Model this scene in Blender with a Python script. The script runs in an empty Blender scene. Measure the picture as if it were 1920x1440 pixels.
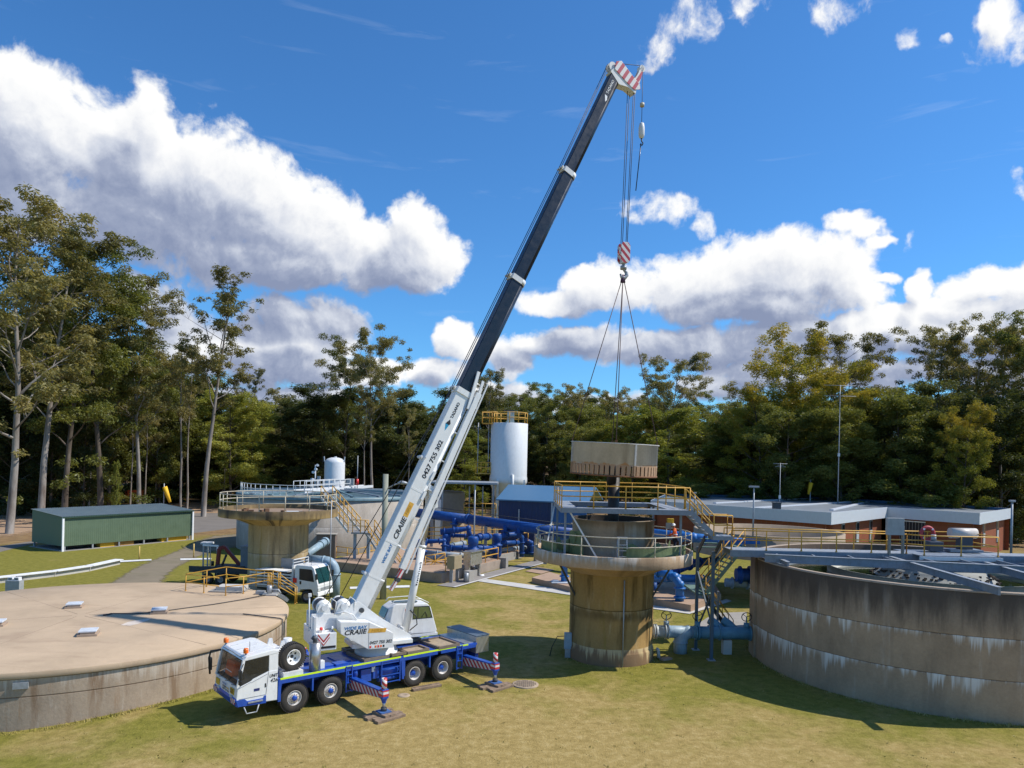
import bpy, bmesh, math, random
import numpy as np
from mathutils import Vector, Matrix, Euler
PI = math.pi
sc = bpy.context.scene
col = sc.collection
RNG = random.Random(7)

# ------------------------------------------------------------------ camera
CAM_H, FOC, ROLL, PX, PY = 11.2, 1371.0, 0.0225, 960.0, 861.6
cd = bpy.data.cameras.new('camera')
cam = bpy.data.objects.new('camera', cd)
col.objects.link(cam)
cd.sensor_width = 36.0
cd.lens = FOC / 1920.0 * 36.0
cd.shift_y = (PY - 720.0) / 1920.0
cd.clip_start, cd.clip_end = 0.5, 6000.0
cam.matrix_world = Matrix.Translation((0, 0, CAM_H)) @ Matrix.Rotation(PI / 2, 4, 'X') @ Matrix.Rotation(ROLL, 4, 'Z')
sc.camera = cam


def ray(x, y):
    u, v = x - PX, y - PY
    c, s = math.cos(ROLL), math.sin(ROLL)
    return (u * c + v * s) / FOC, (-u * s + v * c) / FOC


def G(x, y, z=0.0):
    """world point at height z that the photo shows at (x, y)"""
    a, b = ray(x, y)
    d = (CAM_H - z) / b
    return Vector((a * d, d, z))


def D(x, y, d):
    """world point at depth d that the photo shows at (x, y)"""
    a, b = ray(x, y)
    return Vector((a * d, d, CAM_H - b * d))


# ------------------------------------------------------------------ light
SUN_EL, SUN_AZ = math.radians(49.0), math.radians(86.0)      # azimuth from +Y towards +X
sun_dir = Vector((math.cos(SUN_EL) * math.sin(SUN_AZ), math.cos(SUN_EL) * math.cos(SUN_AZ), math.sin(SUN_EL)))
sl = bpy.data.lights.new('sun', 'SUN')
sl.energy = 4.6
sl.angle = math.radians(0.5)
sl.color = (1.0, 0.945, 0.86)
so = bpy.data.objects.new('sun', sl)
so.rotation_euler = sun_dir.to_track_quat('Z', 'Y').to_euler()
so.location = (60, 0, 60)
col.objects.link(so)
sc.view_settings.view_transform = 'Standard'
sc.view_settings.look = 'None'
sc.view_settings.exposure = 0.14
sc.view_settings.gamma = 1.0
sc.view_settings.use_curve_mapping = False
sc.cycles.max_bounces = 8
sc.cycles.transparent_max_bounces = 8
sc.cycles.use_denoising = True
try:
    sc.cycles.sample_clamp_indirect = 6.0
    sc.cycles.denoiser = 'OPENIMAGEDENOISE'
except Exception:
    pass


# ------------------------------------------------------------------ node shorthand
class NT:
    def __init__(self, tree):
        self.t = tree
        self.n = tree.nodes
        self.l = tree.links

    def new(self, typ, **kw):
        n = self.n.new(typ)
        for k, v in kw.items():
            setattr(n, k, v)
        return n

    def put(self, sock, v):
        if v is None:
            return
        if hasattr(v, 'is_output') or isinstance(v, bpy.types.NodeSocket):
            self.l.new(v, sock)
        else:
            if sock.type == 'RGBA' and len(v) == 3:
                v = (*v, 1.0)
            sock.default_value = v

    def math(self, op, a, b=None, c=None, clamp=False):
        n = self.new('ShaderNodeMath', operation=op, use_clamp=clamp)
        for i, v in enumerate((a, b, c)):
            if v is not None:
                self.put(n.inputs[i], v)
        return n.outputs[0]

    def vmath(self, op, a, b=None, c=None, out=0):
        n = self.new('ShaderNodeVectorMath', operation=op)
        for i, v in enumerate((a, b, c)):
            if v is not None:
                self.put(n.inputs[i], v)
        return n.outputs['Value'] if op in ('DOT_PRODUCT', 'LENGTH', 'DISTANCE') else n.outputs[0]

    def noise(self, vec, scale=5.0, detail=4.0, rough=0.55, dist=0.0, dim='3D', w=None, color=False):
        n = self.new('ShaderNodeTexNoise', noise_dimensions=dim)
        if vec is not None and dim != '1D':
            self.put(n.inputs['Vector'], vec)
        if w is not None:
            self.put(n.inputs['W'], w)
        n.inputs['Scale'].default_value = scale
        n.inputs['Detail'].default_value = detail
        n.inputs['Roughness'].default_value = rough
        n.inputs['Distortion'].default_value = dist
        return n.outputs['Color' if color else 'Fac']

    def ramp(self, fac, stops, interp='LINEAR'):
        n = self.new('ShaderNodeValToRGB')
        n.color_ramp.interpolation = interp
        e = n.color_ramp.elements
        while len(e) < len(stops):
            e.new(0.5)
        for k, (p, c) in enumerate(stops):
            e[k].position = p
            if not hasattr(c, '__len__'):
                c = (c, c, c)
            e[k].color = (*c, 1.0) if len(c) == 3 else c
        self.put(n.inputs[0], fac)
        return n.outputs[0]

    def mix(self, fac, a, b, mode='MIX'):
        n = self.new('ShaderNodeMix', data_type='RGBA', blend_type=mode)
        self.put(n.inputs[0], fac)
        self.put(n.inputs[6], a)
        self.put(n.inputs[7], b)
        return n.outputs[2]

    def mapr(self, v, a, b, c=0.0, d=1.0, smooth=False):
        n = self.new('ShaderNodeMapRange')
        n.interpolation_type = 'SMOOTHSTEP' if smooth else 'LINEAR'
        for i, x in enumerate((v, a, b, c, d)):
            self.put(n.inputs[i], x)
        return n.outputs[0]

    def sep(self, v):
        n = self.new('ShaderNodeSeparateXYZ')
        self.put(n.inputs[0], v)
        return n.outputs

    def comb(self, x=0.0, y=0.0, z=0.0):
        n = self.new('ShaderNodeCombineXYZ')
        for i, v in enumerate((x, y, z)):
            self.put(n.inputs[i], v)
        return n.outputs[0]

    def coord(self, which='Object'):
        return self.new('ShaderNodeTexCoord').outputs[which]


# ------------------------------------------------------------------ world: daylight sky with cumulus
def azel(px, py):
    a, b = ray(px, py)
    return math.atan(a), math.atan(-b / math.hypot(1.0, a))


BLOBS = [  # photo x, y, half width, half height
    (-60, 260, 150, 150), (20, 235, 110, 120), (100, 235, 120, 115), (165, 250, 100, 80), (250, 300, 150, 115), (285, 225, 60, 75),
    (370, 345, 130, 105), (455, 370, 130, 105), (540, 410, 120, 95), (615, 440, 100, 80), (690, 475, 105, 70), (785, 435, 62, 62),
    (810, 480, 58, 62), (740, 500, 110, 48), (230, 410, 260, 75), (450, 480, 190, 62), (560, 500, 150, 50), (40, 370, 190, 85),
    (560, 635, 105, 62), (625, 618, 56, 48), (490, 655, 85, 62), (320, 600, 60, 62), (380, 640, 80, 55), (560, 690, 120, 30), (250, 560, 60, 50),
    (1040, 568, 66, 26), (1100, 540, 66, 42), (1180, 530, 90, 52), (1280, 530, 120, 62), (1400, 520, 130, 72), (1500, 510, 110, 72),
    (1570, 500, 90, 66), (1600, 540, 60, 58), (1580, 425, 46, 22), (1625, 440, 34, 22), (1650, 458, 24, 14), (1420, 575, 200, 36),
    (1735, 535, 34, 40), (1830, 530, 62, 46), (1895, 545, 56, 50), (1800, 580, 120, 36), (1960, 560, 90, 80), (1690, 600, 90, 28), (1665, 520, 30, 12),
    (845, 640, 40, 34), (890, 660, 54, 28), (955, 675, 52, 30), (830, 702, 60, 24), (700, 700, 60, 24), (1000, 650, 70, 24), (1080, 640, 90, 28),
    (1190, 655, 110, 32), (1330, 650, 130, 36), (1480, 640, 140, 42), (1620, 635, 120, 40), (1760, 640, 120, 40), (1900, 640, 120, 40),
    (925, 738, 80, 22), (1000, 752, 50, 14), (1330, 722, 80, 24), (1440, 700, 120, 28), (1560, 705, 100, 28), (1700, 700, 120, 30), (1900, 710, 120, 36), (1100, 755, 90, 18), (430, 735, 90, 20), (560, 745, 110, 22),
    (1150, 25, 24, 30), (1285, 40, 46, 34), (1240, 80, 40, 26), (1225, 112, 26, 14), (1410, 12, 34, 30), (1555, 18, 34, 24), (1620, 12, 42, 22),
    (1692, 70, 20, 15), (1767, 80, 12, 8), (1885, 45, 62, 56), (1845, 90, 40, 22), (1960, 60, 80, 60), (1225, 378, 40, 20), (1270, 382, 28, 20), (1315, 420, 16, 14),
    (1695, 458, 10, 24), (1930, 345, 14, 18), (1200, 395, 30, 14), (1240, 455, 14, 10),
]

world = bpy.data.worlds.new('World')
sc.world = world
world.use_nodes = True
W = NT(world.node_tree)
W.n.clear()


def is_wisp(x, y, ry):
    return y < 130 or (1180 < x < 1330 and 360 < y < 470) or (x > 1660 and ry < 26 and y < 470)


def cloud_group(fine=True):
    g = bpy.data.node_groups.new('cloud_density', 'ShaderNodeTree')
    g.interface.new_socket('P', in_out='INPUT', socket_type='NodeSocketVector')
    g.interface.new_socket('D', in_out='OUTPUT', socket_type='NodeSocketFloat')
    q = NT(g)
    gi, go = q.new('NodeGroupInput'), q.new('NodeGroupOutput')
    P = gi.outputs[0]
    warp = q.noise(P, 8.0, 5.0 if fine else 2.0, 0.6, color=True)
    warp = q.vmath('SUBTRACT', warp, (0.5, 0.5, 0.5))
    Pw = q.vmath('MULTIPLY_ADD', warp, (0.085, 0.060, 0.0), P)
    acc = None
    for (x, y, rx, ry) in BLOBS:
        if not fine and ry < 24:
            continue
        az, el = azel(x, y)
        ca = math.cos(az)
        gf = 1.0 if y <= 130 else (1.10 if y < 600 else 1.28)
        sx, sy = FOC / (rx * gf) / (ca * ca), FOC / (ry * gf) / ca
        v = q.vmath('MULTIPLY_ADD', Pw, (sx, sy, 0.0), (-az * sx, -el * sy, 0.0))
        d2 = q.vmath('DOT_PRODUCT', v, v)
        if is_wisp(x, y, ry):
            amp = 0.20 if ry < 50 else 0.7
        elif y < 420:
            amp = min(1.0, 0.26 + ry / 58.0)
        else:
            amp = min(1.05, 0.55 + ry / 70.0)
        d = q.math('MULTIPLY_ADD', d2, -amp, amp)
        acc = d if acc is None else q.math('SMOOTH_MAX', acc, d, 0.25)
    # the sky outside the frame goes on with the same broken cumulus
    s = q.sep(P)
    far = q.noise(q.vmath('MULTIPLY', P, (1.0, 1.9, 1.0)), 2.6, 3.0, 0.55)
    gen = q.mapr(far, 0.50, 0.74, -0.5, 0.9)
    outside = q.mapr(q.math('ABSOLUTE', s[0]), 0.66, 0.86, 0.0, 1.0, True)
    above = q.mapr(s[1], 0.56, 0.72, 0.0, 1.0, True)
    om = q.math('MAXIMUM', outside, above)
    acc = q.math('MULTIPLY_ADD', q.math('SUBTRACT', gen, acc), om, acc)
    if fine:
        n1 = q.noise(P, 14.0, 9.0, 0.58, 0.3)
        n2 = q.noise(q.vmath('MULTIPLY', Pw, (1.0, 0.8, 1.0)), 44.0, 6.0, 0.62)
        det = q.math('ADD', q.math('MULTIPLY', q.math('SUBTRACT', n1, 0.5), 2.1), q.math('MULTIPLY', q.math('SUBTRACT', n2, 0.5), 0.85))
    else:
        n1 = q.noise(P, 14.0, 1.0, 0.5, 0.3)
        det = q.math('MULTIPLY', q.math('SUBTRACT', n1, 0.5), 1.2)
    out = q.math('ADD', acc, det)
    q.put(go.inputs[0], out)
    return g


def build_world():
    geo = W.new('ShaderNodeNewGeometry')
    v = W.vmath('SCALE', geo.outputs['Incoming'], None)
    v.node.inputs['Scale'].default_value = -1.0
    s = W.sep(v)
    az = W.math('ARCTAN2', s[0], s[1])
    hor = W.math('SQRT', W.math('ADD', W.math('MULTIPLY', s[0], s[0]), W.math('MULTIPLY', s[1], s[1])))
    el = W.math('ARCTAN2', s[2], hor)
    P = W.comb(az, el, 0.0)
    grp = cloud_group(True)
    grs = cloud_group(False)

    def dens(off, g=None):
        n = W.new('ShaderNodeGroup')
        n.node_tree = g or grp
        W.put(n.inputs[0], W.vmath('ADD', P, (off[0], off[1], 0.0)) if off else P)
        return n.outputs[0]
    d0 = dens(None)
    d1 = dens((0.006, 0.011))
    s1 = dens((0.014, 0.030), grs)
    s2 = dens((0.036, 0.072), grs)
    alpha = W.mapr(d0, 0.0, 0.55, 0.0, 1.0, True)
    tau = W.math('ADD', W.math('MULTIPLY', W.math('MAXIMUM', s1, 0.0), 0.42), W.math('MULTIPLY', W.math('MAXIMUM', s2, 0.0), 1.0))
    lit = W.math('EXPONENT', W.math('MULTIPLY', tau, -1.5))
    relief = W.math('MULTIPLY', W.math('SUBTRACT', d0, d1), 0.42)
    lit = W.math('ADD', lit, relief, clamp=True)
    cloud = W.ramp(lit, [(0.0, (0.27, 0.325, 0.485)), (0.20, (0.38, 0.435, 0.585)), (0.45, (0.66, 0.705, 0.81)), (0.78, (0.97, 0.98, 1.0)), (1.0, (1.06, 1.06, 1.05))])
    cloud = W.vmath('SCALE', cloud, None)
    cloud.node.inputs['Scale'].default_value = 7.7
    # faint high cirrus
    cir = W.noise(W.vmath('MULTIPLY', P, (3.0, 22.0, 1.0)), 1.6, 5.0, 0.6, 0.6)
    cirm = W.math('MULTIPLY', W.mapr(cir, 0.60, 0.85, 0.0, 0.16), W.mapr(el, 0.05, 0.35, 0.3, 1.0))
    sky = W.new('ShaderNodeTexSky', sky_type='NISHITA')
    sky.sun_disc = False
    sky.sun_elevation = SUN_EL
    sky.sun_rotation = SUN_AZ
    sky.altitude = 100.0
    sky.air_density = 1.0
    sky.dust_density = 0.25
    sky.ozone_density = 2.2
    skc = W.mix(1.0, sky.outputs[0], (0.43, 0.89, 1.30), 'MULTIPLY')
    skc = W.mix(cirm, skc, (7.0, 7.6, 8.6))
    colr = W.mix(alpha, skc, cloud)
    bg = W.new('ShaderNodeBackground')
    W.put(bg.inputs[0], colr)
    bg.inputs[1].default_value = 0.114
    out = W.new('ShaderNodeOutputWorld')
    W.l.new(bg.outputs[0], out.inputs[0])


build_world()
world.cycles.sampling_method = 'MANUAL'
world.cycles.sample_map_resolution = 512


# ------------------------------------------------------------------ objects: things, parts, geometry
def tag(o, label=None, cat=None, group=None, kind=None):
    if label:
        o['label'] = label
    if cat:
        o['category'] = cat
    if group:
        o['group'] = group
    if kind:
        o['kind'] = kind
    return o


def thing(name, label, cat, loc=(0, 0, 0), rz=0.0, group=None):
    o = bpy.data.objects.new(name, None)
    o.empty_display_size = 0.3
    col.objects.link(o)
    o.matrix_world = Matrix.Translation(loc) @ Matrix.Rotation(rz, 4, 'Z')
    return tag(o, label, cat, group)


def frame_of(u, v):
    w = u.cross(v)
    return w


class MB:
    """collects shapes in one bmesh"""

    def __init__(self):
        self.b = bmesh.new()

    def poly(self, pts, mi=0):
        f = self.b.faces.new([self.b.verts.new(p) for p in pts])
        f.material_index = mi
        return f

    def box(self, c, s, rz=0.0, M=None, mi=0):
        m = Matrix.Translation(c) @ Matrix.Rotation(rz, 4, 'Z')
        if M is not None:
            m = M @ m
        x, y, z = s[0] / 2, s[1] / 2, s[2] / 2
        v = [self.b.verts.new(m @ Vector(p)) for p in ((-x, -y, -z), (x, -y, -z), (x, y, -z), (-x, y, -z), (-x, -y, z), (x, -y, z), (x, y, z), (-x, y, z))]
        for q in ((3, 2, 1, 0), (4, 5, 6, 7), (0, 1, 5, 4), (1, 2, 6, 5), (2, 3, 7, 6), (3, 0, 4, 7)):
            self.b.faces.new([v[k] for k in q]).material_index = mi
        return self

    def bar(self, p, q, w, h=None, up=(0, 0, 1), mi=0):
        """rectangular bar from p to q, w across, h along 'up'"""
        p, q = Vector(p), Vector(q)
        h = w if h is None else h
        d = (q - p).normalized()
        up = Vector(up)
        if abs(d.dot(up)) > 0.98:
            up = Vector((1, 0, 0))
        r = d.cross(up).normalized()
        n = r.cross(d).normalized()
        a = [p + r * sx * w / 2 + n * sz * h / 2 for sx, sz in ((-1, -1), (1, -1), (1, 1), (-1, 1))]
        e = [x + (q - p) for x in a]
        va, ve = [self.b.verts.new(x) for x in a], [self.b.verts.new(x) for x in e]
        self.b.faces.new(va[::-1]).material_index = mi
        self.b.faces.new(ve).material_index = mi
        for k in range(4):
            self.b.faces.new((va[k], va[(k + 1) % 4], ve[(k + 1) % 4], ve[k])).material_index = mi
        return self

    def tube(self, pts, r, n=8, caps=True, closed=False, mi=0):
        pts = [Vector(p) for p in pts]
        rr = r if hasattr(r, '__len__') else [r] * len(pts)
        rings = []
        prev = None
        m = len(pts)
        for k, p in enumerate(pts):
            if closed:
                d = (pts[(k + 1) % m] - pts[k - 1]).normalized()
            elif k == 0:
                d = (pts[1] - p).normalized()
            elif k == m - 1:
                d = (p - pts[k - 1]).normalized()
            else:
                d = ((pts[k + 1] - p).normalized() + (p - pts[k - 1]).normalized())
                d = d.normalized() if d.length > 1e-6 else (pts[k + 1] - p).normalized()
            if prev is None:
                a = Vector((0, 0, 1)) if abs(d.z) < 0.9 else Vector((1, 0, 0))
                u = d.cross(a).normalized()
            else:
                u = (prev - d * prev.dot(d))
                u = u.normalized() if u.length > 1e-6 else d.orthogonal().normalized()
            prev = u
            w = d.cross(u)
            rings.append([self.b.verts.new(p + (u * math.cos(2 * PI * j / n) + w * math.sin(2 * PI * j / n)) * rr[k]) for j in range(n)])
        for k in range(m if closed else m - 1):
            A, B = rings[k], rings[(k + 1) % m]
            for j in range(n):
                f = self.b.faces.new((A[j], A[(j + 1) % n], B[(j + 1) % n], B[j]))
                f.smooth = True
                f.material_index = mi
        if caps and not closed:
            self.b.faces.new(rings[0][::-1]).material_index = mi
            self.b.faces.new(rings[-1]).material_index = mi
        return self

    def lathe(self, prof, n=48, M=None, mi=0, smooth=True, a0=0.0, a1=2 * PI):
        """prof: (radius, z) list turned about z"""
        M = M or Matrix()
        full = abs(a1 - a0 - 2 * PI) < 1e-6
        cols = []
        for j in range(n if full else n + 1):
            a = a0 + (a1 - a0) * j / n
            cols.append([self.b.verts.new(M @ Vector((r * math.cos(a), r * math.sin(a), z))) for r, z in prof])
        nn = n
        for j in range(nn):
            A, B = cols[j], cols[(j + 1) % len(cols)]
            for k in range(len(prof) - 1):
                f = self.b.faces.new((A[k], B[k], B[k + 1], A[k + 1]))
                f.smooth = smooth
                f.material_index = mi
        return self

    def disc(self, c, r, n=24, M=None, mi=0):
        M = M or Matrix()
        vs = [self.b.verts.new(M @ (Vector(c) + Vector((r * math.cos(2 * PI * j / n), r * math.sin(2 * PI * j / n), 0)))) for j in range(n)]
        self.b.faces.new(vs).material_index = mi
        return self

    def prism(self, outline, y0, y1, M=None, mi=0):
        """outline in (x, z), extruded along y"""
        M = M or Matrix()
        a = [self.b.verts.new(M @ Vector((x, y0, z))) for x, z in outline]
        c = [self.b.verts.new(M @ Vector((x, y1, z))) for x, z in outline]
        k = len(outline)
        self.b.faces.new(a).material_index = mi
        self.b.faces.new(c[::-1]).material_index = mi
        for j in range(k):
            self.b.faces.new((a[j], c[j], c[(j + 1) % k], a[(j + 1) % k])).material_index = mi
        return self

    def obj(self, name, mat, parent=None, world=False, bevel=0.0, M=None, merge=True):
        b = self.b
        if M is not None:
            bmesh.ops.transform(b, matrix=M, verts=b.verts)
        if world and parent is not None:
            bmesh.ops.transform(b, matrix=parent.matrix_world.inverted(), verts=b.verts)
        if merge:
            bmesh.ops.remove_doubles(b, verts=b.verts, dist=1e-4)
        bmesh.ops.recalc_face_normals(b, faces=b.faces)
        if bevel > 0:
            ed = [e for e in b.edges if len(e.link_faces) == 2 and e.calc_face_angle(0) > 0.5]
            bmesh.ops.bevel(b, geom=ed, offset=bevel, segments=2, profile=0.6, affect='EDGES', clamp_overlap=True)
        me = bpy.data.meshes.new(name)
        b.to_mesh(me)
        b.free()
        for m in (mat if isinstance(mat, (list, tuple)) else [mat]):
            me.materials.append(m)
        o = bpy.data.objects.new(name, me)
        col.objects.link(o)
        if parent is not None:
            o.parent = parent
            o.matrix_parent_inverse = Matrix()
        return o


def inst(src, parent, loc=(0, 0, 0), rot=(0, 0, 0), scale=(1, 1, 1), world=False):
    """another piece sharing src's mesh"""
    o = src.copy()
    col.objects.link(o)
    o.parent = parent
    m = Matrix.LocRotScale(Vector(loc), Euler(rot), Vector(scale))
    if world and parent is not None:
        m = parent.matrix_world.inverted() @ m
    o.matrix_local = m
    return o


def copy_tree(o, parent=None):
    c = o.copy()
    col.objects.link(c)
    if parent is not None:
        c.parent = parent
        c.matrix_local = o.matrix_local.copy()
    for ch in list(o.children):
        copy_tree(ch, c)
    return c


# ------------------------------------------------------------------ materials
MATS = {}


def bsdf(name, rough=0.6, metal=0.0, spec=0.5):
    m = bpy.data.materials.new(name)
    m.use_nodes = True
    q = NT(m.node_tree)
    p = q.n['Principled BSDF']
    p.inputs['Roughness'].default_value = rough
    p.inputs['Metallic'].default_value = metal
    p.inputs['Specular IOR Level'].default_value = spec
    return m, q, p


def paint(name, rgb, rough=0.45, metal=0.0, var=0.12, scale=3.0, dirt=None, dirt_amt=0.35, bump=0.0, spec=0.5, coat=0.0):
    """painted / plain surface with slight mottling and optional grime"""
    if name in MATS:
        return MATS[name]
    m, q, p = bsdf(name, rough, metal, spec)
    c = q.coord('Object')
    n = q.noise(c, scale, 5.0, 0.6)
    lo = tuple(x * (1 - var) for x in rgb)
    hi = tuple(min(1, x * (1 + var)) for x in rgb)
    base = q.ramp(n, [(0.3, lo), (0.7, hi)])
    if dirt:
        n2 = q.noise(q.vmath('MULTIPLY', c, (1.6, 1.6, 0.35)), scale * 1.3, 6.0, 0.65)
        base = q.mix(q.mapr(n2, 0.5, 0.75, 0.0, dirt_amt), base, dirt)
    q.put(p.inputs['Base Color'], base)
    r = q.mapr(n, 0.3, 0.7, max(0.05, rough - 0.08), min(1, rough + 0.1))
    q.put(p.inputs['Roughness'], r)
    if coat:
        p.inputs['Coat Weight'].default_value = coat
        p.inputs['Coat Roughness'].default_value = 0.12
    if bump:
        bn = q.new('ShaderNodeBump')
        bn.inputs['Strength'].default_value = bump
        bn.inputs['Distance'].default_value = 0.02
        q.put(bn.inputs['Height'], q.noise(c, scale * 12, 4.0, 0.6))
        q.l.new(bn.outputs[0], p.inputs['Normal'])
    MATS[name] = m
    return m


def concrete(name, base, dark, light=(0.62, 0.58, 0.52), streak=0.5, joints=(), drips=(), top=None, bottom=None, sc_=1.0, rough=0.88, panel=0, rust=None, R=5.0, band=None):
    """cast concrete on a round wall: vertical streaks by angle, pour joints, lime drips below joints"""
    m, q, p = bsdf(name, rough, 0, 0.3)
    c = q.coord('Object')
    s = q.sep(c)
    ang = q.math('ARCTAN2', s[1], s[0])
    rad = q.math('SQRT', q.math('ADD', q.math('MULTIPLY', s[0], s[0]), q.math('MULTIPLY', s[1], s[1])))
    cyl = q.comb(q.math('COSINE', ang), q.math('SINE', ang), 0.0)
    z = s[2]
    n = q.noise(q.vmath('MULTIPLY', c, (1.0, 1.0, 0.7)), 0.7, 8.0, 0.64)
    bcol = q.ramp(n, [(0.30, tuple(x * 0.74 for x in base)), (0.5, base), (0.72, tuple(min(1, x * 1.22) for x in base))])
    fine = q.noise(c, 9.0, 6.0, 0.7)
    bcol = q.mix(0.28, bcol, q.ramp(fine, [(0.3, tuple(x * 0.6 for x in base)), (0.7, tuple(min(1, x * 1.3) for x in base))]))
    # vertical streaks
    vs = q.vmath('ADD', q.vmath('MULTIPLY', cyl, (R, R, 0.0)), q.comb(0.0, 0.0, q.math('MULTIPLY', z, 0.13)))
    st = q.noise(vs, 0.55 * sc_, 7.0, 0.62)
    st2 = q.noise(vs, 1.9 * sc_, 5.0, 0.62)
    bcol = q.mix(q.math('MULTIPLY', q.mapr(st, 0.50, 0.68, 0.0, 1.0, True), streak), bcol, dark)
    bcol = q.mix(q.math('MULTIPLY', q.mapr(st2, 0.56, 0.70, 0.0, 1.0, True), streak * 0.45), bcol, light)
    if rust:
        bcol = q.mix(q.math('MULTIPLY', q.mapr(st, 0.30, 0.40, 0.8, 0.0, True), 0.8), bcol, rust)
    wob = q.math('MULTIPLY', q.math('SUBTRACT', q.noise(vs, 1.1 * sc_, 6.0, 0.7), 0.5), 1.7)
    if top:      # (z, depth, colour, amount): dark growth creeping down from the rim
        t = q.math('DIVIDE', q.math('SUBTRACT', top[0], z), top[1])
        t = q.math('ADD', t, wob)
        bcol = q.mix(q.mapr(t, 0.15, 1.0, top[3], 0.0, True), bcol, top[2])
    if band:     # (z, half width, colour, amount): stained belt at one height
        t = q.math('ABSOLUTE', q.math('SUBTRACT', q.math('ADD', z, q.math('MULTIPLY', wob, 0.3)), band[0]))
        bcol = q.mix(q.math('MULTIPLY', q.mapr(t, 0.1 * band[1], band[1], band[3], 0.0, True), q.mapr(n, 0.35, 0.6, 0.25, 1.0)), bcol, band[2])
    if bottom:   # (z, colour, amount): a different band at the foot, ragged edge
        t = q.math('ADD', q.math('SUBTRACT', bottom[0], z), q.math('MULTIPLY', wob, 0.35))
        bcol = q.mix(q.mapr(t, -0.03, 0.05, 0.0, bottom[2]), bcol, bottom[1])
    hb = None
    for jz in joints:
        d = q.math('ABSOLUTE', q.math('SUBTRACT', z, jz))
        k = q.mapr(d, 0.008, 0.035, 0.75, 0.0)
        bcol = q.mix(k, bcol, tuple(x * 0.45 for x in dark))
        hb = k if hb is None else q.math('MAXIMUM', hb, k)
    for (jz, ln, amt, seed) in drips:
        v2 = q.vmath('MULTIPLY_ADD', cyl, (R, R, 0.0), (seed, seed * 1.7, seed))
        l1 = q.noise(v2, 2.4, 4.0, 0.75)
        big = q.noise(v2, 0.28, 2.0, 0.5)
        ll = q.math('MULTIPLY', q.mapr(l1, 0.36, 0.68, 0.0, 1.0), q.mapr(big, 0.38, 0.58, 0.3, 1.0))
        t = q.math('SUBTRACT', jz, z)
        thin = q.mapr(q.noise(v2, 7.5, 3.0, 0.6), 0.32, 0.56, 0.2, 1.0)
        fade = q.mapr(t, 0.0, ln, 1.0, 0.3)
        on = q.math('MULTIPLY', q.math('GREATER_THAN', t, 0.0), q.mapr(q.math('SUBTRACT', q.math('MULTIPLY', ll, ln), t), 0.0, 0.35 * ln, 0.0, amt * 1.5, True))
        on = q.math('MULTIPLY', on, q.math('MULTIPLY', thin, fade))
        bcol = q.mix(on, bcol, light)
    q.put(p.inputs['Base Color'], bcol)
    bn = q.new('ShaderNodeBump')
    bn.inputs['Strength'].default_value = 0.5
    bn.inputs['Distance'].default_value = 0.02
    hgt = fine
    if hb is not None:
        hgt = q.math('SUBTRACT', hgt, q.math('MULTIPLY', hb, 1.5))
    q.put(bn.inputs['Height'], hgt)
    q.l.new(bn.outputs[0], p.inputs['Normal'])
    return m


def slab_mat(name, base, scale=0.4, stains=(0.16, 0.11, 0.08), amt=0.45, rough=0.9):
    m, q, p = bsdf(name, rough, 0, 0.25)
    c = q.coord('Object')
    n = q.noise(c, scale, 7.0, 0.62, 0.4)
    b = q.ramp(n, [(0.3, tuple(x * 0.84 for x in base)), (0.52, base), (0.75, tuple(min(1, x * 1.14) for x in base))])
    n2 = q.noise(q.vmath('MULTIPLY', c, (0.5, 1.4, 1.0)), scale * 1.4, 8.0, 0.66, 0.8)
    b = q.mix(q.mapr(n2, 0.54, 0.72, 0.0, amt), b, stains)
    n3 = q.noise(c, 14.0, 5.0, 0.7)
    b = q.mix(q.mapr(n3, 0.35, 0.7, 0.22, 0.0), b, tuple(x * 0.6 for x in base))
    q.put(p.inputs['Base Color'], b)
    bn = q.new('ShaderNodeBump')
    bn.inputs['Strength'].default_value = 0.3
    bn.inputs['Distance'].default_value = 0.01
    q.put(bn.inputs['Height'], n3)
    q.l.new(bn.outputs[0], p.inputs['Normal'])
    return m


def glass_mat(name, rgb=(0.02, 0.035, 0.04), alpha=0.55, rough=0.04):
    m, q, p = bsdf(name, rough, 0, 0.9)
    p.inputs['Base Color'].default_value = (*rgb, 1)
    p.inputs['Alpha'].default_value = alpha
    MATS[name] = m
    return m


def chevron(name, c1, c2, per=0.25, axis=(1.0, 0.0, 1.0), rough=0.45):
    """reflective warning stripes, flat print"""
    if name in MATS:
        return MATS[name]
    m, q, p = bsdf(name, rough)
    c = q.coord('Object')
    d = q.vmath('DOT_PRODUCT', c, tuple(a / per for a in axis))
    f = q.math('FRACT', d)
    k = q.math('GREATER_THAN', f, 0.5)
    n = q.noise(c, 20.0, 4.0, 0.6)
    b = q.mix(k, c1, c2)
    b = q.mix(q.mapr(n, 0.45, 0.8, 0.0, 0.4), b, (0.25, 0.2, 0.17))
    q.put(p.inputs['Base Color'], b)
    MATS[name] = m
    return m


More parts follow.
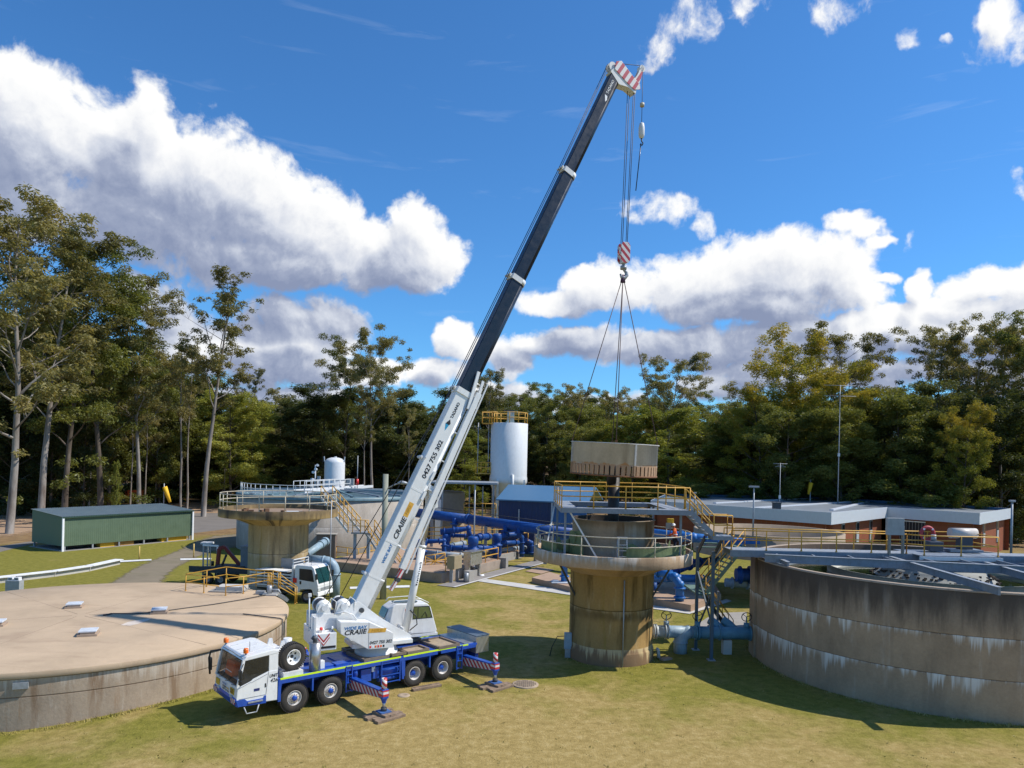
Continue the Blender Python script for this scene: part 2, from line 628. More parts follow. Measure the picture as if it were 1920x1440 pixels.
WHITE = paint('white_paint', (0.78, 0.78, 0.76), 0.32, var=0.04, dirt=(0.42, 0.38, 0.33), dirt_amt=0.22, coat=0.3)
WHITE2 = paint('white_dull_paint', (0.66, 0.67, 0.67), 0.5, var=0.04, dirt=(0.42, 0.39, 0.35), dirt_amt=0.25)
BLUE = paint('truck_blue_paint', (0.012, 0.075, 0.40), 0.35, var=0.15, dirt=(0.05, 0.08, 0.18), dirt_amt=0.4, coat=0.3)
NAVY = paint('navy_paint', (0.007, 0.015, 0.032), 0.38, var=0.15, dirt=(0.02, 0.028, 0.04), dirt_amt=0.3, coat=0.12, spec=0.35)
PIPEBLUE = paint('pipe_blue_paint', (0.006, 0.058, 0.24), 0.5, var=0.25, dirt=(0.03, 0.07, 0.17), dirt_amt=0.6, spec=0.35)
PIPELIGHT = paint('pipe_light_blue_paint', (0.02, 0.14, 0.40), 0.42, var=0.2)
PIPEGREY = paint('pipe_grey_blue_paint', (0.28, 0.385, 0.46), 0.5, var=0.16, dirt=(0.10, 0.16, 0.22), dirt_amt=0.5)
YELLOW = paint('rail_yellow_paint', (0.62, 0.33, 0.035), 0.5, var=0.14, dirt=(0.35, 0.24, 0.10), dirt_amt=0.5)
CREAM = paint('rail_cream_paint', (0.50, 0.45, 0.34), 0.55, var=0.12, dirt=(0.3, 0.2, 0.1), dirt_amt=0.5)
GALV = paint('galvanised_steel', (0.35, 0.37, 0.39), 0.5, 0.35, var=0.15, scale=6, dirt=(0.2, 0.19, 0.18), dirt_amt=0.4)
GALVB = paint('blue_grey_steel', (0.205, 0.24, 0.285), 0.55, 0.1, var=0.15, scale=4, dirt=(0.15, 0.15, 0.15), dirt_amt=0.5)
DKSTEEL = paint('dark_steel', (0.055, 0.06, 0.065), 0.6, 0.2, var=0.3)
STAINLESS = paint('stainless_steel', (0.50, 0.49, 0.47), 0.32, 0.75, var=0.12, dirt=(0.2, 0.18, 0.15), dirt_amt=0.3)
BLACK = paint('black_rubber', (0.022, 0.021, 0.020), 0.75, var=0.25, dirt=(0.09, 0.075, 0.055), dirt_amt=0.5)
BLACKP = paint('black_plastic', (0.015, 0.015, 0.016), 0.45, var=0.2)
INK = paint('black_print', (0.010, 0.010, 0.014), 0.5, var=0.05)
INKBLUE = paint('blue_print', (0.02, 0.16, 0.42), 0.5, var=0.05)
INKGOLD = paint('gold_print', (0.72, 0.40, 0.06), 0.5, var=0.05)
INKCYAN = paint('cyan_print', (0.02, 0.30, 0.52), 0.5, var=0.05)
INKWHITE = paint('white_print', (0.85, 0.85, 0.85), 0.5, var=0.03)
RED = paint('red_paint', (0.42, 0.025, 0.02), 0.45, var=0.15, dirt=(0.2, 0.05, 0.04), dirt_amt=0.4)
ORANGE = paint('orange_cloth', (0.80, 0.14, 0.03), 0.8, var=0.12)
NAVYCLOTH = paint('navy_cloth', (0.012, 0.018, 0.045), 0.9, var=0.2)
SKIN = paint('skin', (0.42, 0.24, 0.16), 0.6, var=0.08)
TIMBER = paint('weathered_timber', (0.24, 0.17, 0.115), 0.85, var=0.35, scale=5, dirt=(0.10, 0.075, 0.055), dirt_amt=0.6, bump=0.5)
WOODTRAY = paint('deck_board', (0.36, 0.28, 0.19), 0.8, var=0.2, scale=4, dirt=(0.2, 0.15, 0.1), dirt_amt=0.5, bump=0.3)
LIME = paint('lime_tape', (0.62, 0.85, 0.03), 0.4, var=0.05)
AMBER = paint('amber_lens', (0.85, 0.16, 0.015), 0.2, var=0.05)
REDLENS = paint('red_lens', (0.75, 0.04, 0.03), 0.25, var=0.05)
SIGNYEL = paint('sign_yellow', (0.72, 0.42, 0.02), 0.5, var=0.05)
GREENP = paint('green_frp', (0.13, 0.17, 0.075), 0.6, var=0.2, dirt=(0.06, 0.08, 0.03), dirt_amt=0.5)
GREENSTEEL = paint('green_grating', (0.12, 0.19, 0.15), 0.7, var=0.2)
WINDOW = glass_mat('cab_glass', (0.03, 0.05, 0.045), 0.30)
WINDOWD = glass_mat('dark_glass', (0.012, 0.016, 0.018), 0.86)
RW = chevron('red_white_stripes', (0.62, 0.60, 0.58), (0.42, 0.012, 0.03), 0.34)
ROPE = paint('wire_rope', (0.055, 0.055, 0.065), 0.55, 0.4, var=0.2)
GREYCONC = slab_mat('grey_concrete', (0.34, 0.32, 0.29))
BROWNSLAB = slab_mat('brown_concrete_slab', (0.42, 0.29, 0.20), 0.5)
ROOFSLAB = slab_mat('tan_roof_slab', (0.50, 0.375, 0.25), 0.35, (0.33, 0.23, 0.155), 0.6)
PALECONC = slab_mat('pale_concrete', (0.55, 0.53, 0.49))


# ------------------------------------------------------------------ ground
def ground_material():
    m, q, p = bsdf('grass_ground', 0.95, 0, 0.15)
    c = q.coord('Object')
    s = q.sep(c)
    big = q.noise(c, 0.055, 5.0, 0.6, 0.5)
    mid = q.noise(c, 0.33, 6.0, 0.62, 0.3)
    fine = q.noise(c, 2.2, 7.0, 0.72)
    blade = q.noise(q.vmath('MULTIPLY', c, (1.0, 0.55, 1.0)), 13.0, 5.0, 0.75)
    green = q.ramp(fine, [(0.3, (0.135, 0.130, 0.020)), (0.5, (0.220, 0.200, 0.034)), (0.72, (0.30, 0.255, 0.058))])
    dry = q.ramp(fine, [(0.28, (0.24, 0.175, 0.055)), (0.5, (0.38, 0.275, 0.098)), (0.74, (0.52, 0.395, 0.175))])
    # drier towards the camera and along the middle; greener by the tanks and at the left
    k = q.math('ADD', q.math('MULTIPLY', big, 0.75), q.math('MULTIPLY', mid, 0.7))
    near = q.mapr(s[1], 37.0, 28.0, 0.0, 0.22)
    leftg = q.mapr(s[0], -5.0, -16.0, 0.0, -0.11)
    cx = q.mapr(q.math('ABSOLUTE', q.math('SUBTRACT', s[0], 1.0)), 0.0, 13.0, 0.07, -0.02)
    k = q.math('ADD', q.math('ADD', k, near), q.math('ADD', leftg, cx))
    dm = q.mapr(k, 0.66, 0.94, 0.0, 1.0, True)
    b = q.mix(dm, green, dry)
    # leaf-littered forest floor beyond the plant
    wob = q.math('MULTIPLY', q.math('SUBTRACT', big, 0.5), 26.0)
    bord = q.math('ADD', q.math('ADD', s[1], wob), q.math('MULTIPLY', q.mapr(s[0], -30.0, -60.0, 0.0, 1.0), 18.0))
    fl = q.mapr(bord, 97.0, 108.0, 0.0, 1.0, True)
    floor = q.ramp(q.noise(c, 0.6, 7.0, 0.7), [(0.3, (0.13, 0.085, 0.045)), (0.52, (0.27, 0.17, 0.085)), (0.75, (0.36, 0.26, 0.12))])
    b = q.mix(fl, b, floor)
    b = q.mix(q.mapr(blade, 0.35, 0.62, 0.28, 0.0), b, (0.05, 0.045, 0.012))
    # a few bald or pale specks
    sp = q.noise(c, 5.0, 2.0, 0.5)
    b = q.mix(q.mapr(sp, 0.73, 0.80, 0.0, 0.6), b, (0.50, 0.43, 0.27))
    q.put(p.inputs['Base Color'], b)
    bn = q.new('ShaderNodeBump')
    bn.inputs['Strength'].default_value = 0.75
    bn.inputs['Distance'].default_value = 0.05
    q.put(bn.inputs['Height'], q.math('ADD', blade, q.math('MULTIPLY', fine, 0.8)))
    q.l.new(bn.outputs[0], p.inputs['Normal'])
    return m


def ground_z(x, y):
    t = min(1.0, max(0.0, (-14.5 - x) / 6.0)) * min(1.0, max(0.0, (36.0 - y) / 5.0))
    return -0.32 * t * t * (3 - 2 * t)


def build_ground():
    b = MB()
    xs = sorted(set([-1500, -700, -300, -120, -60] + list(range(-44, 61, 2)) + [90, 150, 350, 800, 1500]))
    ys = sorted(set([-300, -60] + list(range(0, 71, 2)) + [80, 100, 140, 200, 300, 500, 1000, 2500]))
    vs = [[b.b.verts.new((x, y, ground_z(x, y))) for x in xs] for y in ys]
    for j in range(len(ys) - 1):
        for i in range(len(xs) - 1):
            b.b.faces.new((vs[j][i], vs[j][i + 1], vs[j + 1][i + 1], vs[j + 1][i])).smooth = True
    tag(b.obj('ground', ground_material()), kind='structure')


build_ground()


def sheet(name, pxs, mat, z=0.006, kind='structure', world=False):
    b = MB()
    pts = [Vector(p) if world else G(p[0], p[1], 0) for p in pxs]
    b.poly([Vector((p.x, p.y, z)) for p in pts])
    o = b.obj(name, mat)
    if o.data.polygons[0].normal.z < 0:
        o.data.flip_normals()
    return tag(o, kind=kind)


ASPHALT = slab_mat('worn_asphalt', (0.20, 0.18, 0.16), 0.3, (0.10, 0.09, 0.08), 0.4)
GRAVEL = slab_mat('track_gravel', (0.235, 0.195, 0.135), 0.35, (0.10, 0.11, 0.035), 0.75)
sheet('road', [(-160, 1062), (0, 1035), (64, 1019), (360, 1000), (450, 989), (560, 984), (640, 984), (640, 966), (450, 962), (360, 962), (200, 985), (64, 1014), (0, 1024), (-160, 1044)], ASPHALT, 0.006)


def soft_edge(m, edge=0.55):
    """ragged, partly see-through border so that grass grows into the sheet"""
    q = NT(m.node_tree)
    a = q.new('ShaderNodeAttribute', attribute_name='edge')
    n = q.noise(q.coord('Object'), 1.1, 6.0, 0.7)
    k = q.math('ADD', a.outputs['Fac'], q.math('MULTIPLY', q.math('SUBTRACT', n, 0.5), 1.3))
    q.put(q.n['Principled BSDF'].inputs['Alpha'], q.mapr(k, 0.12, edge, 0.0, 1.0, True))
    return m


def strip(name, left, right, mat, z):
    b = MB()
    lay = b.b.verts.layers.float.new('edge')
    L = [G(*p) for p in left]
    R = [G(*p) for p in right]
    rows = []
    for a, c in zip(L, R):
        row = []
        for f in (0, 0.2, 0.5, 0.8, 1.0):
            p = a.lerp(c, f)
            v = b.b.verts.new((p.x, p.y, z))
            v[lay] = {0: 0, 0.2: 0.6, 0.5: 1, 0.8: 0.6, 1.0: 0}[f]
            row.append(v)
        rows.append(row)
    for r0, r1 in zip(rows, rows[1:]):
        for k in range(4):
            b.b.faces.new((r0[k], r0[k + 1], r1[k + 1], r1[k]))
    return tag(b.obj(name, mat), kind='structure')


strip('dirt_apron', [(-160, 972), (60, 955), (240, 946), (380, 938), (500, 940), (640, 942)], [(-160, 1034), (60, 1006), (240, 984), (380, 966), (500, 968), (640, 972)], soft_edge(slab_mat('dry_dirt', (0.40, 0.27, 0.17), 0.2, (0.2, 0.12, 0.07), 0.6)), 0.003)
strip('gravel_track', [(170, 1112), (205, 1088), (245, 1064), (296, 1044), (336, 1028), (364, 1013), (398, 1003), (450, 998), (560, 996)], [(310, 1100), (322, 1080), (340, 1064), (366, 1050), (388, 1040), (406, 1036), (428, 1031), (462, 1028), (560, 1025)], soft_edge(GRAVEL), 0.010)


def grass_tufts():
    """short blades on the lawn nearest the camera, too many to count"""
    rng = np.random.default_rng(4)
    N = 150000
    d = 26.0 + 24.0 * rng.random(N) ** 1.5
    x = (rng.random(N) - 0.5) * 1.5 * d
    keep = np.ones(N, bool)
    for cx, cy, r in ((-23.4, 40.0, 10.9), (24.3, 41.9, 9.9), (5.93, 42.3, 2.45)):
        keep &= np.hypot(x - cx, d - cy) > r
    x, d = x[keep], d[keep]
    N = len(x)
    wall = np.minimum(np.minimum(np.abs(np.hypot(x + 23.4, d - 40.0) - 10.9), np.abs(np.hypot(x - 24.3, d - 41.9) - 9.9)), np.abs(np.hypot(x - 5.93, d - 42.3) - 2.5)) < 0.4
    weed = (np.sin(x * 2.3 + 4 * np.sin(d * 1.1)) * np.sin(d * 2.9 + 3 * np.sin(x * 1.9)) > 0.93)
    keep = wall | (weed & (rng.random(N) < 0.6))
    x, d = x[keep], d[keep]
    N = len(x)
    z = np.array([ground_z(a, c) for a, c in zip(x, d)])
    near_wall = np.minimum(np.abs(np.hypot(x + 23.4, d - 40.0) - 10.9), np.abs(np.hypot(x - 24.3, d - 41.9) - 9.9)) < 0.35
    clump = 0.5 + 0.5 * np.sin(x * 1.7 + 3 * np.sin(d * 0.9)) * np.sin(d * 1.3 + 2 * np.sin(x * 0.7))
    h = (0.012 + 0.024 * rng.random(N)) * (0.5 + clump) * np.where(near_wall, 4.5, 2.0)
    a = rng.uniform(0, 2 * np.pi, N)
    w = 0.012 + 0.014 * rng.random(N)
    lean = rng.normal(size=(N, 2)) * 0.45
    p0 = np.stack([x - np.cos(a) * w, d - np.sin(a) * w, z], 1)
    p1 = np.stack([x + np.cos(a) * w, d + np.sin(a) * w, z], 1)
    p2 = np.stack([x + lean[:, 0] * h, d + lean[:, 1] * h, z + h], 1)
    V = np.stack([p0, p1, p2], 1).reshape(-1, 3)
    me = bpy.data.meshes.new('grass')
    me.vertices.add(3 * N)
    me.vertices.foreach_set('co', V.ravel())
    me.loops.add(3 * N)
    me.loops.foreach_set('vertex_index', np.arange(3 * N, dtype=np.int32))
    me.polygons.add(N)
    me.polygons.foreach_set('loop_start', np.arange(0, 3 * N, 3, dtype=np.int32))
    me.polygons.foreach_set('loop_total', np.full(N, 3, dtype=np.int32))
    me.update()
    m, q, p = bsdf('grass_blades', 0.8, 0, 0.2)
    c = q.coord('Object')
    n = q.noise(c, 1.3, 4.0, 0.7)
    q.put(p.inputs['Base Color'], q.ramp(n, [(0.32, (0.19, 0.175, 0.03)), (0.5, (0.32, 0.265, 0.075)), (0.68, (0.52, 0.41, 0.19))]))
    me.materials.append(m)
    o = bpy.data.objects.new('grass', me)
    col.objects.link(o)
    tag(o, 'short mown grass on the lawn round the crane', kind='stuff')


grass_tufts()


# ------------------------------------------------------------------ helpers for railings and stairs
_POST = {}


def post_mesh(h, r, mat):
    k = (round(h, 2), r, mat.name)
    if k not in _POST:
        b = MB()
        b.tube([(0, 0, 0), (0, 0, h)], r, 6)
        b.tube([(0, 0, 0.0), (0, 0, 0.06)], r * 1.7, 6)
        o = b.obj('post', mat)
        me = o.data
        bpy.data.objects.remove(o)
        _POST[k] = me
    return _POST[k]


def add_mesh(name, me, parent, p):
    o = bpy.data.objects.new(name, me)
    col.objects.link(o)
    o.parent = parent
    o.matrix_local = parent.matrix_world.inverted() @ Matrix.Translation(p)
    return o


def rail(t, pts, h=1.1, r=0.032, mat=None, step=1.6, levels=(1.0, 0.52), posts=True, closed=False, skip_ends=False):
    """handrail along floor-level points: every post a part, every rail a part"""
    mat = mat or YELLOW
    pts = [Vector(p) for p in pts]
    for f in levels:
        MB().tube([p + Vector((0, 0, h * f)) for p in pts], r, 6, closed=closed).obj('rail', mat, t, world=True)
    if posts:
        me = post_mesh(h, r * 0.95, mat)
        seq = pts + ([pts[0]] if closed else [])
        for k in range(len(seq) - 1):
            a, c = seq[k], seq[k + 1]
            n = max(1, round((c - a).length / step))
            for j in range(n):
                if skip_ends and k == 0 and j == 0:
                    continue
                add_mesh('post', me, t, a.lerp(c, j / n))
        if not closed and not skip_ends:
            add_mesh('post', me, t, pts[-1])


def arc(cx, cy, r, z, a0, a1, n):
    return [Vector((cx + r * math.cos(a0 + (a1 - a0) * k / n), cy + r * math.sin(a0 + (a1 - a0) * k / n), z)) for k in range(n + 1)]


def stairs(t, top, bot, w, n, smat, tmat, rmat=None, rail_h=1.05, sh=0.22, rr=0.03):
    top, bot = Vector(top), Vector(bot)
    d = (bot - top)
    side = Vector((-d.y, d.x, 0)).normalized() * (w / 2)
    for s in (-1, 1):
        MB().bar(top + side * s, bot + side * s, 0.05, sh).obj('stringer', smat, t, world=True)
    first = None
    ang = math.atan2(d.y, d.x)
    for k in range(n):
        p = top.lerp(bot, (k + 0.5) / n)
        if first is None:
            first = MB().box((0, 0, 0), (0.24, w - 0.06, 0.035)).obj('tread', tmat, t)
            o = first
        else:
            o = first.copy()
            col.objects.link(o)
            o.parent = t
        o.matrix_local = t.matrix_world.inverted() @ Matrix.Translation(p) @ Matrix.Rotation(ang, 4, 'Z')
    if rmat:
        for s in (-1, 1):
            rail(t, [top + side * s, bot + side * s], rail_h, rr, rmat, 1.3)


def pipe(t, pts, r, mat, name='pipe', n=14):
    return MB().tube(pts, r, n).obj(name, mat, t, world=True)


def bend(p0, p1, p2, n=7):
    """quarter bend from p0 towards p1 and on to p2"""
    p0, p1, p2 = Vector(p0), Vector(p1), Vector(p2)
    out = []
    for k in range(n + 1):
        a = PI / 2 * k / n
        out.append(p1 + (p0 - p1) * (1 - math.sin(a)) + (p2 - p1) * (1 - math.cos(a)))
    return out


def flange(t, p, d, r, mat, w=0.09, k=1.28, n=16):
    p, d = Vector(p), Vector(d).normalized()
    return MB().tube([p - d * w / 2, p + d * w / 2], r * k, n).obj('flange', mat, t, world=True)


# ------------------------------------------------------------------ round roofed tank, left
LT = thing('roofed_water_tank', 'large round concrete tank with a flat tan roof beside the crane truck', 'tank', (-23.4, 40.0, 0))
LT_R, LT_H = 10.9, 2.1
ltm = concrete('left_tank_wall', (0.40, 0.31, 0.225), (0.22, 0.135, 0.075), (0.58, 0.51, 0.42), 0.75, joints=(1.05,), drips=((1.78, 1.7, 0.5, 3.1),), rust=(0.30, 0.165, 0.075), sc_=2.2, R=LT_R)
MB().lathe([(LT_R - 0.10, -0.6), (LT_R - 0.10, LT_H - 0.26)], 160).obj('wall', ltm, LT)
b = MB()
b.lathe([(LT_R - 0.11, LT_H - 0.285), (LT_R - 0.02, LT_H - 0.28), (LT_R, LT_H - 0.25), (LT_R, LT_H - 0.03), (LT_R - 0.03, LT_H)], 160)
b.lathe([(LT_R - 0.03, LT_H), (7.0, LT_H + 0.03), (3.0, LT_H + 0.05), (0.0, LT_H + 0.06)], 160)
b.obj('roof_slab', ROOFSLAB, LT)
MB().lathe([(LT_R - 0.085, LT_H - 0.315), (LT_R - 0.06, LT_H - 0.30), (LT_R - 0.085, LT_H - 0.285)], 160).obj('joint_seal', DKSTEEL, LT)
hz = LT_H + 0.03
hat = None
for (hx, hy, dz) in ((140, 1131, 0), (299, 1141, 0), (166, 1181, 0), (-8, 1164, 0)):
    p = G(hx, hy, hz + 0.25)
    if hat is None:
        curb = MB().box((0, 0, 0.05), (0.86, 0.86, 0.12)).box((0.02, -0.05, 0.15), (0.64, 0.64, 0.12)).obj('hatch_curb', paint('hatch_curb', (0.36, 0.27, 0.2), 0.9), LT)
        curb.matrix_local = Matrix.Translation((p.x + 23.4, p.y - 40.0, LT_H + 0.03)) @ Matrix.Rotation(0.35, 4, 'Z')
        lid = MB().box((0, 0, 0.245), (0.78, 0.78, 0.07)).box((0, 0, 0.19), (0.60, 0.60, 0.05)).obj('hatch_lid', paint('hatch_lid_paint', (0.62, 0.66, 0.70), 0.4), curb, bevel=0.01)
        hat = curb
    else:
        c2 = copy_tree(hat, LT)
        c2.matrix_local = Matrix.Translation((p.x + 23.4, p.y - 40.0, LT_H + 0.03)) @ Matrix.Rotation(0.35, 4, 'Z')
# overflow outlet on the wall near the frame's edge
pw = G(42, 1280, 1.6)
oa = math.atan2(pw.y - 40.0, pw.x + 23.4)
ob = MB().box((0, 0, 0), (0.14, 0.55, 0.26)).obj('overflow_box', GALV, LT)
ob.matrix_local = Matrix.Rotation(oa, 4, 'Z') @ Matrix.Translation((LT_R - 0.06, 0, 1.55))
# conduit elbow down the right-hand wall
ca = G(539, 1162, LT_H)
aa = math.atan2(ca.y - 40.0, ca.x + 23.4)
cb = MB()
cb.tube([(LT_R - 2.4, 0.9, LT_H + 0.08), (LT_R - 0.1, 0.05, LT_H + 0.06), (LT_R + 0.06, 0, LT_H + 0.02), (LT_R + 0.07, 0, 0.0)], 0.035, 6)
o = cb.obj('conduit', DKSTEEL, LT)
o.matrix_local = Matrix.Rotation(aa, 4, 'Z')

# walkway guard rail and steps on that roof
GR = thing('guard_rail', 'yellow guard rail and stair handrails at the back edge of the tan tank roof', 'railing', G(440, 1105, LT_H))
z = LT_H + 0.02
q = [G(348, 1108, z), G(411, 1098, z) + Vector((0, 1.2, 0)), G(470, 1104, z) + Vector((0, 1.0, 0)), G(503, 1104, z) + Vector((0, 0.9, 0)), G(520, 1107, z) + Vector((0, 0.6, 0))]
rail(GR, q, 1.1, 0.034, step=1.9)
q2 = [G(348, 1108, z), G(382, 1112, z), G(410, 1116, z)]
rail(GR, q2, 1.1, 0.034, step=2.0, skip_ends=True)
q3 = [G(423, 1117, z), G(456, 1113, z), G(502, 1104, z), G(508, 1105, z)]
rail(GR, q3, 1.1, 0.034, step=1.7)
e0, e1 = G(505, 1106, z), G(553, 1133, 1.1)
f0, f1 = G(522, 1106, z), G(556, 1131, 1.1)
for a, c in ((e0, e1), (f0, f1)):
    rail(GR, [a, c], 1.1, 0.034, step=2.2)
ST = thing('tank_steps', 'short steel steps going down from the tan tank roof to the grass', 'steps', (f1.x, f1.y, 0))
sa_, sb_ = (e0 + f0) / 2 - Vector((0, 0, 0.1)), (e1 + f1) / 2 - Vector((0, 0, 0.1))
stairs(ST, sa_, sa_.lerp(sb_, 0.62), 0.55, 4, GALV, GALV)
HC = thing('roof_access_hatch', 'low pale concrete access hatch inside the yellow guard rail', 'hatch', G(430, 1108, LT_H))
MB().box((0, 0, 0.05), (2.2, 1.5, 0.1)).obj('base', GREYCONC, HC)
MB().box((0.15, 0.1, 0.22), (1.75, 1.1, 0.26)).obj('cover', PALECONC, HC, bevel=0.015)
JP = thing('pump_fittings', 'small grey pump and pipe fittings beside the steps on the tank roof', 'pump', G(508, 1116, LT_H))
MB().box((0, 0, 0.06), (0.9, 0.6, 0.1)).obj('base', PALECONC, JP)
MB().tube([(-0.1, 0, 0.1), (-0.1, 0, 0.62)], 0.16, 12).obj('motor', GALV, JP)
MB().tube([(-0.1, 0, 0.35), (0.45, 0.05, 0.35), (0.6, 0.06, 0.12)], 0.07, 8).obj('pipe', GALV, JP)
MB().box((-0.75, 0.25, 0.12), (0.55, 0.4, 0.2)).obj('valve_box', GALV, JP)
HS = [G(x, y, LT_H + 0.07) for x, y in ((202, 1153), (212, 1150), (250, 1151), (290, 1148), (340, 1141), (400, 1133), (455, 1124), (500, 1115))]
o = MB().tube(HS, 0.028, 6).tube([HS[0] + Vector((-0.15, -0.18, 0.0)), HS[0], HS[0].lerp(HS[1], 0.7)], 0.06, 6).obj('roof_hose', BLACKP)
tag(o, 'thin black hose lying across the tan tank roof', 'hose')


# ------------------------------------------------------------------ mushroom towers
def tower(name, label, cx, cy, rb, rp, zr, wm, pm, floor_m, group):
    t = thing(name, label, 'tower', (cx, cy, 0), 0, group)
    rim = 0.66
    MB().lathe([(rb + 0.06, -0.3), (rb + 0.06, 0.62), (rb + 0.02, 0.70), (rb, 0.72), (rb, zr - 1.32), (rb + 0.02, zr - 1.3)], 96).obj('column', wm, t)
    prof = [(rb + 0.02, zr - 1.3)]
    for k in range(1, 9):
        a = k / 8
        prof.append((rb + (rp - 0.12 - rb) * a, zr - 1.3 + (1.3 - rim) * (1 - (1 - a) ** 1.7)))
    MB().lathe(prof, 96).obj('flared_head', pm, t)
    MB().lathe([(rp - 0.12, zr - rim), (rp - 0.02, zr - rim), (rp, zr - rim + 0.03), (rp, zr - 0.02), (rp - 0.02, zr), (rp - 0.18, zr), (rp - 0.2, zr - 0.35)], 120).obj('rim', pm, t)
    MB().lathe([(rp - 0.2, zr - 0.35), (0.0, zr - 0.33)], 96).obj('platform_floor', floor_m, t)
    return t


TWX, TWY = 5.93, 42.3
twm = concrete('tower_wall', (0.33, 0.205, 0.070), (0.10, 0.06, 0.016), (0.50, 0.38, 0.20), 1.1, joints=(3.02,), drips=((0.92, 1.9, 1.3, 1.3), (3.0, 0.8, 0.35, 6.3)), bottom=(0.92, (0.20, 0.125, 0.075), 0.8), sc_=1.6, rust=(0.24, 0.165, 0.02), R=2.39, band=(2.75, 0.45, (0.07, 0.045, 0.018), 0.75))
twp = concrete('tower_rim', (0.43, 0.30, 0.185), (0.15, 0.10, 0.06), (0.52, 0.46, 0.39), 0.6, drips=((6.3, 1.1, 0.7, 7.7),), sc_=1.2, rust=(0.28, 0.19, 0.045), R=4.5)
twf = slab_mat('tower_floor', (0.30, 0.24, 0.17), 0.6)
T1 = tower('mushroom_tower', 'yellow-brown concrete mushroom tower beneath the suspended steel ring', TWX, TWY, 2.39, 4.53, 6.23, twm, twp, twf, 'concrete mushroom towers')
MB().tube([(0.35, -2.42, 0.05), (0.35, -2.44, 4.75)], 0.035, 6).obj('conduit', GALV, T1)
for s in (-1, 1):
    MB().bar((s * 2.15, -0.9, 3.55), (s * 3.2, -1.35, 5.55), 0.10, 0.10).obj('brace', DKSTEEL, T1)
rl = thing('platform_railing', 'cream two-rail round railing on the tower platform under the ring', 'railing', (TWX, TWY, 6.23))
rail(rl, arc(TWX, TWY, 4.42, 6.23, 0, 2 * PI, 48)[:-1], 1.02, 0.030, CREAM, 9, posts=False, closed=True)
pm_ = post_mesh(1.02, 0.03, CREAM)
for k in range(14):
    a = 2 * PI * (k + 0.35) / 14
    add_mesh('post', pm_, rl, Vector((TWX + 4.42 * math.cos(a), TWY + 4.42 * math.sin(a), 6.23)))

# the inner drum that stays on the platform
DR = thing('lower_steel_drum', 'rust-streaked steel drum standing on the tower platform', 'drum', (TWX, TWY, 5.9))
drm = concrete('drum_steel', (0.40, 0.33, 0.25), (0.17, 0.095, 0.035), (0.55, 0.54, 0.50), 1.0, top=(2.05, 0.5, (0.20, 0.15, 0.10), 0.7), sc_=1.3, rough=0.7, rust=(0.24, 0.15, 0.05), R=2.34)
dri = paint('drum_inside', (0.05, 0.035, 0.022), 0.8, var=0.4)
MB().lathe([(2.34, 0.0), (2.34, 2.0), (2.40, 2.0), (2.40, 2.05), (2.28, 2.05)], 96).obj('shell', drm, DR)
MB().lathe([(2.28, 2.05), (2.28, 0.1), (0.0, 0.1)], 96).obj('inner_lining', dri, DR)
SH = thing('centre_shaft', 'dark steel column rising from the drum through the walkway', 'shaft', (TWX - 0.0, TWY, 6.0))
MB().tube([(0, 0, 0), (0, 0, 4.3)], 0.33, 20).obj('tube', paint('tar_black', (0.012, 0.010, 0.009), 0.55), SH)

# green channel pieces lying on the platform
for k, (a0, a1, h0, h1, tilt, lab) in enumerate(((2.95, 3.75, 0.2, 1.0, 0.0, 'curved olive green channel section on the platform at the drum side facing the pipes'),
                                                  (4.75, 5.95, 0.0, 0.95, 0.0, 'long curved olive green trough lying on the platform beside the worker'))):
    t = thing('green_channel', lab, 'channel section', (TWX, TWY, 5.9), 0, 'green channel sections on the tower platform')
    n = 16
    for (rr, nm) in ((4.1, 'outer_plate'), (3.25, 'inner_plate')):
        b = MB()
        for side in (0, 0.03):
            pass
        pr = []
        for j in range(n + 1):
            a = a0 + (a1 - a0) * j / n
            hh = h1 * (0.75 + 0.25 * math.sin(j * 0.9)) if rr < 4 else h1 * 0.8
            pr.append((a, hh))
        for j in range(n):
            (a, ha), (c, hc) = pr[j], pr[j + 1]
            P = lambda r, an, zz: Vector((r * math.cos(an), r * math.sin(an), zz))
            for r_ in (rr, rr + 0.03):
                b.poly([P(r_, a, h0), P(r_, c, h0), P(r_, c, hc), P(r_, a, ha)])
            b.poly([P(rr, a, ha), P(rr, c, hc), P(rr + 0.03, c, hc), P(rr + 0.03, a, ha)])
        b.obj(nm, GREENP, t)
    b = MB()
    b.lathe([(3.25, h0 + 0.08), (4.1, h0 + 0.08)], n, a0=a0, a1=a1)
    b.obj('trough_floor', GREENP, t)
for (a, lean, lab) in ((3.72, 0.3, 'narrow green plate leaning against the drum at an angle'), (3.95, -0.15, 'wide green plate standing on edge by the walkway leg')):
    t = thing('green_plate', lab, 'plate', (TWX + 3.2 * math.cos(a), TWY + 3.2 * math.sin(a), 5.9), a + PI / 2, 'green plates standing on the tower platform')
    MB().box((0, 0, 0.75), (0.55 if lean > 0 else 0.8, 0.05, 1.45), M=Matrix.Rotation(lean, 4, 'Y')).obj('sheet', GREENP, t)
    MB().box((0, -0.05, 0.1), (0.9, 0.14, 0.06)).obj('flange', GREENP, t)
# step stool
SS = thing('step_stool', 'small grey step ladder standing in front of the drum', 'step ladder', (TWX + 0.05, TWY - 3.25, 5.9))
for s in (-1, 1):
    MB().bar((s * 0.26, -0.3, 0), (s * 0.24, 0, 1.25), 0.05, 0.05).obj('leg', GALV, SS)
    MB().bar((s * 0.26, 0.3, 0), (s * 0.24, 0.06, 1.25), 0.05, 0.05).obj('leg', GALV, SS)
for k in range(4):
    MB().box((0, -0.26 + 0.075 * k, 0.28 + 0.3 * k), (0.5, 0.14, 0.03)).obj('step', GALV, SS)
MB().box((0, 0.03, 1.27), (0.56, 0.26, 0.05)).obj('top_plate', GALV, SS)

